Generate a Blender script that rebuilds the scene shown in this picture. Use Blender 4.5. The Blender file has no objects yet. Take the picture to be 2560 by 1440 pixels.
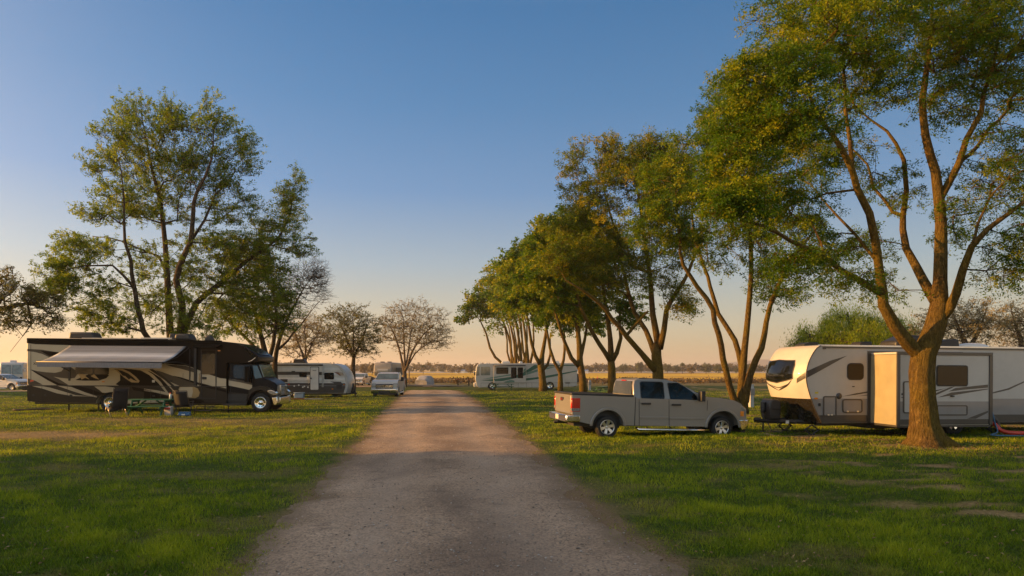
import bpy, math, random
import numpy as np
from mathutils import Matrix, Vector
R = math.radians
HAZE = .00026
random.seed(7)
F = 1707.0; CX = 1280.0; HY = 925.0; CH = 2.1      # focal length and horizon of the view, in the photograph's pixels; eye height
sc = bpy.context.scene
col = sc.collection

# ------------------------------------------------------------------ noise
def _hash(ix, iy, s):
    n = (ix * 374761393 + iy * 668265263 + s * 974634777) & 0x7fffffff
    n = ((n ^ (n >> 13)) * 1274126177) & 0x7fffffff
    return ((n ^ (n >> 16)) & 0xffff) / 65535.0
def vnoise(x, y, s=0):
    x = np.asarray(x, float); y = np.asarray(y, float)
    ix = np.floor(x).astype(np.int64); iy = np.floor(y).astype(np.int64)
    fx = x - ix; fy = y - iy
    fx = fx * fx * (3 - 2 * fx); fy = fy * fy * (3 - 2 * fy)
    a = _hash(ix, iy, s); b = _hash(ix + 1, iy, s); c = _hash(ix, iy + 1, s); d = _hash(ix + 1, iy + 1, s)
    return (a * (1 - fx) + b * fx) * (1 - fy) + (c * (1 - fx) + d * fx) * fy
def fbm(x, y, s=0, o=3):
    v = 0; a = 1; t = 0
    for k in range(o):
        v = v + a * vnoise(x * 2 ** k, y * 2 ** k, s + k * 17); t += a; a *= .5
    return v / t
def sstep(a, b, x):
    t = np.clip((np.asarray(x, float) - a) / (b - a), 0, 1); return t * t * (3 - 2 * t)

# ------------------------------------------------------------------ tagging and mesh building
def tag(o, label=None, cat=None, group=None, kind=None):
    if label: o['label'] = label
    if cat: o['category'] = cat
    if group: o['group'] = group
    if kind: o['kind'] = kind
    return o
def empty(name, loc=(0, 0, 0), rz=0, tilt=0):
    o = bpy.data.objects.new(name, None); col.objects.link(o)
    o.empty_display_size = .2
    o.matrix_world = Matrix.Translation(loc) @ Matrix.Rotation(rz, 4, 'Z') @ Matrix.Rotation(tilt, 4, 'Y')
    return o
def copy_tree(o, parent=None):
    c = o.copy(); col.objects.link(c); c.parent = parent
    for ch in [x for x in col.objects if x.parent == o]:
        copy_tree(ch, c)
    return c

class MB:
    """collects shapes; build() links them as one mesh object"""
    def __init__(s): s.v = []; s.f = []; s.m = []; s.sm = []
    def add(s, vs, fs, m=0, smooth=False):
        b = len(s.v); s.v += [tuple(p) for p in vs]
        for f in fs: s.f.append([i + b for i in f]); s.m.append(m); s.sm.append(smooth)
        return s
    def box(s, x0, y0, z0, x1, y1, z1, m=0):
        vs = [(x, y, z) for z in (z0, z1) for y in (y0, y1) for x in (x0, x1)]
        return s.add(vs, [(0, 2, 3, 1), (4, 5, 7, 6), (0, 1, 5, 4), (2, 6, 7, 3), (0, 4, 6, 2), (1, 3, 7, 5)], m)
    def prism(s, pts, y0, y1, m=0, side=None):
        """polygon in x,z extruded from y0 to y1"""
        n = len(pts); a = sum(pts[i][0] * pts[(i + 1) % n][1] - pts[(i + 1) % n][0] * pts[i][1] for i in range(n))
        if a < 0: pts = pts[::-1]
        vs = [(x, y0, z) for x, z in pts] + [(x, y1, z) for x, z in pts]
        s.add(vs, [list(range(n)), list(range(2 * n - 1, n - 1, -1))], m)
        b = len(s.v) - 2 * n
        for i in range(n):
            j = (i + 1) % n
            s.f.append([b + i, b + n + i, b + n + j, b + j]); s.m.append(m if side is None else side); s.sm.append(False)
        return s
    def prism_x(s, pts, x0, x1, m=0):
        """polygon in y,z extruded along x"""
        n = len(pts); vs = [(x0, y, z) for y, z in pts] + [(x1, y, z) for y, z in pts]
        fs = [list(range(n - 1, -1, -1)), list(range(n, 2 * n))] + [[i, (i + 1) % n, n + (i + 1) % n, n + i] for i in range(n)]
        return s.add(vs, fs, m)
    def tube(s, pts, r, n=8, m=0, cap=True, smooth=True):
        pts = [Vector(p) for p in pts]
        rr = r if isinstance(r, (list, tuple)) else [r] * len(pts)
        b = len(s.v); up = None
        for i, p in enumerate(pts):
            d = (pts[min(i + 1, len(pts) - 1)] - pts[max(i - 1, 0)]).normalized()
            if up is None:
                up = Vector((0, 0, 1)) if abs(d.z) < .9 else Vector((1, 0, 0))
            u = d.cross(up)
            if u.length < 1e-4: u = d.cross(Vector((0, 1, 0)))
            u.normalize(); w = u.cross(d).normalized(); up = w
            for k in range(n):
                a = 2 * math.pi * k / n; s.v.append(tuple(p + (u * math.cos(a) + w * math.sin(a)) * rr[i]))
        for i in range(len(pts) - 1):
            for k in range(n):
                k2 = (k + 1) % n
                s.f.append([b + i * n + k, b + (i + 1) * n + k, b + (i + 1) * n + k2, b + i * n + k2]); s.m.append(m); s.sm.append(smooth)
        if cap:
            s.f.append([b + k for k in range(n)]); s.m.append(m); s.sm.append(False)
            s.f.append([b + (len(pts) - 1) * n + k for k in range(n - 1, -1, -1)]); s.m.append(m); s.sm.append(False)
        return s
    def bar(s, a, b_, w, t=None, m=0):
        """square bar between two points"""
        return s.tube([a, b_], w * .7071, 4, m, smooth=False)
    def lathe_y(s, prof, cx, cz, n=28, m=0, smooth=True):
        """profile list of (radius, y) revolved about the y axis through cx, cz"""
        b = len(s.v)
        for r, y in prof:
            for k in range(n):
                a = 2 * math.pi * k / n; s.v.append((cx + r * math.cos(a), y, cz + r * math.sin(a)))
        for i in range(len(prof) - 1):
            for k in range(n):
                k2 = (k + 1) % n
                s.f.append([b + i * n + k, b + i * n + k2, b + (i + 1) * n + k2, b + (i + 1) * n + k]); s.m.append(m); s.sm.append(smooth)
        return s
    def build(s, name, mats, parent=None, bevel=0, seg=2, sub=0):
        me = bpy.data.meshes.new(name); me.from_pydata(s.v, [], s.f)
        if not isinstance(mats, (list, tuple)): mats = [mats]
        for x in mats: me.materials.append(x)
        me.polygons.foreach_set('material_index', s.m); me.polygons.foreach_set('use_smooth', s.sm)
        me.validate(); me.update()
        o = bpy.data.objects.new(name, me); col.objects.link(o)
        if parent: o.parent = parent
        if bevel:
            b = o.modifiers.new('b', 'BEVEL'); b.width = bevel; b.segments = seg; b.limit_method = 'ANGLE'; b.angle_limit = R(35)
            b.harden_normals = False
            for p in me.polygons: p.use_smooth = True
            try:
                me.set_sharp_from_angle(angle=R(40))
            except Exception: pass
        if sub:
            b = o.modifiers.new('s', 'SUBSURF'); b.levels = sub; b.render_levels = sub
        return o
def rr(x0, z0, x1, z1, r, n=4):
    if x1 < x0: x0, x1 = x1, x0
    if z1 < z0: z0, z1 = z1, z0
    r = min(r, (x1 - x0) / 2, (z1 - z0) / 2); out = []
    for cx, cz, a in ((x1 - r, z0 + r, -90), (x1 - r, z1 - r, 0), (x0 + r, z1 - r, 90), (x0 + r, z0 + r, 180)):
        for k in range(n + 1):
            t = R(a + 90 * k / n); out.append((cx + r * math.cos(t), cz + r * math.sin(t)))
    return out
def ring(x0, z0, x1, z1, r, w):
    """rounded rectangular frame as list of quads (polygons in x,z)"""
    a = rr(x0, z0, x1, z1, r); b = rr(x0 + w, z0 + w, x1 - w, z1 - w, max(r - w, .005)); n = len(a)
    return [[a[i], a[(i + 1) % n], b[(i + 1) % n], b[i]] for i in range(n)]
def arc(cx, cz, r, a0, a1, n=10):
    return [(cx + r * math.cos(R(a0 + (a1 - a0) * k / n)), cz + r * math.sin(R(a0 + (a1 - a0) * k / n))) for k in range(n + 1)]
def mesh_np(name, verts, faces, mat, parent=None, attr=None, smooth=False):
    """verts (N,3), faces (M,k) numpy -> one mesh object"""
    me = bpy.data.meshes.new(name); n, (m, k) = len(verts), faces.shape
    me.vertices.add(n); me.vertices.foreach_set('co', np.asarray(verts, np.float32).ravel())
    me.loops.add(m * k); me.loops.foreach_set('vertex_index', faces.astype(np.int32).ravel())
    me.polygons.add(m); me.polygons.foreach_set('loop_start', (np.arange(m) * k).astype(np.int32))
    try: me.polygons.foreach_set('loop_total', np.full(m, k, np.int32))
    except Exception: pass
    if smooth: me.polygons.foreach_set('use_smooth', np.ones(m, bool))
    me.materials.append(mat)
    for an, (dom, arr) in (attr or {}).items():
        at = me.attributes.new(an, 'FLOAT', dom); at.data.foreach_set('value', np.asarray(arr, np.float32))
    me.update(calc_edges=True)
    o = bpy.data.objects.new(name, me); col.objects.link(o)
    if parent: o.parent = parent
    return o

# ------------------------------------------------------------------ materials
class NT:
    def __init__(s, name):
        s.m = bpy.data.materials.new(name); s.m.use_nodes = True; s.t = s.m.node_tree; s.t.nodes.clear()
        s.out = s.n('ShaderNodeOutputMaterial')
    def n(s, t, ins=None, **kw):
        o = s.t.nodes.new(t)
        for k, v in kw.items(): setattr(o, k, v)
        for k, v in (ins or {}).items():
            if hasattr(v, 'is_output') or isinstance(v, bpy.types.NodeSocket): s.t.links.new(v, o.inputs[k])
            else: o.inputs[k].default_value = v
        return o
    def noise(s, scale, detail=4, vec=None, rough=.55, dist=0):
        i = {'Scale': scale, 'Detail': detail, 'Roughness': rough, 'Distortion': dist}
        if vec is not None: i['Vector'] = vec
        return s.n('ShaderNodeTexNoise', i).outputs['Fac']
    def ramp(s, fac, stops):
        r = s.n('ShaderNodeValToRGB', {'Fac': fac}); e = r.color_ramp.elements
        while len(e) < len(stops): e.new(.5)
        for q, (p, c) in zip(e, stops): q.position = p; q.color = (*c, 1) if len(c) == 3 else c
        return r.outputs['Color']
    def mix(s, fac, a, b, mode='MIX'):
        o = s.n('ShaderNodeMix', data_type='RGBA', blend_type=mode)
        for k, v in ((0, fac), (6, a), (7, b)):
            if isinstance(v, bpy.types.NodeSocket): s.t.links.new(v, o.inputs[k])
            else: o.inputs[k].default_value = v if k == 0 else ((*v, 1) if len(v) == 3 else v)
        return o.outputs[2]
    def math(s, op, a, b=0.0, clamp=False):
        o = s.n('ShaderNodeMath', operation=op, use_clamp=clamp)
        for k, v in ((0, a), (1, b)):
            if isinstance(v, bpy.types.NodeSocket): s.t.links.new(v, o.inputs[k])
            else: o.inputs[k].default_value = v
        return o.outputs[0]
    def pos(s): return s.n('ShaderNodeNewGeometry').outputs['Position']
    def obj(s): return s.n('ShaderNodeTexCoord').outputs['Object']
    def attr(s, name): return s.n('ShaderNodeAttribute', attribute_name=name).outputs['Fac']
    def scale(s, v, sx, sy, sz):
        return s.n('ShaderNodeMapping', {'Vector': v, 'Scale': (sx, sy, sz)}).outputs[0]
    def bump(s, h, strength=.3, dist=.02):
        return s.n('ShaderNodeBump', {'Height': h, 'Strength': strength, 'Distance': dist}).outputs[0]
    def bsdf(s, base, rough=.5, spec=.5, metal=0, normal=None, coat=0, **kw):
        i = {'Base Color': base if isinstance(base, bpy.types.NodeSocket) else (*base, 1), 'Roughness': rough, 'Specular IOR Level': spec, 'Metallic': metal, 'Coat Weight': coat, 'Coat Roughness': .06}
        if normal is not None: i['Normal'] = normal
        i.update(kw)
        b = s.n('ShaderNodeBsdfPrincipled', i); s.t.links.new(b.outputs[0], s.out.inputs[0]); return b
_mc = {}
def paint(name, c, rough=.35, coat=.3, var=.12, metal=0, spec=.5, bump=0, scale=3.0):
    """painted or moulded surface with faint dirt and tone variation"""
    if name in _mc: return _mc[name]
    t = NT(name); v = t.obj(); n1 = t.noise(scale, 5, v); n2 = t.noise(scale * 14, 3, v)
    lo = tuple(x * (1 - var) for x in c); hi = tuple(min(1, x * (1 + var * .5)) for x in c)
    cc = t.ramp(n1, [(.3, lo), (.65, hi)])
    cc = t.mix(t.math('MULTIPLY', n2, var), cc, tuple(x * .75 for x in c))
    rg = t.math('ADD', t.math('MULTIPLY', n1, .15), rough - .06)
    t.bsdf(cc, rg, spec, metal, t.bump(n2, bump, .01) if bump else None, coat)
    _mc[name] = t.m; return t.m
def glass(name='dark_glass', c=(.006, .007, .007), rough=.05, spec=.3):
    if name in _mc: return _mc[name]
    t = NT(name); n = t.noise(2.0, 3, t.obj())
    t.bsdf(t.ramp(n, [(.3, tuple(x * .6 for x in c)), (.7, tuple(x * 1.5 for x in c))]), t.math('ADD', t.math('MULTIPLY', n, .04), rough), spec, 0, None, 0, IOR=1.5)
    _mc[name] = t.m; return t.m
BLK = paint('black_plastic', (.018, .017, .017), .5, 0)
RUB = paint('tyre_rubber', (.02, .019, .018), .8, 0, .3, bump=.3, scale=9)
CHR = paint('chrome', (.75, .74, .72), .12, 0, .06, metal=1)
ALU = paint('aluminium', (.6, .6, .6), .3, 0, .12, metal=1)
GLS = glass()
WHT = paint('white_gelcoat', (.62, .61, .58), .35, .3, .08)
RED = paint('red_lens', (.45, .012, .008), .15, .6, .15)
AMB = paint('amber_lens', (.7, .22, .02), .2, .5, .1)
LENS = paint('clear_lens', (.22, .22, .21), .10, .8, .4, scale=20)
DKM = paint('dark_chassis_metal', (.03, .028, .026), .6, 0, .3)

# ------------------------------------------------------------------ ground
def gz(x, y):
    """height of the lawn"""
    y = np.asarray(y, float)
    return -.27 * sstep(45, 88, y)
def G(px, py):
    """point of the ground seen at a pixel of the photograph"""
    z = 0.0
    for _ in range(6):
        Y = F * (CH - z) / (py - HY); z = float(gz(0, Y))
    return ((px - CX) / F * Y, Y)
def at(px, py, Y):
    return Vector(((px - CX) / F * Y, Y, CH + (HY - py) / F * Y))

ROAD_L = [(380, 1700), (600, 1440), (672, 1365), (745, 1290), (800, 1232), (850, 1178), (897, 1118), (935, 1070), (966, 1032), (992, 1004), (1008, 987), (1018, 976), (1012, 970), (990, 967), (900, 966.5)]
ROAD_R = [(2080, 1700), (1700, 1440), (1608, 1362), (1525, 1292), (1452, 1230), (1385, 1168), (1322, 1112), (1268, 1066), (1222, 1030), (1190, 1004), (1164, 987), (1140, 974), (1115, 966.5), (1080, 962), (900, 961)]
def resample(pts, n):
    P = np.array(pts, float); d = np.r_[0, np.cumsum(np.hypot(*np.diff(P, axis=0).T))]; t = np.linspace(0, d[-1], n)
    return np.c_[np.interp(t, d, P[:, 0]), np.interp(t, d, P[:, 1])]
RL = np.array([G(*p) for p in ROAD_L]); RRr = np.array([G(*p) for p in ROAD_R])
RL = np.r_[[[RL[0][0] + .3, -12]], RL]; RRr = np.r_[[[RRr[0][0] + .9, -12]], RRr]
def road_sd(x, y):
    """signed distance (roughly) to the road: negative on the road"""
    k = y < RL[12][1]
    xl = np.interp(y, RL[:13, 1], RL[:13, 0]); xr = np.interp(y, RRr[:13, 1], RRr[:13, 0])
    e = np.maximum(xl - x, x - xr)
    return np.where(k, e, 5.0)
# ------------------------------------------------------------------ lawn, road, fields
def patches(x, y):
    """how dry and bare the lawn is, 0..1"""
    d = fbm(x * .55, y * .8, 5, 6); e = fbm(x * 1.3 + 9, y * 2.4, 31, 6)
    right = sstep(3, 7, x - .1 * y)
    p = sstep(.55, .655, d * .52 + e * .53) * (.3 + .7 * right)
    # the worn strip in front of the motorhome
    gx, gy = G(60, 1087)
    q = np.exp(-((x - gx) / 4.2) ** 2 - ((y - gy) / 1.3) ** 2) * 1.4
    gx2, gy2 = G(520, 1052)
    q2 = np.exp(-((x - gx2) / 7) ** 2 - ((y - gy2) / 2) ** 2) * .55
    return np.clip(p + np.maximum(q, q2) * (.5 + fbm(x * 1.2, y * 4, 77, 3)), 0, 1)
def lumps(x, y):
    n = fbm(x * .9, y * 1.3, 3, 4) - .5
    m = fbm(x * .22, y * .3, 8, 2) - .5
    a = sstep(-.2, 1.0, road_sd(x, y))
    return (n * .12 + m * .14) * a * (1 - sstep(110, 140, y))

rows = np.r_[np.linspace(-14, 4, 24), 4 + 146 * (np.linspace(0, 1, 460)[1:]) ** 1.7, 150 * (4200 / 150) ** np.linspace(0, 1, 60)[1:]]
cols = np.linspace(-1, 1, 521); cols = np.sign(cols) * np.abs(cols) ** 1.15
YY, TT = np.meshgrid(rows, cols, indexing='ij')
XX = TT * (22 + np.maximum(YY, 0) * 1.15)
ZZ = gz(XX, YY) + lumps(XX, YY)
ny, nx = XX.shape
idx = np.arange(ny * nx).reshape(ny, nx)
fc = np.stack([idx[:-1, :-1], idx[:-1, 1:], idx[1:, 1:], idx[1:, :-1]], -1).reshape(-1, 4)
sd = road_sd(XX, YY)
t = NT('lawn_ground'); p = t.pos(); dry = t.attr('dry'); edge = t.attr('edge'); fld = t.attr('field')
n1 = t.noise(14, 6, p); n2 = t.noise(.7, 4, p)
g = t.ramp(n1, [(.3, (.02, .032, .005)), (.55, (.045, .07, .008)), (.75, (.085, .10, .015))])
g = t.mix(t.math('MULTIPLY', t.ramp(n2, [(.4, (0, 0, 0)), (.7, (1, 1, 1))]), .5), g, (.045, .075, .01))
soil = t.ramp(t.noise(30, 6, p), [(.3, (.09, .06, .035)), (.6, (.2, .14, .085)), (.8, (.3, .22, .14))])
straw = t.ramp(n1, [(.3, (.12, .085, .035)), (.7, (.32, .23, .11))])
c = t.mix(dry, g, straw)
c = t.mix(edge, c, soil)
# the yellow and tan crop field beyond the brambles
fp = t.scale(p, .012, .03, 1)
fn = t.noise(1.0, 6, fp, dist=.6)
field = t.ramp(fn, [(.3, (.14, .08, .03)), (.45, (.42, .25, .05)), (.56, (.62, .42, .03)), (.66, (.48, .28, .06)), (.8, (.24, .13, .05))])
c = t.mix(fld, c, field)
t.bsdf(c, .95, .1, 0, t.bump(n1, .6, .03))
edge_a = (1 - sstep(0, .45, sd + .5 * (fbm(XX * 2.2, YY * 1.6, 12, 3) - .5))) * (YY < 110)
ground = mesh_np('ground', np.stack([XX, YY, ZZ], -1).reshape(-1, 3), fc, t.m, attr={
    'dry': ('POINT', np.clip(patches(XX, YY) + .55 * sstep(90, 115, YY + 6 * fbm(XX * .05, YY * .1, 3)), 0, 1).ravel()), 'edge': ('POINT', edge_a.ravel()),
    'field': ('POINT', sstep(128, 150, YY).ravel())}, smooth=True)
tag(ground, kind='structure')

# gravel road: a sheet just above the lawn with a ragged edge
n = 560
L = resample(RL, n); Rr = resample(RRr, n)
# equalise rows by forward distance while on the straight part
ys = np.r_[-12, 4 + (RL[12][1] - 4) * np.linspace(0, 1, 500) ** 1.6]
Ls = np.c_[np.interp(ys, RL[:13, 1], RL[:13, 0]), ys]; Rs = np.c_[np.interp(ys, RRr[:13, 1], RRr[:13, 0]), ys]
jl = (fbm(Ls[:, 1] * .8, 0 * ys, 41, 6) - .5) * .8; jr = (fbm(Rs[:, 1] * .7, 0 * ys + 5, 47, 6) - .5) * .85
Ls[:, 0] += jl - .1; Rs[:, 0] += jr - .10
nc = 60; u = np.linspace(0, 1, nc)
RX = Ls[:, None, 0] * (1 - u) + Rs[:, None, 0] * u; RY = Ls[:, None, 1] * (1 - u) + Rs[:, None, 1] * u
crown = .05 * (1 - (2 * u - 1) ** 2)[None, :]
ruts = -.018 * (np.exp(-((u - .3) / .07) ** 2) + np.exp(-((u - .72) / .07) ** 2))[None, :]
rough = (fbm(RX * 2.4, RY * 2.4, 51, 4) - .5) * .022 * np.clip(4 * u * (1 - u) * 3, 0, 1)[None, :]
RZ = gz(RX, RY) + .012 + crown + ruts + rough - .04 * (np.abs(2 * u - 1) ** 12)[None, :]
RZ = np.maximum(RZ, gz(RX, RY) + .004)
idx = np.arange(RX.size).reshape(RX.shape)
fr = np.stack([idx[:-1, :-1], idx[:-1, 1:], idx[1:, 1:], idx[1:, :-1]], -1).reshape(-1, 4)
t = NT('gravel'); p = t.pos()
vo = t.n('ShaderNodeTexVoronoi', {'Vector': p, 'Scale': 38.0, 'Randomness': 1.0}); vo2 = t.n('ShaderNodeTexVoronoi', {'Vector': p, 'Scale': 110.0})
f1 = t.noise(60, 5, p); f2 = t.noise(.55, 5, t.scale(p, 1, .55, 1)); f3 = t.noise(3.0, 5, p)
base = t.ramp(f2, [(.33, (.25, .185, .13)), (.5, (.37, .28, .20)), (.68, (.47, .365, .27))])
st = t.ramp(vo.outputs['Color'], [(.15, (.42, .41, .40)), (.5, (.95, .94, .92)), (.9, (1.45, 1.38, 1.3))])
c = t.mix(.75, base, st, 'MULTIPLY')
c = t.mix(t.math('MULTIPLY', t.ramp(f3, [(.55, (0, 0, 0)), (.72, (1, 1, 1))]), .55), c, (.10, .072, .055))
stain = t.ramp(t.noise(.35, 3, t.scale(p, 1.1, .5, 1), dist=.4), [(.52, (0, 0, 0)), (.66, (1, 1, 1))])
c = t.mix(t.math('MULTIPLY', stain, .45), c, (.085, .066, .056))
c = t.mix(t.math('MULTIPLY', f1, .5), c, (.2, .165, .14))
hh = t.math('ADD', t.math('MULTIPLY', vo.outputs['Distance'], -1.0), t.math('MULTIPLY', vo2.outputs['Distance'], -.4))
wn_ = t.attr('worn'); c = t.mix(t.math('MULTIPLY', wn_, .55), c, (.15, .11, .085)); wt = t.attr('track'); c = t.mix(t.math('MULTIPLY', wt, .30), c, (.40, .325, .26));
mg = t.attr('margin'); c = t.mix(t.math('MULTIPLY', mg, .8), c, t.ramp(f3, [(.3, (.12, .085, .055)), (.7, (.24, .18, .12))]))
t.bsdf(c, .92, .15, 0, t.bump(t.math('ADD', hh, t.math('MULTIPLY', f3, 1.5)), .8, .02))
GRAV = t.m
road = mesh_np('road', np.stack([RX, RY, RZ], -1).reshape(-1, 3), fr, GRAV, attr={'worn': ('POINT', (np.exp(-((u - .54) / .17) ** 2)[None, :] * sstep(.42, .68, fbm(RX * .7, RY * .38, 99, 5))).ravel()), 'track': ('POINT', ((np.exp(-((u - .3) / .09) ** 2) + np.exp(-((u - .72) / .09) ** 2))[None, :] * (.5 + fbm(RX * .8, RY * .5, 88, 3))).ravel()), 'margin': ('POINT', (1 - sstep(.0, .13, np.minimum(u, 1 - u)[None, :] + .10 * (fbm(RX * 2, RY * 2, 66, 4) - .5))).ravel())}, smooth=True); tag(road, kind='structure')
# cross track at the far end, running off to the left
A = [G(1118, 966.5), G(1060, 963), G(960, 965), G(900, 966.5), G(640, 970), G(300, 975), G(0, 979), G(-300, 984)]
A = resample(A, 90); m = MB(); w = 3.0
vs = []; dr = np.gradient(A, axis=0); nrm = np.c_[-dr[:, 1], dr[:, 0]]; nrm /= np.linalg.norm(nrm, axis=1)[:, None]
for i, (a, q) in enumerate(zip(A, nrm)):
    for s_ in (-1, 0, 1):
        x, y = a + q * s_ * (w + .5 * math.sin(i * .9 + s_)); vs.append((x, y, float(gz(x, y)) + .05 + (.03 if s_ == 0 else 0)))
m.add(vs, [(3 * i + k, 3 * i + k + 1, 3 * i + k + 4, 3 * i + k + 3) for i in range(89) for k in (0, 1)])
tag(m.build('cross_track', GRAV), kind='structure')

# loose stones on the road
rs = np.random.RandomState(5); N = 9000
yy = 5 + 30 * rs.rand(N) ** 2.2; xl = np.interp(yy, RL[:13, 1], RL[:13, 0]); xr = np.interp(yy, RRr[:13, 1], RRr[:13, 0])
uu = rs.rand(N); xx = xl * (1 - uu) + xr * uu
r = .004 + .013 * rs.rand(N) ** 3
oc = np.array([(1, 0, 0), (-1, 0, 0), (0, 1, 0), (0, -1, 0), (0, 0, 1), (0, 0, -1)], float)
of = np.array([(0, 2, 4), (2, 1, 4), (1, 3, 4), (3, 0, 4), (2, 0, 5), (1, 2, 5), (3, 1, 5), (0, 3, 5)])
sc3 = np.stack([r * (.7 + .8 * rs.rand(N)), r * (.7 + .8 * rs.rand(N)), r * (.4 + .4 * rs.rand(N))], -1)
ang = rs.rand(N) * 6.28
P = oc[None] * sc3[:, None]; P = np.stack([P[..., 0] * np.cos(ang)[:, None] - P[..., 1] * np.sin(ang)[:, None], P[..., 0] * np.sin(ang)[:, None] + P[..., 1] * np.cos(ang)[:, None], P[..., 2]], -1)
cu = .05 * (1 - (2 * uu - 1) ** 2) + .016
P += np.stack([xx, yy, cu], -1)[:, None]
ff = (of[None] + 6 * np.arange(N)[:, None, None]).reshape(-1, 3)
t = NT('loose_stone'); isl = t.n('ShaderNodeNewGeometry').outputs['Random Per Island']
t.bsdf(t.ramp(isl, [(0, (.12, .10, .085)), (.6, (.27, .235, .20)), (1, (.42, .39, .36))]), .85, .3)
tag(mesh_np('loose_gravel', P.reshape(-1, 3), ff, t.m), 'loose grey and tan stones scattered over the gravel road', 'gravel', kind='stuff')

# grass blades
rs = np.random.RandomState(11)
def grass(N, y0, y1, pw, hmin, hmax, wid):
    q = rs.rand(N); y = (y0 ** (1 - pw) + q * (y1 ** (1 - pw) - y0 ** (1 - pw))) ** (1 / (1 - pw))
    x = (rs.rand(N) * 2 - 1) * (y * .79 + 1.2)
    sd = road_sd(x, y); dry = patches(x, y)
    nz = fbm(x * 1.3, y * 1.3, 21, 3); clump = .45 * vnoise(x * 9, y * 9, 90) + .55 * vnoise(x * 3.1, y * 3.1, 91)
    keep = (sd + .9 * (fbm(x * 1.6, y * 1.1, 12, 3) - .5) + .7 * (fbm(x * 5, y * 4, 13, 2) - .5) > rs.rand(N) ** 1.6 * 1.1 - .42 * (rs.rand(N) < .45)) & (rs.rand(N) > dry * .88) & (rs.rand(N) < .35 + .9 * clump + .3 * nz)
    x, y, dry, nz, clump, sd = [a[keep] for a in (x, y, dry, nz, clump, sd)]; n = len(x)
    h = (hmin + (hmax - hmin) * rs.rand(n)) * (.2 + .9 * nz ** 1.5 + 1.1 * clump ** 1.6) * (1 - .5 * dry) * (.45 + .55 * sstep(0, .9, sd))
    a = rs.rand(n) * 6.2832; w = wid * (.6 + .8 * rs.rand(n)) * (1 + .02 * y); lean = h * (.25 + .75 * rs.rand(n)); b = rs.rand(n) * 6.2832
    z = gz(x, y) + lumps(x, y) - .006
    dx, dy = np.cos(a) * w, np.sin(a) * w
    ex, ey = np.cos(b) * lean, np.sin(b) * lean
    V = np.stack([np.stack([x - dx, y - dy, z], -1), np.stack([x + dx, y + dy, z], -1),
                  np.stack([x + ex * .4 + dx * .6, y + ey * .4 + dy * .6, z + h * .62], -1), np.stack([x + ex, y + ey, z + h], -1),
                  np.stack([x + ex * .4 - dx * .6, y + ey * .4 - dy * .6, z + h * .62], -1)], 1)
    Fa = np.array([[0, 1, 2, 4], [4, 2, 3, 3]])
    return V, np.clip(.8 * (nz - .5) + .12 + .42 * rs.rand(n) + .42 * clump, 0, 1), np.clip(dry * .9 + .22 * (rs.rand(n) < .12) + .35 * (1 - sstep(0, .8, sd)) * rs.rand(n), 0, 1)
sets = [grass(430000, 5.5, 22, 1.75, .03, .10, .0036), grass(330000, 20, 75, 1.6, .04, .10, .006)]
V = np.concatenate([s[0] for s in sets]); tn = np.concatenate([s[1] for s in sets]); dr = np.concatenate([s[2] for s in sets]); n = len(V)
base_i = 5 * np.arange(n)[:, None]
tri = np.concatenate([base_i + np.array([[0, 1, 2]]), base_i + np.array([[0, 2, 4]]), base_i + np.array([[4, 2, 3]])], 0)
t = NT('grass_blades'); a = t.attr('tint'); d = t.attr('dry')
c = t.ramp(a, [(.1, (.04, .085, .003)), (.45, (.125, .195, .006)), (.75, (.26, .32, .009)), (1, (.40, .43, .014))])
c = t.mix(d, c, (.30, .21, .09))
b = t.bsdf(c, .6, .2); tr = t.n('ShaderNodeBsdfTranslucent', {'Color': c}); mx = t.n('ShaderNodeMixShader', {'Fac': .35})
t.t.links.new(b.outputs[0], mx.inputs[1]); t.t.links.new(tr.outputs[0], mx.inputs[2]); t.t.links.new(mx.outputs[0], t.out.inputs[0])
go = mesh_np('grass', V.reshape(-1, 3), tri, t.m, attr={'tint': ('FACE', np.tile(tn, 3)), 'dry': ('FACE', np.tile(dr, 3))})
tag(go, 'short green lawn grass growing on both sides of the gravel road', 'grass', kind='stuff')

# fallen leaves and straw scattered on the lawn, thicker round the big tree
rs = np.random.RandomState(31); N = 9000
y = 6 + 30 * rs.rand(N) ** 1.7; x = (rs.rand(N) * 2 - 1) * (y * .79 + 1); k = int(N * .3)
x[:k] = 11.4 + rs.randn(k) * 1.7; y[:k] = 18.6 + rs.randn(k) * 1.5
ok = road_sd(x, y) > -.1; x, y = x[ok], y[ok]; N = len(x)
a = rs.rand(N) * 6.28; l = .012 + .02 * rs.rand(N); w = l * (.25 + .3 * rs.rand(N)); z = gz(x, y) + lumps(x, y) + .015 + .045 * rs.rand(N); tl = (rs.rand(N) - .5) * .03
ca, sa = np.cos(a), np.sin(a)
V = np.stack([np.stack([x + ca * l, y + sa * l, z + tl], -1), np.stack([x - sa * w, y + ca * w, z], -1), np.stack([x - ca * l, y - sa * l, z - tl], -1), np.stack([x + sa * w, y - ca * w, z + .01], -1)], 1)
t = NT('leaf_litter'); isl = t.n('ShaderNodeNewGeometry').outputs['Random Per Island']
t.bsdf(t.ramp(isl, [(0, (.07, .045, .02)), (.5, (.17, .115, .05)), (1, (.28, .21, .11))]), .8, .2)
tag(mesh_np('leaf_litter', V.reshape(-1, 3), 4 * np.arange(N)[:, None] + np.arange(4)[None], t.m), 'dead leaves and straw bits scattered on the lawn', 'leaf litter', kind='stuff')
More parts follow.
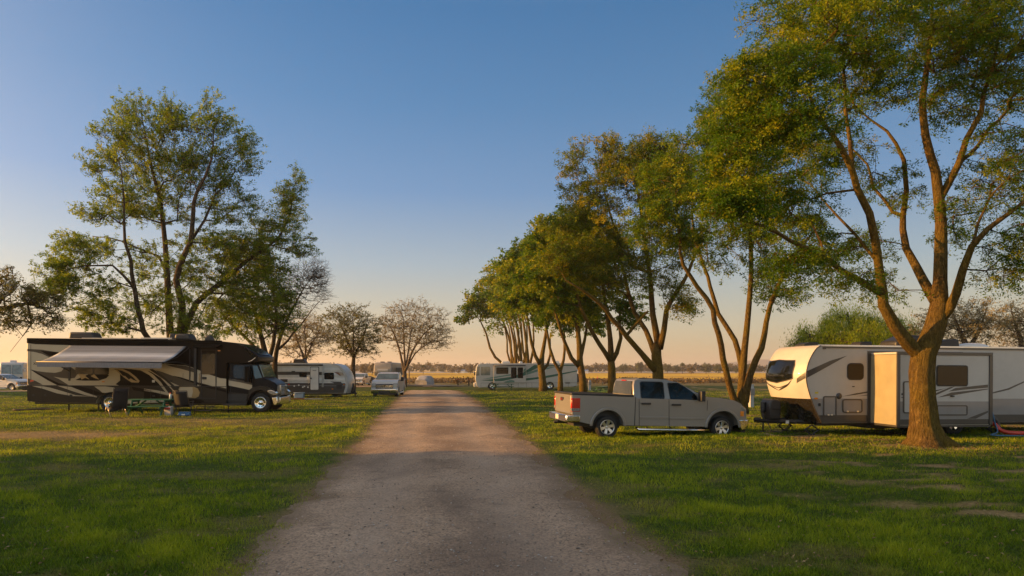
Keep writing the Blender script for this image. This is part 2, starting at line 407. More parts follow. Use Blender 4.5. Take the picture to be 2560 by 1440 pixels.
# ------------------------------------------------------------------ trees
def bark(name, a, b, moss=None, sc_=1.0):
    t = NT(name); p = t.pos(); v = t.scale(p, 9 * sc_, 9 * sc_, 2.2 * sc_)
    n1 = t.noise(1.6, 6, v, .6, .4); n2 = t.noise(.8, 3, p)
    c = t.ramp(n1, [(.32, tuple(x * .45 for x in a)), (.5, a), (.7, b)])
    if moss: c = t.mix(t.math('MULTIPLY', t.ramp(n2, [(.35, (0, 0, 0)), (.65, (1, 1, 1))]), .75), c, moss)
    sp = t.ramp(t.noise(26, 2, p), [(.66, (0, 0, 0)), (.74, (1, 1, 1))])
    c = t.mix(t.math('MULTIPLY', sp, .35), c, (.3, .29, .22))
    n3 = t.noise(3.2, 5, v, .65, 1.2); c = t.mix(t.math('MULTIPLY', t.ramp(n3, [(.38, (1, 1, 1)), (.52, (0, 0, 0))]), .65), c, tuple(x * .3 for x in a))
    t.bsdf(c, .95, .1, 0, t.bump(t.math('ADD', n1, n3), 1.0, .06)); return t.m
BARK_G = bark('mossy_bark', (.105, .066, .024), (.20, .13, .048), (.145, .105, .014))
BARK_D = bark('dark_bark', (.06, .045, .03), (.13, .10, .065))
BARK_P = bark('grey_bark', (.12, .09, .065), (.23, .175, .125))
def leafmat(name, dark, mid, light, trans=.42):
    t = NT(name); a = t.attr('tint')
    c = t.ramp(a, [(.1, dark), (.5, mid), (.95, light)])
    b = t.bsdf(c, .5, .25); tr = t.n('ShaderNodeBsdfTranslucent', {'Color': t.mix(1.0, c, (1.5, 1.28, .6), 'MULTIPLY')}); mx = t.n('ShaderNodeMixShader', {'Fac': trans})
    t.t.links.new(b.outputs[0], mx.inputs[1]); t.t.links.new(tr.outputs[0], mx.inputs[2]); t.t.links.new(mx.outputs[0], t.out.inputs[0])
    return t.m
LEAF_G = leafmat('ash_leaves', (.028, .078, .003), (.085, .165, .004), (.34, .33, .007), .5)
LEAF_Y = leafmat('golden_ash_leaves', (.035, .08, .003), (.12, .17, .004), (.42, .32, .010), .5)
LEAF_L = leafmat('young_leaves', (.06, .12, .006), (.12, .20, .010), (.26, .31, .018), .55)
LEAF_B = leafmat('brown_buds', (.13, .11, .05), (.23, .19, .09), (.34, .28, .13), .3)
LEAF_O = leafmat('olive_leaves', (.05, .06, .014), (.10, .11, .024), (.18, .17, .035), .45)
LEAF_W = leafmat('willow_leaves', (.09, .14, .007), (.19, .27, .012), (.36, .40, .022), .6)

def smooth_path(pts, step):
    P = np.array(pts, float); n = len(P); out = []
    for i in range(n - 1):
        p0, p1, p2, p3 = P[max(i - 1, 0)], P[i], P[i + 1], P[min(i + 2, n - 1)]
        k = max(1, int(np.linalg.norm((p2 - p1)[:3]) / step))
        for j in range(k):
            t = j / k
            out.append(.5 * ((2 * p1) + (-p0 + p2) * t + (2 * p0 - 5 * p1 + 4 * p2 - p3) * t * t + (-p0 + 3 * p1 - 3 * p2 + p3) * t ** 3))
    out.append(P[-1]); return np.array(out)

def grow(limbs, attr, rs, tip_r, step=.5, wig=.06, up=.25, expo=.46):
    """limbs: list of arrays (n,4) x,y,z,r, the first starts at the ground; attr (m,3) cluster centres. Returns nodes, parents, radii, ends"""
    pos = []; par = []; fix = []; plen = []
    for li, lb in enumerate(limbs):
        sp = smooth_path(lb, step); prev = -1
        for k, q in enumerate(sp):
            w = rs.randn(3) * wig * min(1, k / 3) * (.4 if li == 0 else 1) * max(.15, 1 - q[3] * 4)
            if k == 0 and li > 0:
                A = np.array(pos); prev = int(np.argmin(np.linalg.norm(A - q[:3], axis=1)))
                if np.linalg.norm(A[prev] - q[:3]) < .25: continue
            pos.append(q[:3] + w); par.append(prev); fix.append(q[3])
            plen.append(0 if prev < 0 else plen[prev] + step); prev = len(pos) - 1
    nfix = len(pos); base_h = pos[0][2]
    P = np.zeros((nfix + len(attr) * 14, 3)); P[:nfix] = pos; n = nfix
    PL = np.zeros(len(P)); PL[:nfix] = plen
    d0 = np.array([np.min(np.linalg.norm(P[:n] - a, axis=1)) for a in attr]); order = np.argsort(d0)
    ends = []; minz = np.array([p_[2] for p_ in pos]); trunk_ok = np.ones(len(P), bool)
    if nfix: trunk_ok[:nfix] = np.array(fix) < max(fix) * .62
    for ai in order:
        a = attr[ai]; D = P[:n] - a; d = np.linalg.norm(D, axis=1)
        cost = d * (1 + .5 * np.clip(D[:, 2] / (d + 1e-6), 0, 1)) + PL[:n] * .10 + np.where(trunk_ok[:n], 0, 4.0)
        j = int(np.argmin(cost)); k = int(np.clip(d[j] / step, 1, 12)); p0 = P[j].copy()
        pd = P[j] - P[par[j]] if par[j] >= 0 else np.array([0, 0, 1.0]); pd = pd / (np.linalg.norm(pd) + 1e-6)
        c1 = p0 + (pd * .6 + np.array([0, 0, up])) * d[j] * .38
        prev = j
        for i in range(1, k + 1):
            t = i / k; q = (1 - t) ** 2 * p0 + 2 * t * (1 - t) * c1 + t * t * a
            if i < k: q = q + rs.randn(3) * wig * .8
            if n >= len(P): break
            P[n] = q; par.append(prev); fix.append(0); PL[n] = PL[prev] + step; prev = n; n += 1
        ends.append(prev)
    P = P[:n]; par = np.array(par); cnt = np.zeros(n)
    for e in ends: cnt[e] += 1
    for i in range(n - 1, -1, -1):
        if par[i] >= 0 and par[i] < i: cnt[par[i]] += cnt[i]
    rad = tip_r * np.maximum(cnt, 1) ** expo
    fixa = np.array(fix); rad = np.where(fixa > 0, fixa, rad)
    for i in range(nfix, n): rad[i] = min(rad[i], rad[par[i]] * .8)
    return P, par, rad, ends

rsk = np.random.RandomState(2)
def skin(P, par, rad, mb, flute=0, sides=(9, 6, 4)):
    n = len(P); ch = [[] for _ in range(n)]
    for i in range(n):
        if par[i] >= 0: ch[par[i]].append(i)
    starts = [i for i in range(n) if par[i] < 0]; done = set()
    stack = [(-1, s) for s in starts]
    while stack:
        pr, i = stack.pop(); chain = ([pr] if pr >= 0 else []) + [i]
        while ch[i]:
            c = sorted(ch[i], key=lambda k: -rad[k]); 
            for o in c[1:]: stack.append((i, o))
            i = c[0]; chain.append(i)
        rr_ = [float(rad[k]) for k in chain]
        if pr >= 0: rr_[0] = min(rr_[0], rr_[1] * 1.25)
        mx = max(rr_); ns = sides[0] if mx > .09 else sides[1] if mx > .03 else sides[2]
        if flute and pr < 0: ns = 28
        b = len(mb.v); mb.tube([P[k] for k in chain], rr_, ns, 0, True)
        if flute and pr < 0:
            for q, k in enumerate(chain):
                c_ = Vector(P[k]); f = flute * (max(.35, 1 - q / 16) + 2.2 * math.exp(-q / .9))
                for s in range(ns):
                    a = 2 * math.pi * s / ns; v = Vector(mb.v[b + q * ns + s])
                    sc_ = 1 + f * (.5 * math.cos(3 * a + 1.1) + .35 * math.cos(5 * a + 2 + q * .1) + .35 * math.cos(8 * a + .6)) + .035 * math.sin(13 * a + q * .7) + .02 * (rsk.rand() - .5)
                    mb.v[b + q * ns + s] = tuple(c_ + (v - c_) * sc_)

def leaves(centres, rs, per, rad, size, droop=.35, flat=.5, asp=.3, spray=1.5):
    """leaf quads in flattened clusters round the centres"""
    m = len(centres); N = m * per
    u = rs.randn(N, 3); u /= np.linalg.norm(u, axis=1)[:, None]; rr_ = rs.rand(N) ** .5
    crad = np.repeat(rad * (.6 + .8 * rs.rand(m)), per)
    cm = centres.mean(0); ax = (centres - cm) * np.array([1, 1, .25]); ax /= np.linalg.norm(ax, axis=1)[:, None] + 1e-6
    ax = ax + rs.randn(m, 3) * np.array([.55, .55, .22]); ax /= np.linalg.norm(ax, axis=1)[:, None] + 1e-6
    sd2 = np.cross(ax, np.array([0, 0, 1.0])); sd2 /= np.linalg.norm(sd2, axis=1)[:, None] + 1e-6; upv = np.cross(sd2, ax)
    ax, sd2, upv = [np.repeat(q, per, 0) for q in (ax, sd2, upv)]
    l1 = u[:, :1] * (rr_ * crad)[:, None] * spray; l2 = u[:, 1:2] * (rr_ * crad)[:, None] * .85; l3 = u[:, 2:3] * (rr_ * crad)[:, None] * flat
    off = ax * l1 + sd2 * l2 + upv * l3
    off[:, 2] -= droop * .3 * (off[:, 0] ** 2 + off[:, 1] ** 2) / (rad + 1e-6)
    C = np.repeat(centres, per, 0) + off
    d = u + rs.randn(N, 3) * .6; d[:, 2] = d[:, 2] * .5 - droop; d /= np.linalg.norm(d, axis=1)[:, None]
    s = rs.randn(N, 3); s[:, 2] *= .45; s -= d * np.sum(s * d, 1)[:, None]; s /= np.linalg.norm(s, axis=1)[:, None] + 1e-6
    L = size * (.55 + .9 * rs.rand(N)); W = L * asp
    V = np.stack([C, C + d * (L * .45)[:, None] + s * W[:, None], C + d * L[:, None], C + d * (L * .45)[:, None] - s * W[:, None]], 1)
    Fq = 4 * np.arange(N)[:, None] + np.arange(4)[None]
    tint = np.clip(np.repeat(rs.rand(m) * .75, per) + .3 * rs.rand(N) ** 1.5, 0, 1)
    return V.reshape(-1, 3), Fq, tint

def blob_points(blobs, Y, rs, dens=1.0):
    """blobs: (px, py, rx, ry, depth offset m, n[, shell]) ellipsoids in photograph pixels at distance Y -> cluster centres"""
    out = []
    for b in blobs:
        px, py, rx, ry, dy, n = b[:6]; n = int(n * dens); sh = b[6] if len(b) > 6 else .35
        c = at(px, py, Y + dy); s = (Y + dy) / F; a = np.array([rx * s, max(rx, ry) * s * .85, ry * s])
        u = rs.randn(n, 3); u /= np.linalg.norm(u, axis=1)[:, None]
        out.append(np.array(c) + u * a * (rs.rand(n) ** sh)[:, None])
    return np.concatenate(out)

def tree(name, label, cat, Y, limbs, blobs, leaf=None, per=60, crad=.5, size=.11, tip=.012, bark_=None, seed=1, group=None, flat=.5, droop=.35, flute=0, wig=.05, up=.25, step=.5, asp=.3, expo=.46, ends_extra=0, base=None, dens=1.0, spray=1.15, thin=1.0, twig=0, twl=.55, twup=.15, shoot=0.0, sag=.1):
    """limbs: [(px, py, depth offset, radius), ...] polylines; the first begins at the ground"""
    rs = np.random.RandomState(seed)
    LB = [np.array([(*at(p[0], p[1], Y + p[2]), p[3] * thin) for p in lb]) for lb in limbs]
    b0 = LB[0][0][:3].copy(); b0[2] = float(gz(b0[0], b0[1])); LB[0][0][2] = b0[2] - .15
    A = blob_points(blobs, Y, rs, dens)
    P, par, rad, ends = grow(LB, A, rs, tip, step, wig, up, expo)
    root = empty(name, b0); tag(root, label, cat, group)
    C0 = A
    if twig:
        # short twigs fan out from every branch end, each carrying its own tuft of leaves
        cm = A.mean(0); out = (A - cm) * np.array([1, 1, .35]); out /= np.linalg.norm(out, axis=1)[:, None] + 1e-6
        endpos = P[np.array(ends)]; m_ = len(endpos); outo = (endpos - cm) * np.array([1, 1, .35]); outo /= np.linalg.norm(outo, axis=1)[:, None] + 1e-6
        topz = sstep(np.percentile(endpos[:, 2], 45), np.percentile(endpos[:, 2], 97), endpos[:, 2])
        newP = []; newpar = []; newr = []; cen = []; grp = []; nb = len(P)
        for k_ in range(twig):
            dr_ = outo * .55 + rs.randn(m_, 3) * np.array([.75, .75, .34]) + np.array([0, 0, 1.0]) * (twup + shoot * topz * (rs.rand(m_) < .5))[:, None]
            dr_ /= np.linalg.norm(dr_, axis=1)[:, None]; ln = twl * (.55 + .8 * rs.rand(m_)) * (1 + .5 * shoot * topz)
            p1 = endpos + dr_ * (ln * .5)[:, None] + rs.randn(m_, 3) * .05; p2 = endpos + dr_ * ln[:, None]; p2[:, 2] += (.12 * shoot * topz - sag) * ln
            i1 = nb + len(newP) * m_; newP += [p1, p2]; newpar += [np.array(ends), np.arange(i1, i1 + m_)]; newr += [np.full(m_, tip * .75), np.full(m_, tip * .5)]
            cen += [p2, p1] if k_ % 2 == 0 else [p2]; grp += [np.arange(m_)] * (2 if k_ % 2 == 0 else 1)
        P = np.concatenate([P] + newP); par = np.concatenate([par] + newpar); rad = np.concatenate([rad] + newr)
        C0 = np.concatenate(cen); gid = np.concatenate(grp); gt = rs.rand(m_)
    mb = MB(); skin(P, par, rad, mb, flute, sides=(9, 5, 3))
    mb.v = [(x - b0[0], y - b0[1], z - b0[2]) for x, y, z in mb.v]
    mb.build('trunk', bark_ or BARK_G, root)
    if leaf:
        C = C0 if ends_extra == 0 else np.concatenate([A] + [A + rs.randn(len(A), 3) * crad * 1.1 for _ in range(ends_extra)])
        V, Fq, tint = leaves(C, rs, per, crad, size, droop, flat, asp, spray)
        if twig: tint = np.clip(np.repeat(gt[gid] * .5 + .22 * rs.rand(len(gid)), per) + .25 * rs.rand(len(tint)), 0, 1)
        mesh_np('crown', V - b0, Fq, leaf, root, {'tint': ('FACE', tint)})
    return root
# ------------------------------------------------------------------ camera, sky, sun
cam = bpy.data.cameras.new('camera'); co = bpy.data.objects.new('camera', cam); col.objects.link(co)
co.location = (0, 0, CH); co.rotation_euler = (R(90), 0, 0)
cam.lens = 24.0; cam.sensor_width = 36.0; cam.shift_y = (HY - 720) / 2560.0; cam.clip_start = .1; cam.clip_end = 20000
sc.camera = co
EXPO = 1.6
SUN_EL, SUN_AZ = 10.5, 2.5                       # degrees above the horizon; degrees towards the viewer from due left
w = bpy.data.worlds.new('World'); sc.world = w; w.use_nodes = True
nt = w.node_tree; nt.nodes.clear(); wo = nt.nodes.new('ShaderNodeOutputWorld'); bg = nt.nodes.new('ShaderNodeBackground'); sk = nt.nodes.new('ShaderNodeTexSky')
sk.sky_type = 'NISHITA'; sk.sun_disc = False; sk.sun_elevation = R(SUN_EL); sk.sun_rotation = R(270 - SUN_AZ)
sk.air_density = 1.1; sk.dust_density = 1.0; sk.ozone_density = 2.2; sk.altitude = 0
bg.inputs[1].default_value = .15
def wn(t_, ins=None, **kw):
    o = nt.nodes.new(t_)
    for k, v in kw.items(): setattr(o, k, v)
    for k, v in (ins or {}).items():
        if isinstance(v, bpy.types.NodeSocket): nt.links.new(v, o.inputs[k])
        else: o.inputs[k].default_value = v
    return o
def wm(op, a, b=0.0, clamp=False): return wn('ShaderNodeMath', {0: a, 1: b}, operation=op, use_clamp=clamp).outputs[0]
gen = wn('ShaderNodeTexCoord').outputs['Generated']; sep = wn('ShaderNodeSeparateXYZ', {0: gen})
el = sep.outputs[2]
hor = wm('SQRT', wm('ADD', wm('MULTIPLY', sep.outputs[0], sep.outputs[0]), wm('MULTIPLY', sep.outputs[1], sep.outputs[1])))
az = wm('DIVIDE', wm('MULTIPLY', sep.outputs[0], -1.0), wm('MAXIMUM', hor, .05))       # 1 towards the sun, -1 away from it
SKS = 1 / (2 ** EXPO * .15)
stops = [(0, (.59, .40, .225)), (.03, (.58, .415, .25)), (.06, (.53, .43, .30)), (.105, (.42, .405, .36)), (.15, (.31, .37, .43)), (.25, (.12, .245, .455)), (.36, (.052, .185, .395)), (.47, (.02, .14, .34)), (.62, (.22, .27, .35)), (1, (.50, .45, .41))]  # top stops above the frame brightened as fill light
r = wn('ShaderNodeValToRGB', {'Fac': el}); e = r.color_ramp.elements
while len(e) < len(stops): e.new(.5)
for q, (p_, c_) in zip(e, stops): q.position = p_; q.color = (*c_, 1)
lift = wm('ADD', 1.0, wm('MULTIPLY', wm('MULTIPLY', az, .30), wm('SUBTRACT', 1.0, wm('MULTIPLY', wm('MAXIMUM', el, 0.0), .3))))
lift = wm('MULTIPLY', wm('MAXIMUM', lift, .80), wm('ADD', 1.0, wm('MULTIPLY', wm('MAXIMUM', wm('MULTIPLY', sep.outputs[1], -1.0), 0.0), 2.2)))  # sky behind the camera raised, then warmed, as added fill light
warm = wn('ShaderNodeMix', data_type='RGBA', blend_type='MULTIPLY'); nt.links.new(wm('MAXIMUM', wm('MULTIPLY', sep.outputs[1], -1.4), 0.0, True), warm.inputs[0]); nt.links.new(r.outputs[0], warm.inputs[6]); warm.inputs[7].default_value = (1.15, 1.0, .78, 1)
grad = wn('ShaderNodeVectorMath', {0: warm.outputs[2], 'Scale': wm('MULTIPLY', lift, SKS)}, operation='SCALE').outputs[0]
# the wide warm glow of dusty air round the low sun
d3 = wn('ShaderNodeVectorMath', {0: gen, 1: (-.985, -.04, .15)}, operation='DOT_PRODUCT').outputs['Value']
gl = wm('POWER', wm('MAXIMUM', d3, 0.0), 5.0)
glow = wn('ShaderNodeVectorMath', {0: (1.0, .66, .34), 'Scale': wm('MULTIPLY', gl, SKS * 1.6)}, operation='SCALE').outputs[0]
tot = wn('ShaderNodeVectorMath', {0: grad, 1: glow}, operation='ADD').outputs[0]
mxn = wn('ShaderNodeMix', data_type='RGBA'); mxn.inputs[0].default_value = .88
nt.links.new(sk.outputs[0], mxn.inputs[6]); nt.links.new(tot, mxn.inputs[7])
nt.links.new(mxn.outputs[2], bg.inputs[0]); nt.links.new(bg.outputs[0], wo.inputs[0])
sl = bpy.data.lights.new('sun', 'SUN'); so = bpy.data.objects.new('sun', sl); col.objects.link(so)
sl.energy = 3.6; sl.angle = R(.6); sl.color = (1.0, .49, .12)
sd_ = Vector((-math.cos(R(SUN_AZ)) * math.cos(R(SUN_EL)), -math.sin(R(SUN_AZ)) * math.cos(R(SUN_EL)), math.sin(R(SUN_EL))))
so.rotation_euler = sd_.to_track_quat('Z', 'Y').to_euler(); so.location = (-30, 0, 30)
sc.view_settings.view_transform = 'Standard'; sc.view_settings.look = 'None'; sc.view_settings.gamma = 1; sc.view_settings.exposure = EXPO
sc.cycles.max_bounces = 8; sc.cycles.transparent_max_bounces = 8; sc.cycles.use_denoising = True

# ------------------------------------------------------------------ the row of leaning trees on the right
ROW = 'trees in the row along the right side of the road'
tree('shade_tree', 'big forked tree with mossy orange-lit trunk in front of the long white trailer', 'tree', 18.9,
 [[(2318, 1119, 0, .98), (2317, 1106, 0, .70), (2314, 1092, 0, .54), (2310, 1060, 0, .43), (2306, 990, 0, .365), (2304, 930, 0, .37), (2308, 885, 0, .36), (2325, 850, 0, .33), (2340, 810, 0, .31), (2348, 765, 0, .27), (2352, 700, .1, .20), (2352, 631, .2, .19), (2353, 560, .3, .175), (2348, 498, .3, .165), (2338, 428, .2, .14), (2314, 338, 0, .12), (2307, 249, -.2, .10), (2318, 167, -.3, .08), (2330, 60, -.4, .05), (2338, -60, -.5, .03)],
  [(2310, 895, 0, .27), (2292, 880, 0, .24), (2272, 862, -.1, .23), (2238, 822, -.3, .20), (2214, 762, -.5, .17), (2206, 732, -.6, .16), (2201, 675, -.8, .135), (2190, 609, -1, .125), (2167, 537, -1.2, .115), (2143, 467, -1.4, .105), (2128, 420, -1.5, .095), (2104, 373, -1.7, .085), (2085, 330, -1.8, .07), (2050, 290, -2, .055), (2027, 240, -2.2, .045), (1975, 210, -2.6, .035), (1918, 187, -3, .02)],
  [(2128, 420, -1.5, .07), (2126, 350, -1.3, .065), (2116, 280, -1.2, .055), (2112, 155, -1.1, .045), (2128, 39, -1, .03), (2140, -60, -1, .02)],
  [(2206, 745, -.6, .12), (2180, 722, -.8, .11), (2150, 700, -1.1, .10), (2110, 670, -1.5, .09), (2062, 645, -2, .08), (2006, 614, -2.5, .065), (1945, 583, -3, .05), (1862, 548, -3.6, .03)],
  [(2193, 653, -.9, .06), (2165, 615, -.6, .055), (2137, 587, -.3, .05), (2094, 535, .2, .04), (2059, 495, .6, .03), (2000, 440, 1.2, .02)],
  [(2345, 778, .1, .2), (2330, 740, .4, .17), (2312, 705, .7, .155), (2290, 666, 1, .14), (2268, 620, 1.3, .125), (2256, 575, 1.5, .11), (2256, 535, 1.6, .10), (2264, 478, 1.7, .085), (2258, 408, 1.8, .075), (2241, 358, 1.9, .06), (2217, 327, 2, .05), (2167, 295, 2.2, .035), (2120, 250, 2.4, .02)],
  [(2254, 545, 1.6, .07), (2232, 528, 1.8, .065), (2190, 467, 2.3, .055), (2167, 412, 2.7, .045), (2132, 370, 3, .03)],
  [(2350, 500, .3, .12), (2372, 460, .2, .115), (2396, 412, 0, .11), (2423, 342, -.2, .09), (2446, 285, -.4, .075), (2465, 225, -.5, .065), (2482, 167, -.6, .05), (2500, 80, -.7, .035), (2520, -40, -.8, .02)],
  [(2396, 412, 0, .08), (2425, 380, .5, .07), (2462, 342, 1, .06), (2517, 272, 1.6, .05), (2560, 202, 2.2, .035), (2620, 120, 3, .02)],
  [(2350, 800, 0, .2), (2374, 771, -.2, .16), (2392, 736, -.5, .14), (2409, 675, -.8, .12), (2435, 614, -1, .10), (2470, 574, -1.2, .08), (2531, 522, -1.6, .06), (2620, 460, -2.1, .035)],
  [(2430, 622, -1, .05), (2448, 560, -.6, .045), (2460, 500, -.3, .035), (2490, 440, 0, .02)]],
 [(2060, 60, 170, 120, -2, 85), (2060, 40, 150, 90, 1, 60), (2280, 70, 230, 110, -1, 110), (2320, 40, 240, 110, 2, 90), (2500, 80, 170, 130, -1, 90), (2560, 180, 130, 130, 1.5, 60),
  (1930, 190, 110, 70, -3, 60), (1880, 300, 90, 70, -2.5, 45), (1990, 290, 120, 60, -3, 60), (2180, 210, 130, 70, -1, 55), (2080, 370, 110, 50, 1, 34),
  (1850, 400, 70, 50, -3.2, 30), (1850, 500, 75, 45, -3.6, 55), (1930, 470, 80, 50, -1.5, 30), (2010, 520, 80, 50, -1, 22), (2000, 650, 80, 40, -2.5, 26), (2090, 600, 70, 60, 0, 20), (2130, 690, 60, 25, -1.5, 12),
  (2390, 230, 100, 80, 0, 35), (2440, 460, 110, 80, 0, 30), (2530, 370, 90, 80, -1, 30), (2500, 640, 55, 60, -1, 20), (2560, 560, 60, 60, -1.5, 18), (2240, 460, 70, 60, 1.5, 16), (2200, 590, 60, 40, 1.5, 12), (2400, 560, 50, 50, .5, 10), (2230, 700, 16, 45, .5, 6),
  (2700, 300, 130, 300, 0, 70), (2350, -180, 420, 130, 0, 150), (2740, 40, 130, 150, 0, 40)],
 LEAF_G, dens=.74, per=46, crad=.21, size=.068, thin=.84, tip=.008, twig=5, twl=.5, twup=.0, shoot=.5, sag=.22, seed=3, group=ROW, flat=.45, flute=.13, step=.45, wig=.045, asp=.2, expo=.43)

tree('shade_tree', 'tree with four splayed stems behind the bonnet of the silver truck', 'tree', 32.5,
 [[(1857, 1037, 0, .34), (1857, 1010, 0, .27), (1853, 985, 0, .22), (1862, 872, .1, .17), (1873, 762, .2, .14), (1879, 675, .3, .12), (1875, 587, .4, .10), (1876, 520, .5, .08), (1885, 420, .6, .06), (1895, 330, .6, .04), (1900, 250, .6, .02)],
  [(1850, 1025, 0, .22), (1834, 995, -.2, .18), (1815, 930, -.5, .16), (1803, 863, -.8, .15), (1787, 806, -1.1, .135), (1766, 745, -1.4, .12), (1726, 692, -1.8, .10), (1702, 631, -2.2, .08), (1696, 560, -2.5, .055), (1690, 480, -2.8, .03)],
  [(1855, 1000, .1, .18), (1852, 916, .3, .15), (1838, 850, .5, .14), (1820, 820, .6, .13), (1796, 784, .8, .12), (1779, 719, 1, .10), (1761, 666, 1.2, .085), (1739, 609, 1.5, .07), (1730, 520, 1.7, .05), (1735, 430, 1.8, .03)],
  [(1860, 1025, 0, .22), (1875, 935, -.3, .18), (1904, 870, -.6, .16), (1917, 806, -.8, .13), (1924, 762, -.9, .12), (1949, 710, -1.1, .10), (1971, 666, -1.3, .085), (2002, 622, -1.5, .065), (2040, 570, -1.7, .045), (2060, 500, -1.8, .025)]],
 [(1812, 335, 60, 70, 0, 54), (1830, 290, 70, 60, 1.5, 50), (1755, 440, 78, 62, -1.5, 60), (1680, 500, 60, 60, -2.5, 45), (1700, 400, 50, 60, 0, 26), (1850, 400, 110, 80, 0, 70), (1930, 300, 110, 90, 1, 70), (2000, 420, 90, 80, 0, 40), (1850, 560, 100, 55, 1, 40), (1720, 590, 70, 45, -2, 32), (1950, 640, 90, 50, -1, 30), (1960, 725, 60, 22, -1, 16), (2020, 560, 80, 70, -1, 24), (1800, 620, 60, 50, 0, 18), (1900, 700, 40, 40, 1, 8), (1940, 180, 80, 60, 1.5, 30), (1845, 225, 50, 42, 2, 28), (1650, 430, 50, 50, -1, 26), (1620, 560, 50, 40, -2.5, 24), (1780, 480, 90, 60, -1, 50), (1900, 560, 90, 50, 0, 30)],
 LEAF_G, dens=.72, per=34, crad=.27, size=.10, thin=.92, tip=.010, twig=5, twl=.6, twup=.0, shoot=.8, sag=.2, seed=5, group=ROW, flat=.5, asp=.22, step=.55)

tree('shade_tree', 'tall leaning tree directly behind the cab of the silver truck', 'tree', 42.0,
 [[(1645, 1012, 0, .48), (1646, 985, 0, .40), (1645, 930, 0, .37), (1641, 888, 0, .34), (1645, 855, .1, .25), (1632, 786, .2, .2), (1627, 713, .3, .17), (1615, 616, .4, .13), (1603, 533, .5, .10), (1590, 450, .6, .06), (1595, 380, .6, .03)],
  [(1640, 925, 0, .3), (1627, 912, -.2, .24), (1605, 886, -.6, .19), (1567, 840, -1.2, .17), (1528, 796, -1.8, .14), (1495, 755, -2.3, .12), (1455, 723, -2.9, .08), (1416, 705, -3.4, .04)],
  [(1635, 880, .2, .2), (1615, 825, .7, .17), (1586, 780, 1.2, .15), (1567, 713, 1.7, .13), (1550, 640, 2, .10), (1532, 560, 2.2, .08), (1510, 470, 2.4, .05), (1500, 400, 2.4, .02)],
  [(1650, 870, 0, .24), (1660, 825, -.3, .19), (1666, 776, -.5, .17), (1693, 728, -.9, .14), (1722, 679, -1.2, .11), (1746, 616, -1.5, .08), (1755, 560, -1.6, .05)],
  [(1567, 842, -1.2, .1), (1590, 810, -1.5, .09), (1620, 780, -1.9, .06)]],
 [(1500, 560, 85, 60, 0, 65), (1560, 460, 85, 70, 0, 65), (1600, 410, 60, 50, 1, 40), (1640, 480, 70, 70, 0, 50), (1450, 640, 70, 55, -2, 50), (1468, 490, 50, 70, 1, 36), (1440, 420, 22, 45, 1, 9, .6), (1460, 390, 16, 28, 1, 7, .6), (1520, 385, 30, 30, 1, 10, .6), (1632, 375, 16, 38, 0, 8, .6), (1590, 620, 110, 65, 0, 55), (1530, 700, 90, 35, -1, 26), (1690, 600, 60, 70, 0, 30), (1700, 745, 50, 45, -1, 22), (1660, 690, 50, 40, 0, 14), (1700, 400, 26, 30, 0, 9, .6), (1420, 560, 40, 40, 0, 20), (1560, 400, 70, 45, 1, 40), (1650, 420, 60, 50, 1, 36), (1480, 600, 90, 50, 1, 40), (1540, 640, 90, 50, -1, 36), (1400, 640, 50, 40, -2.5, 22)],
 LEAF_Y, dens=.78, per=32, crad=.33, size=.12, thin=.92, tip=.012, twig=5, twl=.7, twup=.0, shoot=.6, sag=.2, seed=8, group=ROW, flat=.5, asp=.22, step=.65)

tree('shade_tree', 'forked tree rising behind the picnic table and the bed of the silver truck', 'tree', 52.0,
 [[(1530, 996, 0, .36), (1530, 930, 0, .3), (1528, 905, 0, .28), (1526, 850, .2, .2), (1515, 765, .4, .15), (1502, 690, .5, .1), (1490, 620, .5, .05)],
  [(1526, 905, 0, .22), (1512, 880, -.4, .18), (1485, 838, -1, .16), (1462, 790, -1.5, .13), (1442, 735, -2, .10), (1425, 680, -2.3, .05)],
  [(1530, 905, 0, .22), (1542, 882, -.3, .18), (1552, 845, -.6, .14), (1548, 800, -.6, .11), (1560, 740, -.7, .06)],
  [(1525, 800, .2, .1), (1500, 760, 1, .08), (1470, 720, 1.6, .05)]],
 [(1430, 650, 60, 45, -1, 50), (1470, 690, 70, 45, 0, 45), (1400, 600, 50, 45, -1, 45), (1450, 560, 40, 40, 0, 24), (1380, 690, 50, 40, -2, 32), (1500, 620, 60, 50, 0, 30), (1560, 770, 40, 50, -.5, 18), (1430, 740, 60, 30, -1, 22), (1480, 760, 50, 30, 0, 12)],
 LEAF_G, dens=.95, twig=4, twl=.8, shoot=.7, sag=.2, per=34, crad=.4, size=.21, tip=.016, seed=12, group=ROW, flat=.42, asp=.24, step=.8)
tree('shade_tree', 'forked tree at the tail end of the green striped motorhome', 'tree', 62.0,
 [[(1459, 984, 0, .42), (1457, 950, 0, .33), (1450, 905, 0, .30), (1448, 860, .2, .24), (1440, 790, .3, .18), (1428, 720, .4, .1), (1420, 660, .4, .05)],
  [(1447, 915, 0, .24), (1428, 895, -.5, .2), (1412, 855, -1, .16), (1395, 800, -1.6, .12), (1378, 740, -2, .06)],
  [(1452, 890, 0, .2), (1462, 850, .4, .14), (1470, 800, .8, .09), (1480, 750, 1, .04)]],
 [(1360, 640, 45, 45, -1, 44), (1390, 700, 60, 45, -1, 44), (1340, 720, 40, 40, -2, 28), (1430, 740, 50, 40, 0, 30), (1400, 640, 45, 40, 1, 26), (1470, 800, 35, 45, .5, 18), (1400, 780, 40, 25, 0, 10)],
 LEAF_G, dens=.95, twig=4, twl=.9, shoot=.7, sag=.2, per=34, crad=.45, size=.25, tip=.018, seed=15, group=ROW, flat=.42, asp=.26, step=.9)
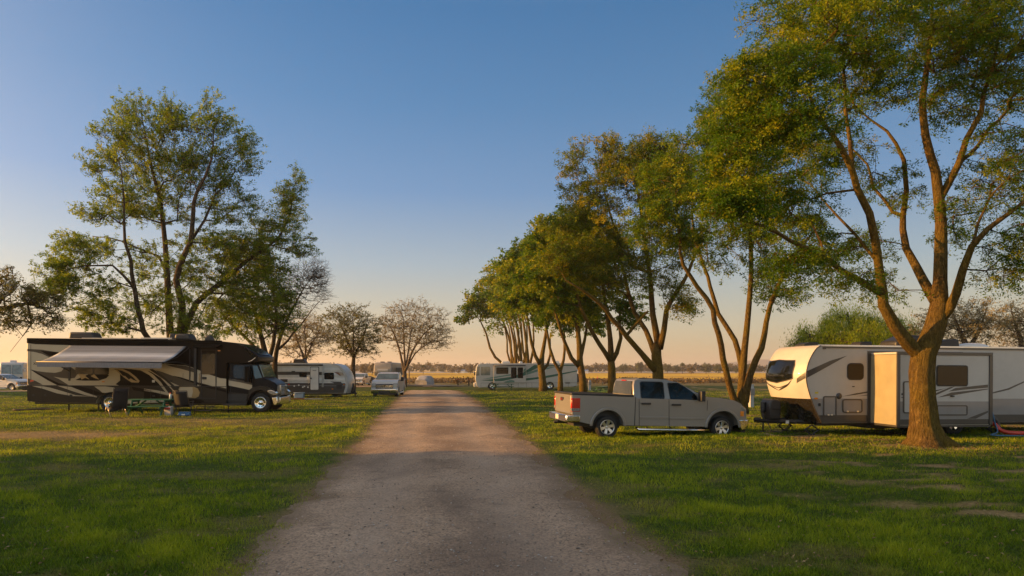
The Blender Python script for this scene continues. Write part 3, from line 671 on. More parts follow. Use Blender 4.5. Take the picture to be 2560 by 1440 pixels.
tree('shade_tree', 'slim forked tree standing before the rear wheel side of the green striped motorhome', 'tree', 71.5,
 [[(1401, 977, 0, .32), (1401, 938, 0, .24), (1400, 930, 0, .22), (1386, 905, -.3, .17), (1375, 870, -.6, .14), (1366, 820, -.9, .11), (1350, 760, -1.2, .05)],
  [(1402, 932, 0, .18), (1409, 900, .3, .15), (1412, 850, .6, .12), (1408, 790, .9, .07)]],
 [(1325, 700, 40, 40, -1, 36), (1350, 760, 45, 35, -1, 30), (1385, 720, 45, 40, 0, 30), (1410, 790, 30, 35, .5, 14), (1330, 640, 35, 35, 0, 22)],
 LEAF_G, dens=.95, twig=4, twl=1.0, shoot=.7, sag=.2, per=30, crad=.5, size=.28, tip=.02, seed=18, group=ROW, flat=.42, asp=.26, step=1)
tree('shade_tree', 'stout forked tree standing before the middle of the green striped motorhome', 'tree', 73.5,
 [[(1357, 976, 0, .48), (1357, 955, 0, .40), (1352, 915, 0, .36), (1356, 885, .2, .24), (1364, 840, .4, .18), (1370, 780, .6, .12), (1372, 720, .6, .06)],
  [(1349, 915, 0, .26), (1338, 890, -.4, .2), (1328, 855, -.8, .16), (1320, 800, -1.2, .12), (1308, 740, -1.6, .06)],
  [(1358, 925, 0, .2), (1369, 912, .4, .16), (1376, 885, .8, .12), (1374, 830, 1.2, .07)]],
 [(1290, 680, 36, 40, -1, 32), (1310, 740, 40, 35, -1, 30), (1345, 690, 40, 40, 0, 30), (1375, 770, 35, 35, .5, 18), (1330, 640, 30, 30, 0, 18)],
 LEAF_G, dens=.95, twig=4, twl=1.0, shoot=.7, sag=.2, per=30, crad=.5, size=.28, tip=.02, seed=21, group=ROW, flat=.42, asp=.26, step=1)
far_row = [(92, 1322, 1290, 660, 'far tree whose crown tops the row just left of the forked trees'), (99, 1305, 1268, 700, 'far row tree behind the windows of the green striped motorhome'),
           (107, 1292, 1248, 680, 'far row tree with upright stems over the front of the green striped motorhome'), (116, 1282, 1222, 720, 'far row tree second from the left end of the right row')]
for i, (Y, bx, cx_, cy, lab) in enumerate(far_row):
    tree('shade_tree', lab, 'tree', Y,
     [[(bx, 968, 0, .4), (bx - 2, 920, 0, .3), (bx - 6, 860, 0, .2), ((bx + cx_) / 2, 790, 0, .14), (cx_, cy + 30, 0, .05)],
      [(bx, 925, 0, .2), (bx - 14, 880, 1, .16), (bx - 20, 820, 1.5, .1), (cx_ - 14, cy + 50, 2, .05)],
      [(bx, 925, 0, .2), (bx + 10, 880, -1, .16), (bx + 12, 810, -1.5, .1), (cx_ + 22, cy + 40, -2, .05)]],
     [(cx_, cy, 30, 34, 0, 26), (cx_ - 18, cy + 45, 28, 30, 1, 20), (cx_ + 22, cy + 40, 32, 40, -1, 30), (cx_ + 14, cy + 90, 26, 26, 0, 10)],
     LEAF_G, per=55, crad=1.15, size=.38, tip=.03, seed=30 + i, group=ROW, flat=.45, asp=.28, step=1.5)
tree('leaning_tree', 'thin tree leaning left at the far left end of the right row', 'tree', 110,
 [[(1262, 960, 0, .3), (1255, 908, 0, .24), (1238, 893, 0, .22), (1225, 870, 0, .19), (1216, 835, 0, .15), (1200, 800, 0, .1), (1180, 780, 0, .05)]],
 [(1170, 775, 26, 24, 0, 22), (1200, 740, 24, 26, 0, 20), (1155, 795, 16, 14, 0, 9), (1215, 775, 22, 18, 1, 12), (1222, 690, 16, 24, 1, 10), (1180, 740, 14, 14, 0, 7)],
 LEAF_G, per=60, crad=1.0, size=.36, tip=.03, seed=40, flat=.45, asp=.28, step=1.5)

# ------------------------------------------------------------------ trees on the left
tree('spreading_tree', 'tallest many-stemmed tree rising behind the brown motorhome with the awning', 'tree', 43.0,
 [[(436, 1000, 0, .6), (436, 940, 0, .5), (432, 880, 0, .42), (425, 830, 0, .27), (421, 750, 0, .24), (415, 640, .2, .19), (408, 560, .4, .16), (395, 480, .5, .13), (380, 420, .6, .10), (366, 350, .7, .06), (352, 280, .8, .03)],
  [(440, 890, 0, .32), (452, 820, -.4, .27), (455, 760, -.6, .24), (440, 700, -.8, .22), (460, 640, -1, .2), (477, 605, -1.2, .17), (480, 540, -1.3, .15), (492, 480, -1.4, .12), (515, 440, -1.5, .10), (530, 395, -1.6, .07), (535, 320, -1.7, .03)],
  [(448, 860, 0, .28), (470, 800, .6, .24), (492, 757, 1, .22), (550, 708, 1.6, .18), (600, 665, 2.2, .15), (650, 630, 2.7, .12), (700, 590, 3.2, .09), (722, 545, 3.4, .06), (730, 470, 3.5, .03)],
  [(420, 900, 0, .25), (385, 870, -1.5, .2), (360, 830, -2, .18), (345, 770, -2.4, .16), (334, 720, -2.6, .14), (325, 650, -2.8, .12), (310, 605, -3, .10), (310, 550, -3, .08), (305, 470, -3, .05), (295, 400, -3, .03)],
  [(336, 725, -2.6, .1), (310, 690, -3, .09), (280, 665, -3.3, .07), (215, 668, -3.8, .05), (160, 680, -4.2, .03)],
  [(420, 690, .1, .1), (395, 640, 1, .09), (350, 625, 1.6, .07), (290, 600, 2.2, .05), (230, 590, 3, .03)],
  [(480, 600, -1.2, .1), (510, 550, -.4, .09), (540, 490, .4, .07), (590, 430, 1, .04)]],
 [(365, 310, 80, 48, 0, 40), (440, 315, 52, 52, -1, 30), (530, 330, 38, 80, -1.5, 34), (608, 390, 34, 60, 1, 26), (300, 370, 65, 60, -2, 34), (255, 420, 45, 30, -2, 14), (370, 420, 95, 60, 1, 50), (490, 440, 90, 60, 0, 52), (320, 510, 95, 55, -2, 50), (410, 520, 100, 60, 1, 46), (560, 510, 70, 60, .5, 34), (235, 540, 40, 26, -3, 12),
  (190, 640, 60, 45, -3, 34), (150, 690, 50, 35, -4, 30), (240, 620, 40, 24, 2, 14), (230, 720, 80, 40, -3, 30), (290, 800, 70, 36, -2, 30), (230, 780, 50, 30, -2, 12), (330, 650, 70, 60, 2, 20), (430, 650, 90, 70, 1, 34), (540, 600, 80, 50, 0, 36), (600, 660, 80, 50, 2, 40), (560, 760, 90, 55, 2, 44), (440, 780, 80, 45, -1, 30), (180, 600, 12, 50, -3, 6, .6), (690, 590, 65, 55, 3, 46), (640, 620, 60, 50, 2, 24), (725, 520, 26, 62, 3.4, 26), (745, 620, 40, 28, 3, 14), (640, 540, 26, 40, 2, 8), (500, 830, 90, 25, 0, 18), (470, 700, 120, 55, 0, 44), (640, 740, 80, 55, 2, 34), (330, 760, 90, 40, 1, 26), (560, 440, 40, 60, 0, 16), (440, 400, 90, 60, 0, 30), (130, 730, 40, 30, -3, 14), (742, 470, 10, 50, 3.3, 8, .6), (705, 500, 14, 45, 3.3, 8, .6), (560, 620, 60, 40, 2, 14)],
 LEAF_L, dens=1.4, per=25, crad=.2, size=.105, thin=.85, tip=.010, twig=4, twl=.55, twup=.35, shoot=.7, sag=.0, bark_=BARK_D, seed=51, flat=.55, asp=.25, step=.7, droop=.1, up=.4)
tree('spreading_tree', 'dense green tree behind the cab of the brown motorhome', 'tree', 49.0,
 [[(668, 985, 0, .35), (666, 900, 0, .28), (655, 850, 0, .2), (640, 790, 0, .15), (622, 730, 0, .1), (610, 680, 0, .05)],
  [(668, 910, 0, .2), (684, 860, -1, .17), (690, 800, -1.4, .13), (690, 740, -1.8, .07)],
  [(664, 905, 0, .2), (630, 860, 1, .14), (590, 820, 1.5, .1), (550, 780, 2, .05)]],
 [(620, 700, 80, 60, 0, 60), (660, 770, 60, 50, -1, 40), (570, 790, 60, 45, 1, 34), (700, 730, 40, 40, -1.5, 20), (620, 820, 80, 28, 0, 22), (680, 680, 40, 30, 0, 16), (700, 790, 50, 50, -1, 24), (640, 660, 60, 40, 0, 26)],
 LEAF_G, dens=1.1, per=26, crad=.28, size=.12, thin=.85, twig=4, twl=.7, twup=.2, shoot=.6, tip=.016, bark_=BARK_D, seed=54, flat=.5, asp=.25, step=.8)
tree('bare_tree', 'leafless fan-branched tree right of the dense green tree behind the brown cab', 'tree', 51.0,
 [[(690, 975, 0, .3), (688, 900, 0, .22), (705, 830, 0, .16), (730, 775, 0, .1), (760, 720, 0, .05), (790, 680, 0, .02)],
  [(690, 880, 0, .15), (720, 850, .8, .1), (760, 800, 1.4, .05), (800, 750, 1.8, .02)]],
 [(760, 700, 55, 50, 0, 120, .5), (790, 690, 30, 45, 0, 80, .6), (740, 760, 50, 45, 0, 70, .5), (800, 730, 22, 35, 1, 40, .5)],
 None, dens=1.5, thin=.8, tip=.011, twig=3, twl=.7, twup=.4, bark_=BARK_D, seed=57, step=.55, wig=.03, up=.5, expo=.36)
tree('bending_tree', 'dark low-spreading tree reaching in at the left edge of the photo', 'tree', 37.0,
 [[(-130, 990, 0, .4), (-125, 900, 0, .33), (-90, 820, 0, .24), (-40, 780, 0, .18), (20, 770, 0, .13), (70, 760, 0, .08), (120, 770, 0, .04)],
  [(-90, 820, 0, .2), (-60, 740, 1, .15), (-20, 700, 1.5, .1), (20, 690, 2, .05)],
  [(60, 765, 0, .06), (80, 810, 0, .045), (60, 840, -.2, .03), (28, 880, -.3, .012)]],
 [(-60, 720, 90, 50, 0, 60), (40, 730, 60, 32, 0, 55), (100, 745, 40, 24, 0, 30), (60, 790, 75, 34, 0, 60), (120, 800, 30, 25, 0, 16), (-20, 800, 60, 35, -1, 36), (130, 760, 26, 16, 0, 10), (0, 680, 40, 22, 1, 10)],
 LEAF_O, dens=.95, per=9, crad=.2, size=.08, twig=4, twl=.5, tip=.014, bark_=BARK_D, seed=60, flat=.6, asp=.4, step=.55)
tree('budding_tree', 'round sparse tree with tan buds above the roof of the small striped trailer', 'tree', 76.0,
 [[(762, 958, 0, .3), (762, 905, 0, .24), (750, 870, 0, .16), (735, 830, 0, .1), (725, 800, 0, .04)], [(762, 905, 0, .18), (775, 870, 1, .14), (795, 830, 1.4, .08), (805, 800, 1.5, .04)], [(762, 905, 0, .14), (764, 850, -1, .1), (762, 800, -1.2, .04)]],
 [(755, 845, 75, 55, 0, 190, .45)], LEAF_B, dens=1.6, thin=.7, per=4, crad=.18, size=.12, twig=3, twl=.8, twup=.5, tip=.016, bark_=BARK_P, seed=63, group='round budding trees beyond the small trailer', step=.8, wig=.05, up=.3, asp=.35, expo=.4)
tree('budding_tree', 'round olive budding tree between the small trailer and the grey fifth wheel', 'tree', 88.0,
 [[(883, 962, 0, .5), (882, 925, 0, .42), (884, 895, 0, .3), (872, 860, 0, .2), (855, 820, 0, .12), (845, 790, 0, .05)], [(884, 895, 0, .24), (900, 860, 1, .18), (915, 820, 1.4, .1), (920, 790, 1.5, .05)], [(884, 895, 0, .2), (884, 850, -1, .14), (880, 790, -1.2, .05)], [(884, 890, 0, .15), (860, 865, 1.5, .12), (830, 845, 2.2, .06)]],
 [(875, 825, 80, 62, 0, 230, .42), (900, 870, 50, 28, 0, 40)], LEAF_O, dens=1.6, thin=.75, per=7, crad=.22, size=.13, twig=3, twl=.9, twup=.4, tip=.018, bark_=BARK_D, seed=66, group='round budding trees beyond the small trailer', step=.9, wig=.05, up=.3, asp=.4, expo=.4)
tree('budding_tree', 'wide fan-shaped budding tree at the bend of the road beside the wooden post', 'tree', 96.0,
 [[(1012, 962, 0, .45), (1012, 935, 0, .4), (1012, 912, 0, .26), (1010, 860, 0, .16), (1008, 800, 0, .08)], [(1010, 930, 0, .3), (1000, 880, .5, .2), (985, 835, 1, .14), (965, 800, 1.3, .06)], [(1014, 930, 0, .3), (1030, 880, -.5, .2), (1060, 835, -1, .14), (1090, 810, -1.3, .06)],
  [(1013, 928, 0, .2), (1022, 870, 1, .15), (1030, 800, 1.5, .06)], [(1014, 925, 0, .2), (1038, 885, 1.6, .15), (1070, 860, 2.2, .08), (1110, 850, 2.6, .04)]],
 [(1035, 820, 92, 68, 0, 300, .42), (1100, 850, 36, 30, 0, 36), (960, 830, 30, 36, 0, 24)], LEAF_B, dens=1.6, thin=.7, per=4, crad=.2, size=.13, twig=3, twl=1.0, twup=.5, tip=.018, bark_=BARK_P, seed=69, group='round budding trees beyond the small trailer', step=.9, wig=.04, up=.35, asp=.4, expo=.38)

# behind the long trailer
tree('willow_tree', 'weeping willow showing over the roof of the long white trailer', 'tree', 62.0,
 [[(2140, 975, 0, .5), (2140, 880, 0, .4), (2130, 830, 0, .25), (2120, 800, 0, .1)], [(2140, 880, 0, .3), (2190, 830, 1, .2), (2230, 810, 1, .1)], [(2140, 880, 0, .25), (2080, 850, -1, .2), (2040, 840, -1, .1)]],
 [(2125, 805, 65, 30, 0, 70, .25), (2210, 830, 75, 35, 1, 70, .25), (2060, 845, 70, 26, -1, 70, .25), (2150, 850, 110, 30, -1.5, 90, .3), (2000, 862, 30, 16, -1, 14), (2260, 850, 50, 40, 0, 30)],
 LEAF_W, per=190, crad=.75, size=.2, tip=.03, bark_=BARK_D, seed=72, flat=1.9, droop=2.4, asp=.09, step=1)
tree('budding_tree', 'russet budding tree behind the big tree and the long white trailer', 'tree', 52.0,
 [[(2420, 970, 0, .35), (2418, 880, 0, .25), (2400, 830, 0, .15), (2380, 780, 0, .05)], [(2418, 880, 0, .2), (2450, 820, 1, .12), (2470, 770, 1, .04)]],
 [(2420, 810, 80, 62, 0, 230, .45), (2340, 820, 60, 50, 2, 90, .5)], LEAF_B, dens=1.3, per=7, crad=.2, size=.09, twig=3, twl=.6, twup=.4, tip=.010, bark_=BARK_P, seed=75, step=.6, up=.3, asp=.4, expo=.4)
tree('budding_tree', 'russet budding tree above the trailer roof at the right edge of the photo', 'tree', 55.0,
 [[(2560, 970, 0, .35), (2558, 880, 0, .25), (2545, 830, 0, .15), (2530, 780, 0, .05)], [(2558, 880, 0, .2), (2580, 820, 1, .12), (2600, 770, 1, .04)]],
 [(2550, 815, 70, 60, 0, 210, .45)], LEAF_B, dens=1.3, per=7, crad=.2, size=.09, twig=3, twl=.6, twup=.4, tip=.010, bark_=BARK_P, seed=78, step=.6, up=.3, asp=.4, expo=.4)

# trees out of view, mostly left of the frame: their long shadows lie over the near lawn and the road
proto = tree('shadow_casting_tree', 'leafy tree on the lawn outside the view of the photo', 'tree', 6.0,
 [[(-9000, 1500, 0, .5), (-9000, 800, 0, .3), (-9000, 0, 0, .2), (-9000, -900, 0, .08)]],
 [(-9000, -500, 1300, 1450, 0, 200, .4)], LEAF_G, per=70, crad=1.1, size=.42, tip=.03, seed=90, flat=.7, asp=.4, step=1.2, group='trees outside the view of the photo')
px0 = proto.location.copy()
for i, (x, y, s) in enumerate([(-30, -30, .8), (-8, -28, .75), (16, -27, .8), (34, -24, .8), (-36, -10, 1.15), (-42, -4, 1.2), (-35, 2.5, 1.15), (-40, 7.5, 1.12), (-43, -16, 1.2), (-36, 11.0, 1.0), (-95, 21, .62), (-100, 26, .8), (-104, 39, 1.0), (-110, 47, 1.0), (-98, 57, 1.1), (-90, 66, .9)]):  # first four stand behind the camera, added to darken reflections
    o = proto if i == 0 else copy_tree(proto)
    o.location = (x, y, 0); o.rotation_euler = (0, 0, i * 1.7); o.scale = (s, s, s)
# ------------------------------------------------------------------ vehicle helpers
class Frame:
    """a thing's own axes: x along its side, y away from the viewer, z up; P() finds where a pixel of the photograph meets its side"""
    def __init__(s, name, label, cat, px, Y, z=None, yaw=0, tilt=0, group=None):
        X = (px - CX) / F * Y
        s.root = empty(name, (X, Y, float(gz(X, Y)) if z is None else z), R(yaw), R(tilt)); tag(s.root, label, cat, group)
        s.M = s.root.matrix_world.copy(); s.I = (Matrix.Translation(s.root.location) @ Matrix.Rotation(R(yaw), 4, 'Z') @ Matrix.Rotation(R(tilt), 4, 'Y')).inverted()
    def ray(s, px, py):
        o = s.I @ Vector((0, 0, CH)); d = (s.I.to_3x3() @ Vector(((px - CX) / F, 1, (HY - py) / F))); return o, d
    def P(s, px, py, y=0.0):
        o, d = s.ray(px, py); t = (y - o.y) / d.y; p = o + d * t; return (p.x, p.z)
    def PX(s, px, py, x):
        o, d = s.ray(px, py); t = (x - o.x) / d.x; p = o + d * t; return (p.y, p.z)
def zoomer(fr, x0, y0, s, y=0.0):
    return lambda zx, zy, yy=y: fr.P(x0 + zx / s, y0 + zy / s, yy)
def panel(mb, pts, y=0.0, t=.004, m=0, yf=None, mir=None):
    """thin raised panel on a side; yf(x, z) gives the side's own y where it leans"""
    n = len(pts); a = sum(pts[i][0] * pts[(i + 1) % n][1] - pts[(i + 1) % n][0] * pts[i][1] for i in range(n))
    if a < 0: pts = pts[::-1]
    yf = yf or (lambda x, z: y)
    vs = [(x, yf(x, z) - t, z) for x, z in pts] + [(x, yf(x, z) + .01, z) for x, z in pts]
    mb.add(vs, [list(range(n))] + [[i, n + i, n + (i + 1) % n, (i + 1) % n] for i in range(n)], m)
    if mir is not None:
        vs = [(x, mir - (yf(x, z) - t), z) for x, z in pts] + [(x, mir - (yf(x, z) + .01), z) for x, z in pts]
        mb.add(vs, [list(range(n - 1, -1, -1))] + [[i, (i + 1) % n, n + (i + 1) % n, n + i] for i in range(n)], m)
def half(m):
    """keep only the mirrored copy of a panel"""
    h = len(m.v) // 2; q = len(m.f) // 2; m.v = m.v[h:]; m.f = [[i - h for i in f] for f in m.f[q:]]; m.m = m.m[q:]; m.sm = m.sm[q:]
def frame_ring(mb, x0, z0, x1, z1, r, w, y=0, t=.012, m=0, yf=None, mir=None):
    for q in ring(min(x0, x1), min(z0, z1), max(x0, x1), max(z0, z1), r, w): panel(mb, q, y, t, m, yf, mir)
def ribbon(c, w):
    """centre line [(x,z)] and widths -> closed tapered ribbon polygon, smoothed"""
    P_ = smooth_path([(a, b, q) for (a, b), q in zip(c, w)], .18)
    d = np.gradient(P_[:, :2], axis=0); n = np.c_[-d[:, 1], d[:, 0]]; n /= np.linalg.norm(n, axis=1)[:, None] + 1e-9
    A = P_[:, :2] + n * P_[:, 2:3] / 2; B = P_[:, :2] - n * P_[:, 2:3] / 2
    return A, B
def stripe(mb, c, w, y, t, m):
    A, B = ribbon(c, w)
    for i in range(len(A) - 1):
        q = [tuple(A[i]), tuple(A[i + 1]), tuple(B[i + 1]), tuple(B[i])]
        mb.add([(x, y - t, z) for x, z in q], [[0, 1, 2, 3]] if True else [], m)
def wheel(root, cx, cz, y, r, w, rr_, style='spoke6', s=1, rimmat=None):
    """y: outer face; s=1 the tyre extends to larger y, -1 to smaller"""
    rimmat = rimmat or ALU
    hb = MB(); hb.lathe_y([(0.001, y + s * w * .45), (rr_ * .98, y + s * w * .45), (rr_ * .98, y + s * w * .9), (.001, y + s * w * .9)], cx, cz, 24)
    wo_ = hb.build('wheel', DKM, root)
    t = MB(); sh = w * .18
    t.lathe_y([(rr_, y + s * w * .12), (rr_ * 1.03, y + s * .01), (r * .82, y), (r * .93, y + s * .012), (r * .985, y + s * sh), (r, y + s * sh * 1.5), (r, y + s * (w - sh * 1.5)), (r * .985, y + s * (w - sh)), (r * .9, y + s * w), (rr_, y + s * (w * .95))], cx, cz, 40)
    nb = 44
    for k in range(nb):     # tread blocks
        a = 2 * math.pi * k / nb; u = (math.cos(a), math.sin(a)); v = (-u[1], u[0]); g = r * math.pi / nb * .62
        for y0, y1 in ((sh * .9, w * .36), (w * .42, w * .58), (w * .64, w - sh * .9)):
            q = [(cx + u[0] * rd + v[0] * e, y + s * yy, cz + u[1] * rd + v[1] * e) for rd in (r - .004, r + .009) for yy in (y0, y1) for e in (-g, g)]
            t.add(q, [(4, 5, 7, 6), (0, 4, 6, 2), (1, 3, 7, 5), (0, 1, 5, 4), (2, 6, 7, 3)])
    t.build('tyre', RUB, wo_)
    m = MB(); yo = y + s * .02
    m.lathe_y([(rr_ * 1.02, y + s * .008), (rr_ * .98, y + s * -.002), (rr_ * .90, y + s * .012), (rr_ * .88, y + s * w * .45)], cx, cz, 36)
    if style.startswith('spoke'):
        ns = int(style[5:])
        for k in range(ns):
            a = 2 * math.pi * (k + .25) / ns; u = (math.cos(a), math.sin(a)); v = (-u[1], u[0]); q = []
            for dy in (0, .05):
                for rd, hw in ((rr_ * .16, rr_ * .15), (rr_ * .93, rr_ * .24)):
                    for e in (-1, 1): q.append((cx + u[0] * rd + v[0] * e * hw, yo + s * (dy + (.02 if rd < rr_ * .5 else 0)), cz + u[1] * rd + v[1] * e * hw))
            m.add(q, [(0, 1, 3, 2), (4, 6, 7, 5), (0, 2, 6, 4), (1, 5, 7, 3), (2, 3, 7, 6)])
        m.lathe_y([(.001, yo - s * .012), (rr_ * .15, yo - s * .01), (rr_ * .2, yo + s * .01), (rr_ * .2, yo + s * .06)], cx, cz, 20)
        m.build('rim', rimmat, wo_, bevel=.004, seg=1)
    else:
        m.lathe_y([(rr_ * .9, y + s * .02), (rr_ * .8, y + s * .035), (rr_ * .62, y + s * .03), (rr_ * .45, y + s * .05), (rr_ * .42, y + s * .05), (rr_ * .36, y - s * .02), (rr_ * .22, y - s * .035), (.001, y - s * .04)], cx, cz, 30)
        m.build('rim', rimmat, wo_)
        h = MB()
        for k in range(10):
            a = 2 * math.pi * k / 10; q = arc(cx + rr_ * .7 * math.cos(a), cz + rr_ * .7 * math.sin(a), rr_ * .095, 0, 324, 9)
            h.add([(x, y + s * .029, z) for x, z in q], [list(range(10)) if s > 0 else list(range(9, -1, -1))])
        h.build('hand_hole', BLK, wo_)
    return wo_
def text_mesh(body, size, mat, parent, loc, rot=(math.pi / 2, 0, 0), name='lettering', ext=.003):
    c = bpy.data.curves.new(name, 'FONT'); c.body = body; c.size = size; c.extrude = ext; c.align_x = 'CENTER'
    tmp = bpy.data.objects.new(name + '_curve', c); me = bpy.data.meshes.new_from_object(tmp)
    bpy.data.objects.remove(tmp); me.materials.clear(); me.materials.append(mat)
    o = bpy.data.objects.new(name, me); col.objects.link(o); o.parent = parent; o.location = loc; o.rotation_euler = rot; return o
def scissor_jack(fr, x, y, ztop, zbot, w=.18, name='stabilizer_jack'):
    m = MB(); zm = (ztop + zbot) / 2
    for yy in (y,):
        m.bar((x, yy, ztop), (x - w, yy, zm), .035); m.bar((x, yy, ztop), (x + w, yy, zm), .035)
        m.bar((x - w, yy, zm), (x, yy, zbot), .035); m.bar((x + w, yy, zm), (x, yy, zbot), .035)
    m.tube([(x - w - .03, y, zm), (x + w + .05, y, zm)], .012, 6); m.box(x - .09, y - .06, zbot, x + .09, y + .06, zbot + .02)
    return m.build(name, DKM, fr)

# ------------------------------------------------------------------ pickup truck, shape taken once from the large silver one
def pk_frame(): pass
TF = None
def build_pickup(root, T, body, glassm, W=1.98, detail=True, plate=True, grille='bar'):
    """T maps zoom coordinates of the silver truck's side to its own x, z"""
    X = lambda a, b=700: T(a, b)[0]
    arch_r = abs(X(945) - X(575)) / 2; rc = T(758, 790); fcn = T(2120, 808)
    farc = abs(X(2310) - X(1940)) / 2
    bot = T(1200, 782)[1]
    pts = [T(338, 640), T(334, 405), T(1070, 428), T(1082, 452), T(1480, 465), T(1850, 476), T(1915, 436), T(2100, 452), T(2250, 478), T(2335, 518), T(2372, 570), T(2396, 640), T(2400, 700), T(2330, 715)]
    pts += arc(fcn[0], fcn[1], farc, 10, 175, 12)
    pts += [T(1935, 790), T(950, 775)] + arc(rc[0], rc[1], arch_r, 5, 172, 12) + [T(560, 765), T(430, 735)]
    m = MB(); m.prism(pts, 0, W, 0)
    m.build('body', [body, BLK], root, bevel=.05, seg=3)
    # wheel wells and floor
    m = MB(); x0, x1 = X(345), X(2360)
    m.box(x0 + .1, .25, bot - .02, x1 - .1, W - .25, bot + .45)
    for c, r_ in ((rc, arch_r), (fcn, farc)): m.prism(arc(c[0], c[1], r_ * .985, -8, 188, 14), .34, W - .34)
    m.tube([(rc[0], .2, rc[1] - .02), (rc[0], W - .2, rc[1] - .02)], .06, 8); m.tube([(fcn[0], .2, fcn[1] - .02), (fcn[0], W - .2, fcn[1] - .02)], .05, 8)
    m.build('chassis', DKM, root)
    # cab with inward leaning sides
    g = [T(1066, 470), T(1076, 300), T(1092, 244), T(1125, 224), T(1300, 222), T(1480, 234), T(1590, 262), T(1700, 318), T(1930, 448), T(1940, 478)]
    zb, zt = T(1300, 470)[1], T(1300, 222)[1]
    yf = lambda x, z: .015 + .17 * max(0, (z - zb) / (zt - zb)) ** 1.15
    n = len(g); m = MB()
    vs = [(x, yf(x, z), z) for x, z in g] + [(x, W - yf(x, z), z) for x, z in g]
    aa = sum(g[i][0] * g[(i + 1) % n][1] - g[(i + 1) % n][0] * g[i][1] for i in range(n)); 
    side1 = list(range(n)) if aa > 0 else list(range(n - 1, -1, -1)); side2 = [i + n for i in side1[::-1]]
    fs = [side1, side2] + [[side1[i], side1[i] + n, side1[(i + 1) % n] + n, side1[(i + 1) % n]] for i in range(n)]
    m.add(vs, fs, 0); m.build('cab', body, root, bevel=.035, seg=3)
    # side windows, both sides
    for nm, pl in (('side_window', rr(*T(1158, 458), *T(1432, 264), .07)), ('side_window', [T(1505, 466), T(1490, 284), T(1502, 276), T(1608, 276), T(1690, 322), T(1795, 404), T(1816, 440), T(1818, 472)])):
        for mir in (False, True):
            m = MB(); k = MB()
            cx_ = sum(p[0] for p in pl) / len(pl); cz_ = sum(p[1] for p in pl) / len(pl)
            big = [(cx_ + (x - cx_) * 1.045, cz_ + (z - cz_) * 1.07) for x, z in pl]
            if not mir: panel(k, big, t=.006, yf=yf); panel(m, pl, t=.010, yf=yf)
            else: panel(k, big, t=.006, yf=yf, mir=W); panel(m, pl, t=.010, yf=yf, mir=W); half(k); half(m)
            o = k.build('window_frame', BLK, root); m.build(nm, glassm, o)
    # windscreen and rear window lie on the cab ends
    def across(pa, pb, ins, nm, mat, off):
        (xa, za), (xb, zb_) = pa, pb; d = Vector((xb - xa, 0, zb_ - za)).normalized(); nrm = Vector((-d.z, 0, d.x)) * off
        ya, yb = yf(xa, za) + ins, yf(xb, zb_) + ins
        q = [(xa, ya, za), (xb, yb, zb_), (xb, W - yb, zb_), (xa, W - ya, za)]
        q = [(x + nrm.x, y, z + nrm.z) for x, y, z in q]
        k = MB(); k.add(q + [(x - nrm.x * .9, y, z - nrm.z * .9) for x, y, z in q], [(0, 1, 2, 3) if off > 0 else (3, 2, 1, 0), (0, 4, 5, 1), (1, 5, 6, 2), (2, 6, 7, 3), (3, 7, 4, 0)]); return k.build(nm, mat, root)
    across(T(1722, 331), T(1905, 434), .10, 'windscreen', GLSW, .012) if False else across(T(1615, 275), T(1905, 434), .07, 'windscreen', GLSW, .03)
    across(T(1068, 412), T(1090, 252), .12, 'rear_window', GLSR, .03)
    # doors: seams, handles, mouldings
    sm = MB()
    for x in (1128, 1482): sm = MB(); panel(sm, [T(x - 3, 462), T(x + 3, 462), T(x + 4, 778), T(x - 2, 778)], t=.0035); sm.build('door_seam', BLK, root)
    sm = MB(); panel(sm, [T(1936, 478), T(1941, 478), T(1936, 600), T(1931, 600)], t=.0035); sm.build('door_seam', BLK, root); sm = MB()
    panel(sm, [T(1082, 440), T(1090, 440), T(1078, 775), T(1068, 775)], t=.0035); sm.build('bed_gap', BLK, root)
    
    for x0_, x1_, zz in ((1152, 1262, 516), (1510, 1620, 530)):
        m = MB(); a = T(x0_, zz + 12); b = T(x1_, zz - 10); m.prism(rr(a[0], a[1], b[0], b[1], .02), -.055, -.02); 
        m.box(a[0] + .02, -.03, a[1] + .01, a[0] + .06, .01, b[1] - .01); m.box(b[0] - .06, -.03, a[1] + .01, b[0] - .02, .01, b[1] - .01); m.build('door_handle', BLK, root)
    for q in (((1140, 697), (1474, 672)), ((1492, 705), (1900, 680))):
        m = MB(); a = T(*q[0]); b = T(*q[1]); m.prism(rr(a[0], a[1], b[0], b[1], .02), -.022, .005); m.build('door_moulding', body, root, bevel=.006)
    # flared arches
    for c, r_ in ((rc, arch_r), (fcn, farc)):
        for yy0, yy1 in ((-.03, .02), (W - .02, W + .03)):
            m = MB(); o_ = arc(c[0], c[1], r_ + .085, 2, 178, 18); i_ = arc(c[0], c[1], r_ - .005, 2, 178, 18)
            m.prism(o_ + i_[::-1], yy0, yy1); m.build('wheel_arch', body, root, bevel=.02, seg=2)
    # wheels
    R_ = abs(T(2120, 678)[1] - T(2120, 932)[1]) / 2; rim = R_ * .67
    for c in (T(757, 798), T(2118, 806)):
        wheel(root, c[0], c[1], .03, R_, .27, rim, 'spoke6'); wheel(root, c[0], c[1], W - .03, R_, .27, rim, 'spoke6', -1)
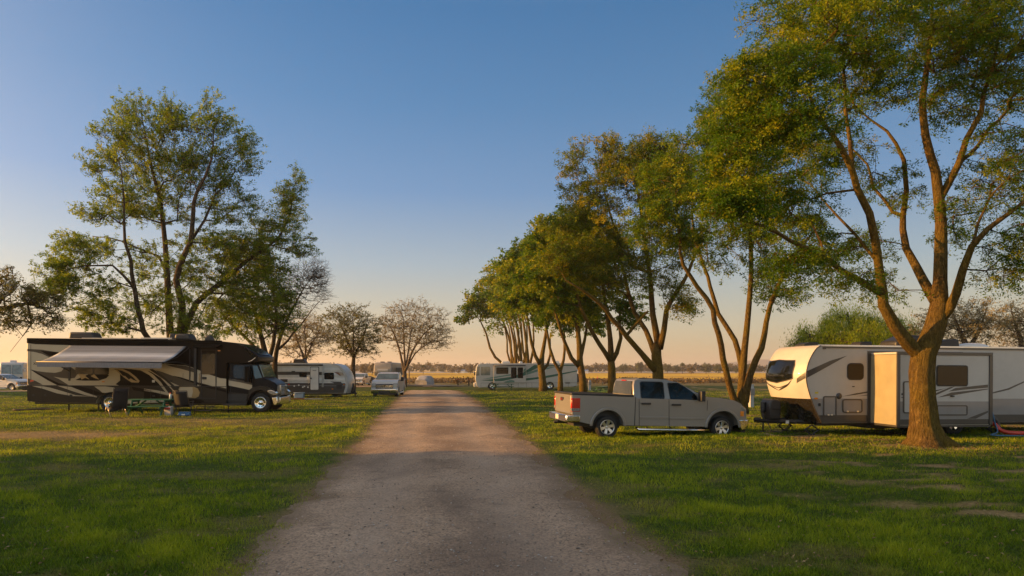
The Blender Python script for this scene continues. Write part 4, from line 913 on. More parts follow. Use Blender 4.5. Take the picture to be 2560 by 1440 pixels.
    # steps, bed rail cap, bed cover, roof rails
    for yy in (-.06, W + .06):
        m = MB(); a = T(1115, 822); b = T(1890, 832); m.tube([(a[0] - .05, yy + (.1 if yy < 0 else -.1), a[1] + .05), (a[0], yy, a[1]), (b[0], yy, b[1]), (b[0] + .05, yy + (.1 if yy < 0 else -.1), b[1] + .05)], .04, 10)
        for u in (.15, .5, .85): m.bar((a[0] + (b[0] - a[0]) * u, yy, a[1]), (a[0] + (b[0] - a[0]) * u, yy + (.25 if yy < 0 else -.25), a[1] + .1), .03)
        m.build('side_step', CHR, root)
    m = MB(); a = T(325, 402); b = T(1066, 427)
    for y0, y1 in ((-.012, .10), (W - .10, W + .012)): m.prism([(a[0], a[1] - .03), (b[0], b[1] - .03), (b[0], b[1] + .035), (a[0], a[1] + .035)], y0, y1)
    m.prism([(a[0], a[1] - .03), (a[0] + .09, a[1] - .03), (a[0] + .09, a[1] + .035), (a[0], a[1] + .035)], .1, W - .1)
    m.build('bed_rail_cap', BLK, root, bevel=.012)
    m = MB(); m.prism([(a[0] + .09, a[1] - .02), (b[0], b[1] - .02), (b[0], b[1] + .012), (a[0] + .09, a[1] + .012)], .1, W - .1); m.build('bed_cover', RUB, root)
    for yy in (.22, W - .25):
        m = MB(); a2 = T(1150, 216); b2 = T(1500, 234); m.prism([(a2[0], a2[1] - .03), (b2[0], b2[1] - .03), (b2[0], b2[1] + .01), (a2[0] + .05, a2[1] + .015)], yy, yy + .04); m.build('roof_rail', BLK, root)
    m = MB(); a3 = T(1092, 242); m.box(a3[0] - .03, W / 2 - .18, a3[1] - .045, a3[0] + .05, W / 2 + .18, a3[1] + .005); m.build('brake_light', RED, root)
    # mirrors
    for s_, yy in ((-1, 0), (1, W)):
        m = MB(); c = T(1835, 425); m.box(c[0] - .06, yy + s_ * .06, c[1] - .17, c[0] + .09, yy + s_ * .30, c[1] + .16); m.bar((c[0] + .03, yy - s_ * .02, c[1] - .1), (c[0] + .03, yy + s_ * .1, c[1] - .08), .06)
        m.build('side_mirror', BLK, root, bevel=.035, seg=3)
    # tail end
    xr = X(338, 500); zt_ = T(338, 412)[1]; zb2 = T(338, 640)[1]
    m = MB(); m.box(xr - .022, .13, zb2 + .02, xr + .02, W - .13, zt_ - .02); m.build('tailgate', body, root, bevel=.02)
    m = MB(); hc = (zt_ * .62 + zb2 * .38); m.box(xr - .03, W / 2 - .12, hc + .04, xr - .018, W / 2 + .12, hc + .12); m.build('tailgate_handle', BLK, root)
    for s_, ya, yb in ((-1, -.008, .12), (1, W - .12, W + .008)):
        m = MB(); za, zc = T(338, 612)[1], T(338, 452)[1]; xa2 = X(430, 500)
        y_in, y_out = (yb, ya) if s_ < 0 else (ya, yb)
        m.box(xr - .026, min(y_in, y_out), za, xa2, max(y_in, y_out), zc, 0)
        o = m.build('tail_light', RED, root, bevel=.012)
        m = MB(); m.box(xr - .029, min(y_in, y_out) - .003, za + .02, xa2 - .015, max(y_in, y_out) + .003, za + (zc - za) * .25); m.build('reversing_light', LENS, o)
    m = MB(); zq, zw = T(338, 740)[1], T(338, 652)[1]
    m.prism_x([(-.01, zq + .06), (.02, zw), (W - .02, zw), (W + .01, zq + .06), (W - .1, zq), (.1, zq)], xr - .2, xr + .02)
    for y0, y1 in ((-.02, .03), (W - .03, W + .02)): m.box(xr - .18, y0, zq + .02, X(428, 700), y1, zw - .01)
    bo = m.build('rear_bumper', CHR, root, bevel=.03, seg=3)
    m = MB(); m.box(xr - .208, W / 2 - .16, zq + .05, xr - .2, W / 2 + .16, zw - .03); m.build('licence_plate', WHT, bo)
    m = MB(); m.bar((xr - .3, W / 2, zq - .05), (xr + .2, W / 2, zq - .05), .07); m.build('tow_hitch', DKM, root)
    # front end
    xf = X(2400, 660); fz0 = T(2400, 700)[1]; fz1 = T(2330, 518)[1]; xh = X(2350, 560)
    m = MB(); m.prism([(xf - .10, fz0 + .02), (xf + .035, fz0 + .03), (xf + .03, fz1 - .16), (xh + .05, fz1 - .12), (xh - .1, fz1 - .12)], .33, W - .33); m.build('grille', GRL, root, bevel=.01)
    m = MB()
    for k in range(3): z = fz0 + .06 + k * (fz1 - fz0 - .14) / 3; m.box(xf + .0, .35, z, xf + .055 - .02 * k, W - .35, z + (.07 if k == 1 else .035))
    m.build('grille_bar', CHR, root, bevel=.01)
    m = MB(); zc = (fz0 + fz1) / 2; m.prism_x([(W / 2 - .14, zc - .02), (W / 2 - .05, zc - .02), (W / 2 - .05, zc - .05), (W / 2 + .05, zc - .05), (W / 2 + .05, zc - .02), (W / 2 + .14, zc - .02), (W / 2 + .14, zc + .03), (W / 2 + .05, zc + .03), (W / 2 + .05, zc + .06), (W / 2 - .05, zc + .06), (W / 2 - .05, zc + .03), (W / 2 - .14, zc + .03)], xf + .045, xf + .065)
    m.build('grille_emblem', AMBD, root)
    for y0, y1 in ((-.004, .34), (W - .34, W + .004)):
        m = MB(); m.prism([(xf - .12, fz0 + .10), (xf + .015, fz0 + .10), (xf + .0, fz1 - .17), (xh - .0, fz1 - .06), (xh - .08, fz1 - .10)], y0, y1)
        o = m.build('headlight', LENS, root, bevel=.03, seg=3)
        m = MB(); ya, yb = (-.008, .06) if y0 < .1 else (W - .06, W + .008); m.box(xf - .22, ya, fz0 + .09, xf - .10, yb, fz0 + .25); m.build('indicator', AMB, o)
    m = MB(); zq2 = T(2330, 850)[1]
    m.prism([(xf - .2, fz0), (xf + .09, fz0 - .02), (xf + .10, zq2 + .17), (xf + .02, zq2 + .04), (xf - .15, zq2 + .03)], .06, W - .06)
    for y0, y1 in ((-.025, .1), (W - .1, W + .025)): m.prism([(xf - .33, fz0 - .01), (xf + .06, fz0 - .02), (xf + .05, zq2 + .18), (xf - .12, zq2 + .04), (xf - .2, zq2 + .04)], y0, y1)
    m.build('front_bumper', CHR, root, bevel=.035, seg=3)
    m = MB(); m.box(xf + .06, .55, zq2 + .1, xf + .108, W - .55, zq2 + .24); m.box(xf - .1, .15, zq2 - .04, xf + .06, W - .15, zq2 + .06); m.build('air_dam', BLK, root)
    return (xr, xf)
GLSW = glass('windscreen_glass', (.05, .075, .075), .04, .6)
GLSR = glass('mirror_tinted_glass', (.02, .02, .02), .05, .35)
GRL = paint('grille_mesh', (.02, .02, .02), .4, 0)
AMBD = paint('dark_bronze_emblem', (.12, .07, .03), .3, .2)
SILV = paint('pewter_metallic_paint', (.225, .215, .203), .33, .35, .03, metal=.25, scale=1.2)
SILV2 = paint('light_silver_metallic_paint', (.42, .41, .40), .35, .3, .06, metal=.1)
WHTP = paint('white_truck_paint', (.55, .54, .53), .3, .5, .06)
# the silver crew cab truck on the right
TX = 1519 - CX; TY = 21.1
fr = Frame('pickup_truck', 'silver crew cab pickup with its tailgate lit orange, parked before the right tree row', 'pickup truck', 1519, TY, None, 12, 1.0)
TT_ = zoomer(fr, 1360, 900, 4.7407)
build_pickup(fr.root, TT_, SILV, GLS)
em = MB(); xr_ = TT_(338, 500)[0]; hz = TT_(338, 470)[1]
em.box(xr_ - .032, .98, hz - .075, xr_ - .02, 1.22, hz + .045); eo = em.build('tailgate_emblem', BLK, fr.root)
text_mesh('GMC', .10, RED, fr.root, (xr_ - .034, 1.10, hz - .05), (math.pi / 2, 0, -math.pi / 2))
def other_pickup(name, label, px, py, heading, paint_, sc_=1.0, glassm=None):
    """heading: direction the bonnet points, degrees from +x towards +y; px, py where the middle of the truck meets the ground"""
    X, Y = G(px, py); r0 = empty(name, (0, 0, 0)); tag(r0, label, 'pickup truck')
    build_pickup(r0, TT_, paint_, glassm or GLS)
    # centre of the truck in its own axes
    cx_ = (TT_(338, 500)[0] + TT_(2400, 660)[0]) / 2; zl = min(TT_(757, 932)[1], TT_(2118, 932)[1])
    M = Matrix.Translation((X, Y, float(gz(X, Y)))) @ Matrix.Rotation(R(heading), 4, 'Z') @ Matrix.Scale(sc_, 4) @ Matrix.Translation((-cx_, -.99, -zl))
    r0.matrix_world = M
    # put the root at the truck's base: shift children instead of the root
    off = Vector((cx_, .99, zl))
    r0.matrix_world = Matrix.Translation((X, Y, float(gz(X, Y)))) @ Matrix.Rotation(R(heading), 4, 'Z') @ Matrix.Scale(sc_, 4)
    for c in [o for o in col.objects if o.parent == r0]: c.location = Vector(c.location) - off
    return r0
other_pickup('pickup_truck', 'light silver pickup facing the camera at the bend of the road', 973, 989, -87, SILV2, 1.04)
other_pickup('pickup_truck', 'older white pickup facing the camera between the small trailer and the grey fifth wheel', 902, 964, -92, WHTP, 1.0)
other_pickup('pickup_truck', 'white pickup seen from its right side at the left edge of the photo', 6, 976, -8, WHTP, 1.0)
# dark car nose between the white pickup and the brown motorhome
# ------------------------------------------------------------------ brown and cream motorhome with awning
CREAM = paint('cream_coach_paint', (.42, .355, .25), .3, .2, .05)
TAUPE = paint('taupe_coach_paint', (.030, .024, .018), .3, 0, .08, spec=.2)
TAUP2 = paint('mid_taupe_coach_paint', (.07, .056, .042), .3, 0, .08, spec=.25)
MARO = paint('dark_maroon_coach_paint', (.005, .0028, .0022), .3, 0, .1, spec=.12)
BLKP = paint('black_coach_paint', (.002, .002, .002), .3, 0, .1, spec=.1)
GOLD = paint('gold_coach_paint', (.30, .20, .08), .3, .4, .08)
YS = 33.4
fr = Frame('motorhome', 'long brown and cream motorhome with a truck cab and a striped awning out', 'motorhome', 67, YS, -.02, 2.2, .45)
A_ = zoomer(fr, 0, 780, 4.5); B_ = zoomer(fr, 360, 780, 4.5); rt = fr.root; W = 2.5
Bo = lambda a, b: B_(900 + (a - 900) * .70 if a > 900 else a, b)      # the overcab and the cab as they stand on the near side
Bc = lambda a, b: B_(1190 + (a - 1190) * .64 if a > 1190 else a, b)
rc = A_(1222, 1025); ra = abs(A_(1085, 900)[0] - A_(1360, 900)[0]) / 2
prof = [A_(303, 1003), A_(298, 330), A_(306, 298), A_(330, 292), B_(-1, 300), B_(500, 318), B_(880, 330), Bo(1000, 342), Bo(1130, 362), Bo(1240, 396), Bo(1340, 440), Bo(1440, 492), Bo(1452, 505), Bo(1448, 560), Bo(1300, 572), B_(930, 572), B_(930, 1035), B_(640, 1030), B_(300, 1022)]
prof += arc(rc[0], rc[1], ra, -4, 184, 14) + [A_(1050, 1030), A_(470, 1026)]
m = MB(); m.prism(prof, 0, W, 0)
for i_, f_ in enumerate(m.f):
    if len(f_) == 4 and sum(m.v[k_][0] for k_ in f_) / 4 > B_(860, 400)[0]: m.m[i_] = 1
m.build('body', [CREAM, MARO], rt, bevel=.05, seg=3)
# painted graphics: lower taupe band, black front half, swooshes
g = MB(); ml = [TAUPE, MARO, CREAM, TAUP2, BLKP, GOLD]
def pan(Z, pts, m_, t): panel(g, [Z(*p) for p in pts], t=t, m=m_)
pan(A_, [(304, 826), (1080, 826), (1080, 1024), (470, 1022), (306, 1000)], 0, .003)
pan(A_, [(1080, 826), (1890, 834), (1890, 985), (1345, 985), (1300, 925), (1225, 905), (1150, 920), (1090, 985), (1080, 1000)], 0, .003)
pan(B_, [(180, 836), (930, 836), (930, 1032), (640, 1028), (180, 1020)], 0, .003)
pan(B_, [(270, 385), (470, 385), (880, 336), (970, 345), (1060, 365), (1137, 399), (1207, 443), (1276, 494), (1283, 508), (1280, 556), (1180, 568), (926, 568), (926, 752), (860, 745), (700, 690), (640, 664), (540, 622), (470, 600), (350, 592), (240, 578)], 1, .004)
pan(A_, [(302, 300), (1890, 304), (1890, 384), (800, 374), (400, 362), (302, 350)], 4, .006)
pan(B_, [(0, 304), (880, 332), (880, 395), (0, 384)], 4, .006)
# upper rear marks
pan(A_, [(306, 415), (470, 424), (640, 452), (636, 478), (552, 508), (470, 470), (380, 448), (306, 440)], 3, .005)
pan(A_, [(455, 436), (660, 452), (655, 470), (560, 498)], 1, .007)
# big taupe swoosh below the awning
pan(A_, [(338, 645), (420, 665), (520, 678), (620, 684), (690, 668), (712, 640), (716, 610), (775, 605), (846, 655), (868, 700), (840, 742), (770, 750), (690, 742), (600, 728), (660, 752), (770, 822), (640, 818), (520, 752), (420, 700)], 3, .005)
pan(A_, [(336, 642), (440, 690), (560, 752), (660, 800), (770, 826), (880, 830), (1000, 862), (1130, 905), (1205, 912), (1180, 925), (1095, 935), (1000, 915), (860, 866), (740, 835), (640, 822), (540, 770), (430, 704)], 1, .007)
pan(A_, [(312, 746), (400, 775), (480, 818), (330, 824), (312, 800)], 3, .005)
pan(A_, [(360, 832), (480, 836), (560, 850), (700, 890), (850, 935), (1040, 950), (820, 946), (640, 915), (500, 868)], 2, .006)
pan(A_, [(640, 828), (800, 842), (960, 905), (1090, 948), (1090, 962), (960, 935), (800, 885)], 2, .008)
pan(A_, [(1060, 838), (1180, 836), (1290, 850), (1300, 895), (1240, 900), (1160, 915), (1120, 880)], 2, .006)
# oval mark around the bedroom window and the marbled ovals
pan(A_, [(800, 610), (1230, 612), (1300, 650), (1345, 700), (1350, 760), (1310, 805), (1240, 826), (900, 826), (780, 770), (900, 775), (1100, 778), (1200, 760), (1232, 700), (1190, 640)], 2, .009)
pan(A_, [(1240, 640), (1400, 636), (1890, 690), (1890, 832), (1350, 832), (1300, 812), (1352, 770), (1350, 700), (1300, 655)], 4, .006)
pan(A_, [(1290, 645), (1380, 640), (1460, 675), (1530, 730), (1570, 775), (1560, 795), (1480, 792), (1400, 740), (1340, 690)], 5, .009)
pan(A_, [(1320, 650), (1370, 660), (1440, 690), (1500, 735), (1545, 780), (1500, 765), (1470, 745), (1450, 760), (1410, 720), (1380, 715), (1360, 690)], 1, .011)
pan(A_, [(1540, 640), (1620, 640), (1720, 700), (1810, 790), (1890, 905), (1890, 935), (1780, 800), (1680, 710), (1600, 665)], 2, .010)
pan(A_, [(1650, 640), (1720, 640), (1830, 740), (1890, 800), (1890, 832), (1800, 740)], 3, .010)
pan(B_, [(0, 640), (60, 640), (160, 700), (260, 790), (330, 880), (388, 920), (372, 930), (300, 860), (190, 740), (90, 680)], 2, .011)
pan(B_, [(60, 648), (110, 648), (220, 720), (320, 810), (400, 885), (390, 900), (340, 860), (240, 770)], 0, .012)
# mid section: light and dark sweeps running to the cab
pan(B_, [(110, 640), (280, 640), (420, 690), (600, 745), (780, 790), (926, 836), (926, 860), (800, 830), (640, 790), (500, 760), (330, 720)], 2, .009)
pan(B_, [(240, 590), (350, 596), (470, 606), (560, 634), (600, 664), (560, 680), (420, 640), (300, 612)], 3, .010)
pan(B_, [(130, 655), (300, 700), (480, 770), (600, 800), (600, 832), (400, 832), (280, 780), (200, 720)], 3, .008)
pan(B_, [(320, 715), (420, 735), (560, 780), (700, 815), (820, 850), (926, 880), (926, 905), (820, 880), (700, 850), (560, 800), (440, 760)], 1, .011)
pan(B_, [(400, 842), (560, 842), (605, 860), (628, 905), (615, 950), (575, 970), (470, 960), (400, 935), (380, 890)], 5, .008)
pan(B_, [(410, 845), (545, 845), (550, 900), (535, 960), (460, 955), (400, 930), (388, 890)], 2, .010)
pan(B_, [(0, 875), (120, 900), (250, 955), (380, 985), (620, 980), (690, 1000), (640, 1024), (300, 1018), (0, 1000)], 1, .006)
pan(B_, [(0, 862), (140, 880), (260, 905), (360, 940), (260, 935), (130, 905), (0, 888)], 2, .009)
pan(A_, [(1480, 838), (1640, 870), (1760, 910), (1890, 950), (1890, 965), (1760, 940), (1620, 900), (1500, 880)], 1, .009)
pan(A_, [(1480, 985), (1600, 975), (1760, 985), (1890, 1000), (1890, 1012), (1700, 1005), (1500, 1000)], 2, .009)
g.build('painted_graphics', ml, rt)
# trims, compartment seams, latches
s = MB()
panel(s, [A_(303, 822), A_(1890, 830), A_(1890, 836), A_(303, 828)], t=.014)
panel(s, [B_(0, 830), B_(930, 836), B_(930, 843), B_(0, 837)], t=.014)
for x in (328, 470, 755, 1047, 1695): panel(s, [A_(x, 832), A_(x + 3, 832), A_(x + 3, 1020), A_(x, 1020)], t=.013)
for x in (75, 360, 182): panel(s, [B_(x, 842), B_(x + 3, 842), B_(x + 3, 1010), B_(x, 1010)], t=.013)
panel(s, [A_(345, 365), A_(348, 365), A_(348, 822), A_(345, 822)], t=.013); panel(s, [B_(438, 690), B_(441, 690), B_(441, 832), B_(438, 832)], t=.013)
s.build('panel_seam', BLK, rt)
for Z, x, y in ((A_, 378, 936), (A_, 512, 936), (A_, 800, 938), (B_, 110, 944), (B_, 308, 775)):
    m = MB(); a = Z(x - 15, y + 10); b = Z(x + 15, y - 10); m.prism(rr(*a, *b, .03), -.03, 0); m.build('compartment_latch', BLK, rt)
m = MB(); m.prism(rr(*B_(92, 792), *B_(122, 765), .02), -.02, 0); m.build('inlet_cover', WHT, rt)
for Z, x, y in ((A_, 1163, 784), (B_, 845, 435)): m = MB(); m.prism(rr(*Z(x - 14, y + 6), *Z(x + 14, y - 6), .01), -.03, 0); m.build('marker_light', AMB, rt)
m = MB(); m.prism([(A_(340, 790)), A_(385, 776), A_(372, 765), A_(345, 762)], -.018, 0); m.build('marker_light', RED, rt)
text_mesh('XL', .17, BLK, rt, (A_(398, 600)[0], -.012, A_(398, 594)[1]))
# windows
m = MB(); m.prism(rr(*A_(848, 700), *A_(1225, 625), .06), -.02, 0); wo1 = m.build('window', GLS, rt)
m = MB(); m.prism(rr(*A_(1046, 698), *A_(1062, 630), .01), -.03, -.018); m.build('window_divider', BLK, wo1)
m = MB(); m.prism([A_(850, 765), A_(905, 738), A_(1000, 700), A_(1200, 700), A_(1226, 712), A_(1195, 745), A_(1110, 772), A_(940, 772)], -.016, 0); m.build('marbled_decal', MARO, rt)
m = MB(); 
for q in ([(880, 690), (940, 700), (1010, 760), (960, 740), (920, 760)], [(1020, 720), (1060, 700), (1120, 762), (1060, 740)]): m.prism([A_(*p) for p in q], -.020, 0)
m.build('marbled_decal', GOLD, rt)
m = MB(); m.prism(rr(*A_(770, 772), *A_(792, 610), .01), -.028, 0); m.build('awning_arm_socket', BLK, rt)
m = MB(); m.prism(rr(*B_(648, 700), *B_(800, 470), .05), -.028, 0); m.build('door_window', GLS, rt)
m = MB()
for x in (640, 806): panel(m, [B_(x, 430), B_(x + 9, 430), B_(x + 9, 972), B_(x, 968)], t=.03)
panel(m, [B_(640, 424), B_(815, 424), B_(815, 432), B_(640, 432)], t=.03); panel(m, [B_(640, 966), B_(815, 970), B_(815, 980), B_(640, 974)], t=.03)
m.build('entry_door_frame', BLK, rt)
m = MB(); m.prism(rr(*B_(655, 758), *B_(704, 730), .02), -.03, 0); m.build('door_handle', BLK, rt)
m = MB(); m.tube([(B_(632, 690)[0], -.03, B_(632, 690)[1]), (B_(632, 700)[0], -.09, B_(632, 700)[1]), (B_(634, 830)[0], -.09, B_(634, 830)[1]), (B_(634, 845)[0], -.03, B_(634, 845)[1])], .015, 8); m.build('grab_handle', BLK, rt)
m = MB(); m.prism(rr(*B_(568, 830), *B_(598, 410), .02), -.10, 0); m.build('awning_mast', BLK, rt)
m = MB(); m.prism(rr(*B_(512, 790), *B_(524, 420), .01), -.06, 0); m.build('awning_mast', BLK, rt)
m = MB(); a = B_(575, 375); b = B_(880, 375); q = B_(600, 398)[1]
m.add([(a[0], 0, a[1] + .04), (b[0], 0, b[1] + .04), (b[0] - .1, -.55, q + .0), (a[0] + .1, -.55, q), (a[0], 0, a[1]), (b[0], 0, b[1]), (b[0] - .1, -.55, q - .05), (a[0] + .1, -.55, q - .05)], [(0, 3, 2, 1), (4, 5, 6, 7), (3, 7, 6, 2), (0, 4, 7, 3), (1, 2, 6, 5)])
m.build('door_awning', BLKP, rt)
# roof equipment
def rbox(x0, x1, y0, h, yy0, yy1, Z, mat, nm, b=.08):
    a = Z(x0, y0); c = Z(x1, y0); m = MB(); m.prism([(a[0], a[1]), (c[0], a[1]), (c[0] - h * .5, a[1] + h), (a[0] + h * .12, a[1] + h)], yy0, yy1); return m.build(nm, mat, rt, bevel=b, seg=3)
rbox(655, 965, 296, .36, .8, 1.6, A_, BLK, 'air_conditioner'); rbox(255, 450, 302, .30, .8, 1.6, B_, BLK, 'air_conditioner'); rbox(170, 275, 302, .32, 1.0, 1.4, B_, BLK, 'roof_vent', .04)
rbox(580, 690, 320, .32, 1.0, 1.35, B_, DKM, 'satellite_dome', .1)
m = MB(); 
for x0, x1, yy in ((850, 1480, .5), (1540, 1890, .4)): a = A_(x0, 296); b = A_(x1, 298); m.box(a[0], yy, a[1], b[0], yy + .7, a[1] + .06)
m.build('solar_panel', ALU, rt)
m = MB(); a = A_(306, 298); b = B_(880, 332); m.prism([(a[0], a[1] + .02), (b[0], b[1] + .05), (b[0], b[1] - .04), (a[0], a[1] - .07)], -.05, 0); m.build('awning_case', BLKP, rt, bevel=.015)
# awning: fabric sloping down to the front bar
tl = A_(790, 374); tr = B_(480, 384)
AWD = -1.75
bl = fr.P(96, 904.5, AWD); br_ = fr.P(407, 907, AWD); bl2 = fr.P(96, 917, AWD); br2 = fr.P(406, 921, AWD)
n = 22; k = 40; vs = []
for i in range(n + 1):
    u = i / n
    for j in range(k + 1):
        v = j / k
        x = (tl[0] * (1 - v) + tr[0] * v) * (1 - u) + (bl[0] * (1 - v) + br_[0] * v) * u
        z = (tl[1] * (1 - v) + tr[1] * v) * (1 - u) + (bl[1] * (1 - v) + br_[1] * v) * u - .10 * math.sin(math.pi * u) * (1 - .3 * math.sin(math.pi * v)) + .006 * math.sin(v * 37 + u * 4) * u
        vs.append((x, -.03 + AWD * u, z))
fs = [(i * (k + 1) + j, (i + 1) * (k + 1) + j, (i + 1) * (k + 1) + j + 1, i * (k + 1) + j + 1) for i in range(n) for j in range(k)]
t = NT('awning_stripes'); sep = t.n('ShaderNodeSeparateXYZ', {0: t.n('ShaderNodeTexCoord').outputs['Object']}).outputs[1]
u_ = t.math('DIVIDE', sep, AWD); rp = t.n('ShaderNodeValToRGB', {'Fac': u_}); rp.color_ramp.interpolation = 'CONSTANT'; e = rp.color_ramp.elements
st = [(0, .05), (.04, .3), (.06, .08), (.09, .36), (.11, .07), (.15, .33), (.17, .06), (.20, .34), (.22, .1), (.25, .18), (.36, .34), (.45, .48), (.58, .30), (.68, .22), (.78, .10), (.80, .3), (.83, .08), (.85, .3), (.88, .1), (.90, .28), (.93, .15)]
while len(e) < len(st): e.new(.5)
for q, (p_, c_) in zip(e, st): q.position = p_; q.color = (c_ * .88, c_ * .95, c_ * 1.06, 1)
wv = t.noise(60, 2, t.obj())
cc = t.mix(t.math('MULTIPLY', wv, .25), rp.outputs[0], (.2, .2, .2)); t.bsdf(cc, .7, .3)
m = MB(); m.add(vs, fs, 0, True)
ao = m.build('awning', t.m, rt); md = ao.modifiers.new('s', 'SOLIDIFY'); md.thickness = .006
m = MB(); m.tube([(bl[0] - .06, AWD - .04, bl[1]), (br_[0] + .06, AWD - .04, br_[1])], .045, 12); m.build('awning_roller', BLK, ao)
t = NT('awning_valance'); t.bsdf(t.ramp(t.noise(30, 3, t.scale(t.obj(), 1, 1, .2)), [(.3, (.15, .15, .16)), (.7, (.2, .2, .21))]), .8, .2)
m = MB(); m.add([(bl[0], AWD - .09, bl[1] - .01), (br_[0], AWD - .09, br_[1] - .01), (br2[0], AWD - .10, br2[1]), (bl2[0], AWD - .10, bl2[1])], [(0, 3, 2, 1)]); vo_ = m.build('awning_valance', t.m, ao); md = vo_.modifiers.new('s', 'SOLIDIFY'); md.thickness = .008
for (x0, z0), xe in ((A_(790, 660), bl), (B_(520, 600), br_)):
    m = MB(); mid = Vector(((x0 + xe[0]) / 2, AWD * .5, (z0 + xe[1]) / 2 + .1)); m.tube([(x0, -.05, z0), mid, (xe[0], AWD, xe[1])], .022, 8); m.tube([(x0, -.05, z0 + .9), mid + Vector((0, .1, .25)), (xe[0], AWD, xe[1])], .015, 8); m.build('awning_arm', BLK, ao)
# overcab windows and face
m = MB(); c1 = Bo(1180, 372); c2 = Bo(1430, 486); d = Vector((c2[0] - c1[0], 0, c2[1] - c1[1])).normalized(); nn = Vector((-d.z, 0, d.x)) * -.03
nn = Vector((-d.z, 0, d.x)) * .035
if nn.z < 0: nn = -nn
m.add([(c1[0] + nn.x, .25, c1[1] + nn.z), (c2[0] + nn.x, .25, c2[1] + nn.z), (c2[0] + nn.x, W - .25, c2[1] + nn.z), (c1[0] + nn.x, W - .25, c1[1] + nn.z)], [(0, 1, 2, 3)]); m.build('overcab_window', GLSR, rt)
m = MB(); panel(m, [Bo(1190, 390), Bo(1250, 412), Bo(1340, 456), Bo(1415, 496), Bo(1365, 520), Bo(1290, 475)], t=.012, m=0); m.build('overcab_side_window', GLS, rt)
m = MB(); stripe(m, [Bo(1290, 560), Bo(1345, 545), Bo(1405, 512)], [.02, .03, .02], 0, .014, 0); m.build('silver_flash', ALU, rt)
# cab
cab = [B_(936, 565), B_(1185, 570), B_(1215, 580), B_(1240, 620), B_(1400, 752), B_(1500, 775), B_(1590, 805), B_(1632, 845), B_(1640, 940), B_(1560, 950), B_(1430, 955)]
fw = B_(1303, 1010); fa = abs(B_(1175, 900)[0] - B_(1440, 900)[0]) / 2
cab = [B_(936, 566), B_(1190, 572), Bc(1300, 590), Bc(1320, 640), Bc(1400, 745), Bc(1500, 768), Bc(1590, 800), Bc(1625, 830), Bc(1638, 935), B_(1446, 962)] + arc(fw[0], fw[1], fa, 20, 176, 12) + [B_(1150, 1045), B_(936, 1040)]
zb_ = B_(1200, 770)[1]; zt_ = B_(1200, 575)[1]; xw = B_(1240, 700)[0]; xe_ = Bc(1640, 700)[0]
def yc(x, z):
    y = .14
    if z > zb_: y += .10 * (z - zb_) / (zt_ - zb_)
    return y + .30 * max(0, (x - xw) / (xe_ - xw)) * (1 if z > B_(1500, 870)[1] else .25)
n = len(cab); aa = sum(cab[i][0] * cab[(i + 1) % n][1] - cab[(i + 1) % n][0] * cab[i][1] for i in range(n))
if aa < 0: cab = cab[::-1]
m = MB(); m.add([(x, yc(x, z), z) for x, z in cab] + [(x, W - yc(x, z), z) for x, z in cab], [list(range(n)), list(range(2 * n - 1, n - 1, -1))] + [[i, n + i, n + (i + 1) % n, (i + 1) % n] for i in range(n)])
m.build('cab', MARO, rt, bevel=.05, seg=3)
g = MB(); cy = lambda x, z: yc(x, z)
panel(g, [B_(940, 756), B_(1010, 762), B_(1205, 820), B_(1205, 885), B_(1100, 860), B_(940, 828)], t=.006, yf=cy, m=0)
panel(g, [B_(940, 748), B_(1080, 768), B_(1205, 800), B_(1205, 822), B_(1060, 790), B_(940, 770)], t=.009, yf=cy, m=2)
panel(g, [B_(940, 900), B_(1160, 925), B_(1150, 965), B_(940, 960)], t=.006, yf=cy, m=1)
g.build('painted_graphics', [CREAM, TAUPE, TAUP2], rt)
m = MB(); panel(m, [B_(990, 600), B_(1170, 600), B_(1185, 640), B_(1205, 700), B_(1205, 755), B_(1010, 745), B_(990, 720)], t=.012, yf=cy); m.build('cab_side_window', GLS, rt)
m = MB(); panel(m, [B_(1098, 604), B_(1106, 604), B_(1106, 750), B_(1098, 750)], t=.02, yf=cy); panel(m, [B_(1207, 745), B_(1212, 745), B_(1205, 925), B_(1200, 925)], t=.008, yf=cy); panel(m, [B_(956, 590), B_(960, 590), B_(960, 1000), B_(956, 1000)], t=.008, yf=cy); m.build('door_seam', BLK, rt)
# windscreen, across the front of the cab
p1 = Bc(1305, 592); p2 = Bc(1398, 738)
m = MB(); 
for (a, b, ya, yb, nm) in ((p1, p2, .36, .30, 'windscreen'),):
    q = [(a[0] + .05, ya, a[1]), (b[0] + .03, yb, b[1] + .03), (b[0] + .03, W - yb, b[1] + .03), (a[0] + .05, W - ya, a[1])]
    m.add(q + [(x - .04, y, z - .02) for x, y, z in q], [(0, 1, 2, 3), (0, 4, 5, 1), (1, 5, 6, 2), (2, 6, 7, 3), (3, 7, 4, 0)])
m.build('windscreen', GLSW, rt)
m = MB(); panel(m, [Bc(1214, 602), Bc(1292, 602), Bc(1380, 738), Bc(1270, 752), Bc(1236, 700)], t=.014, yf=cy); m.build('windscreen_corner', GLSW, rt)
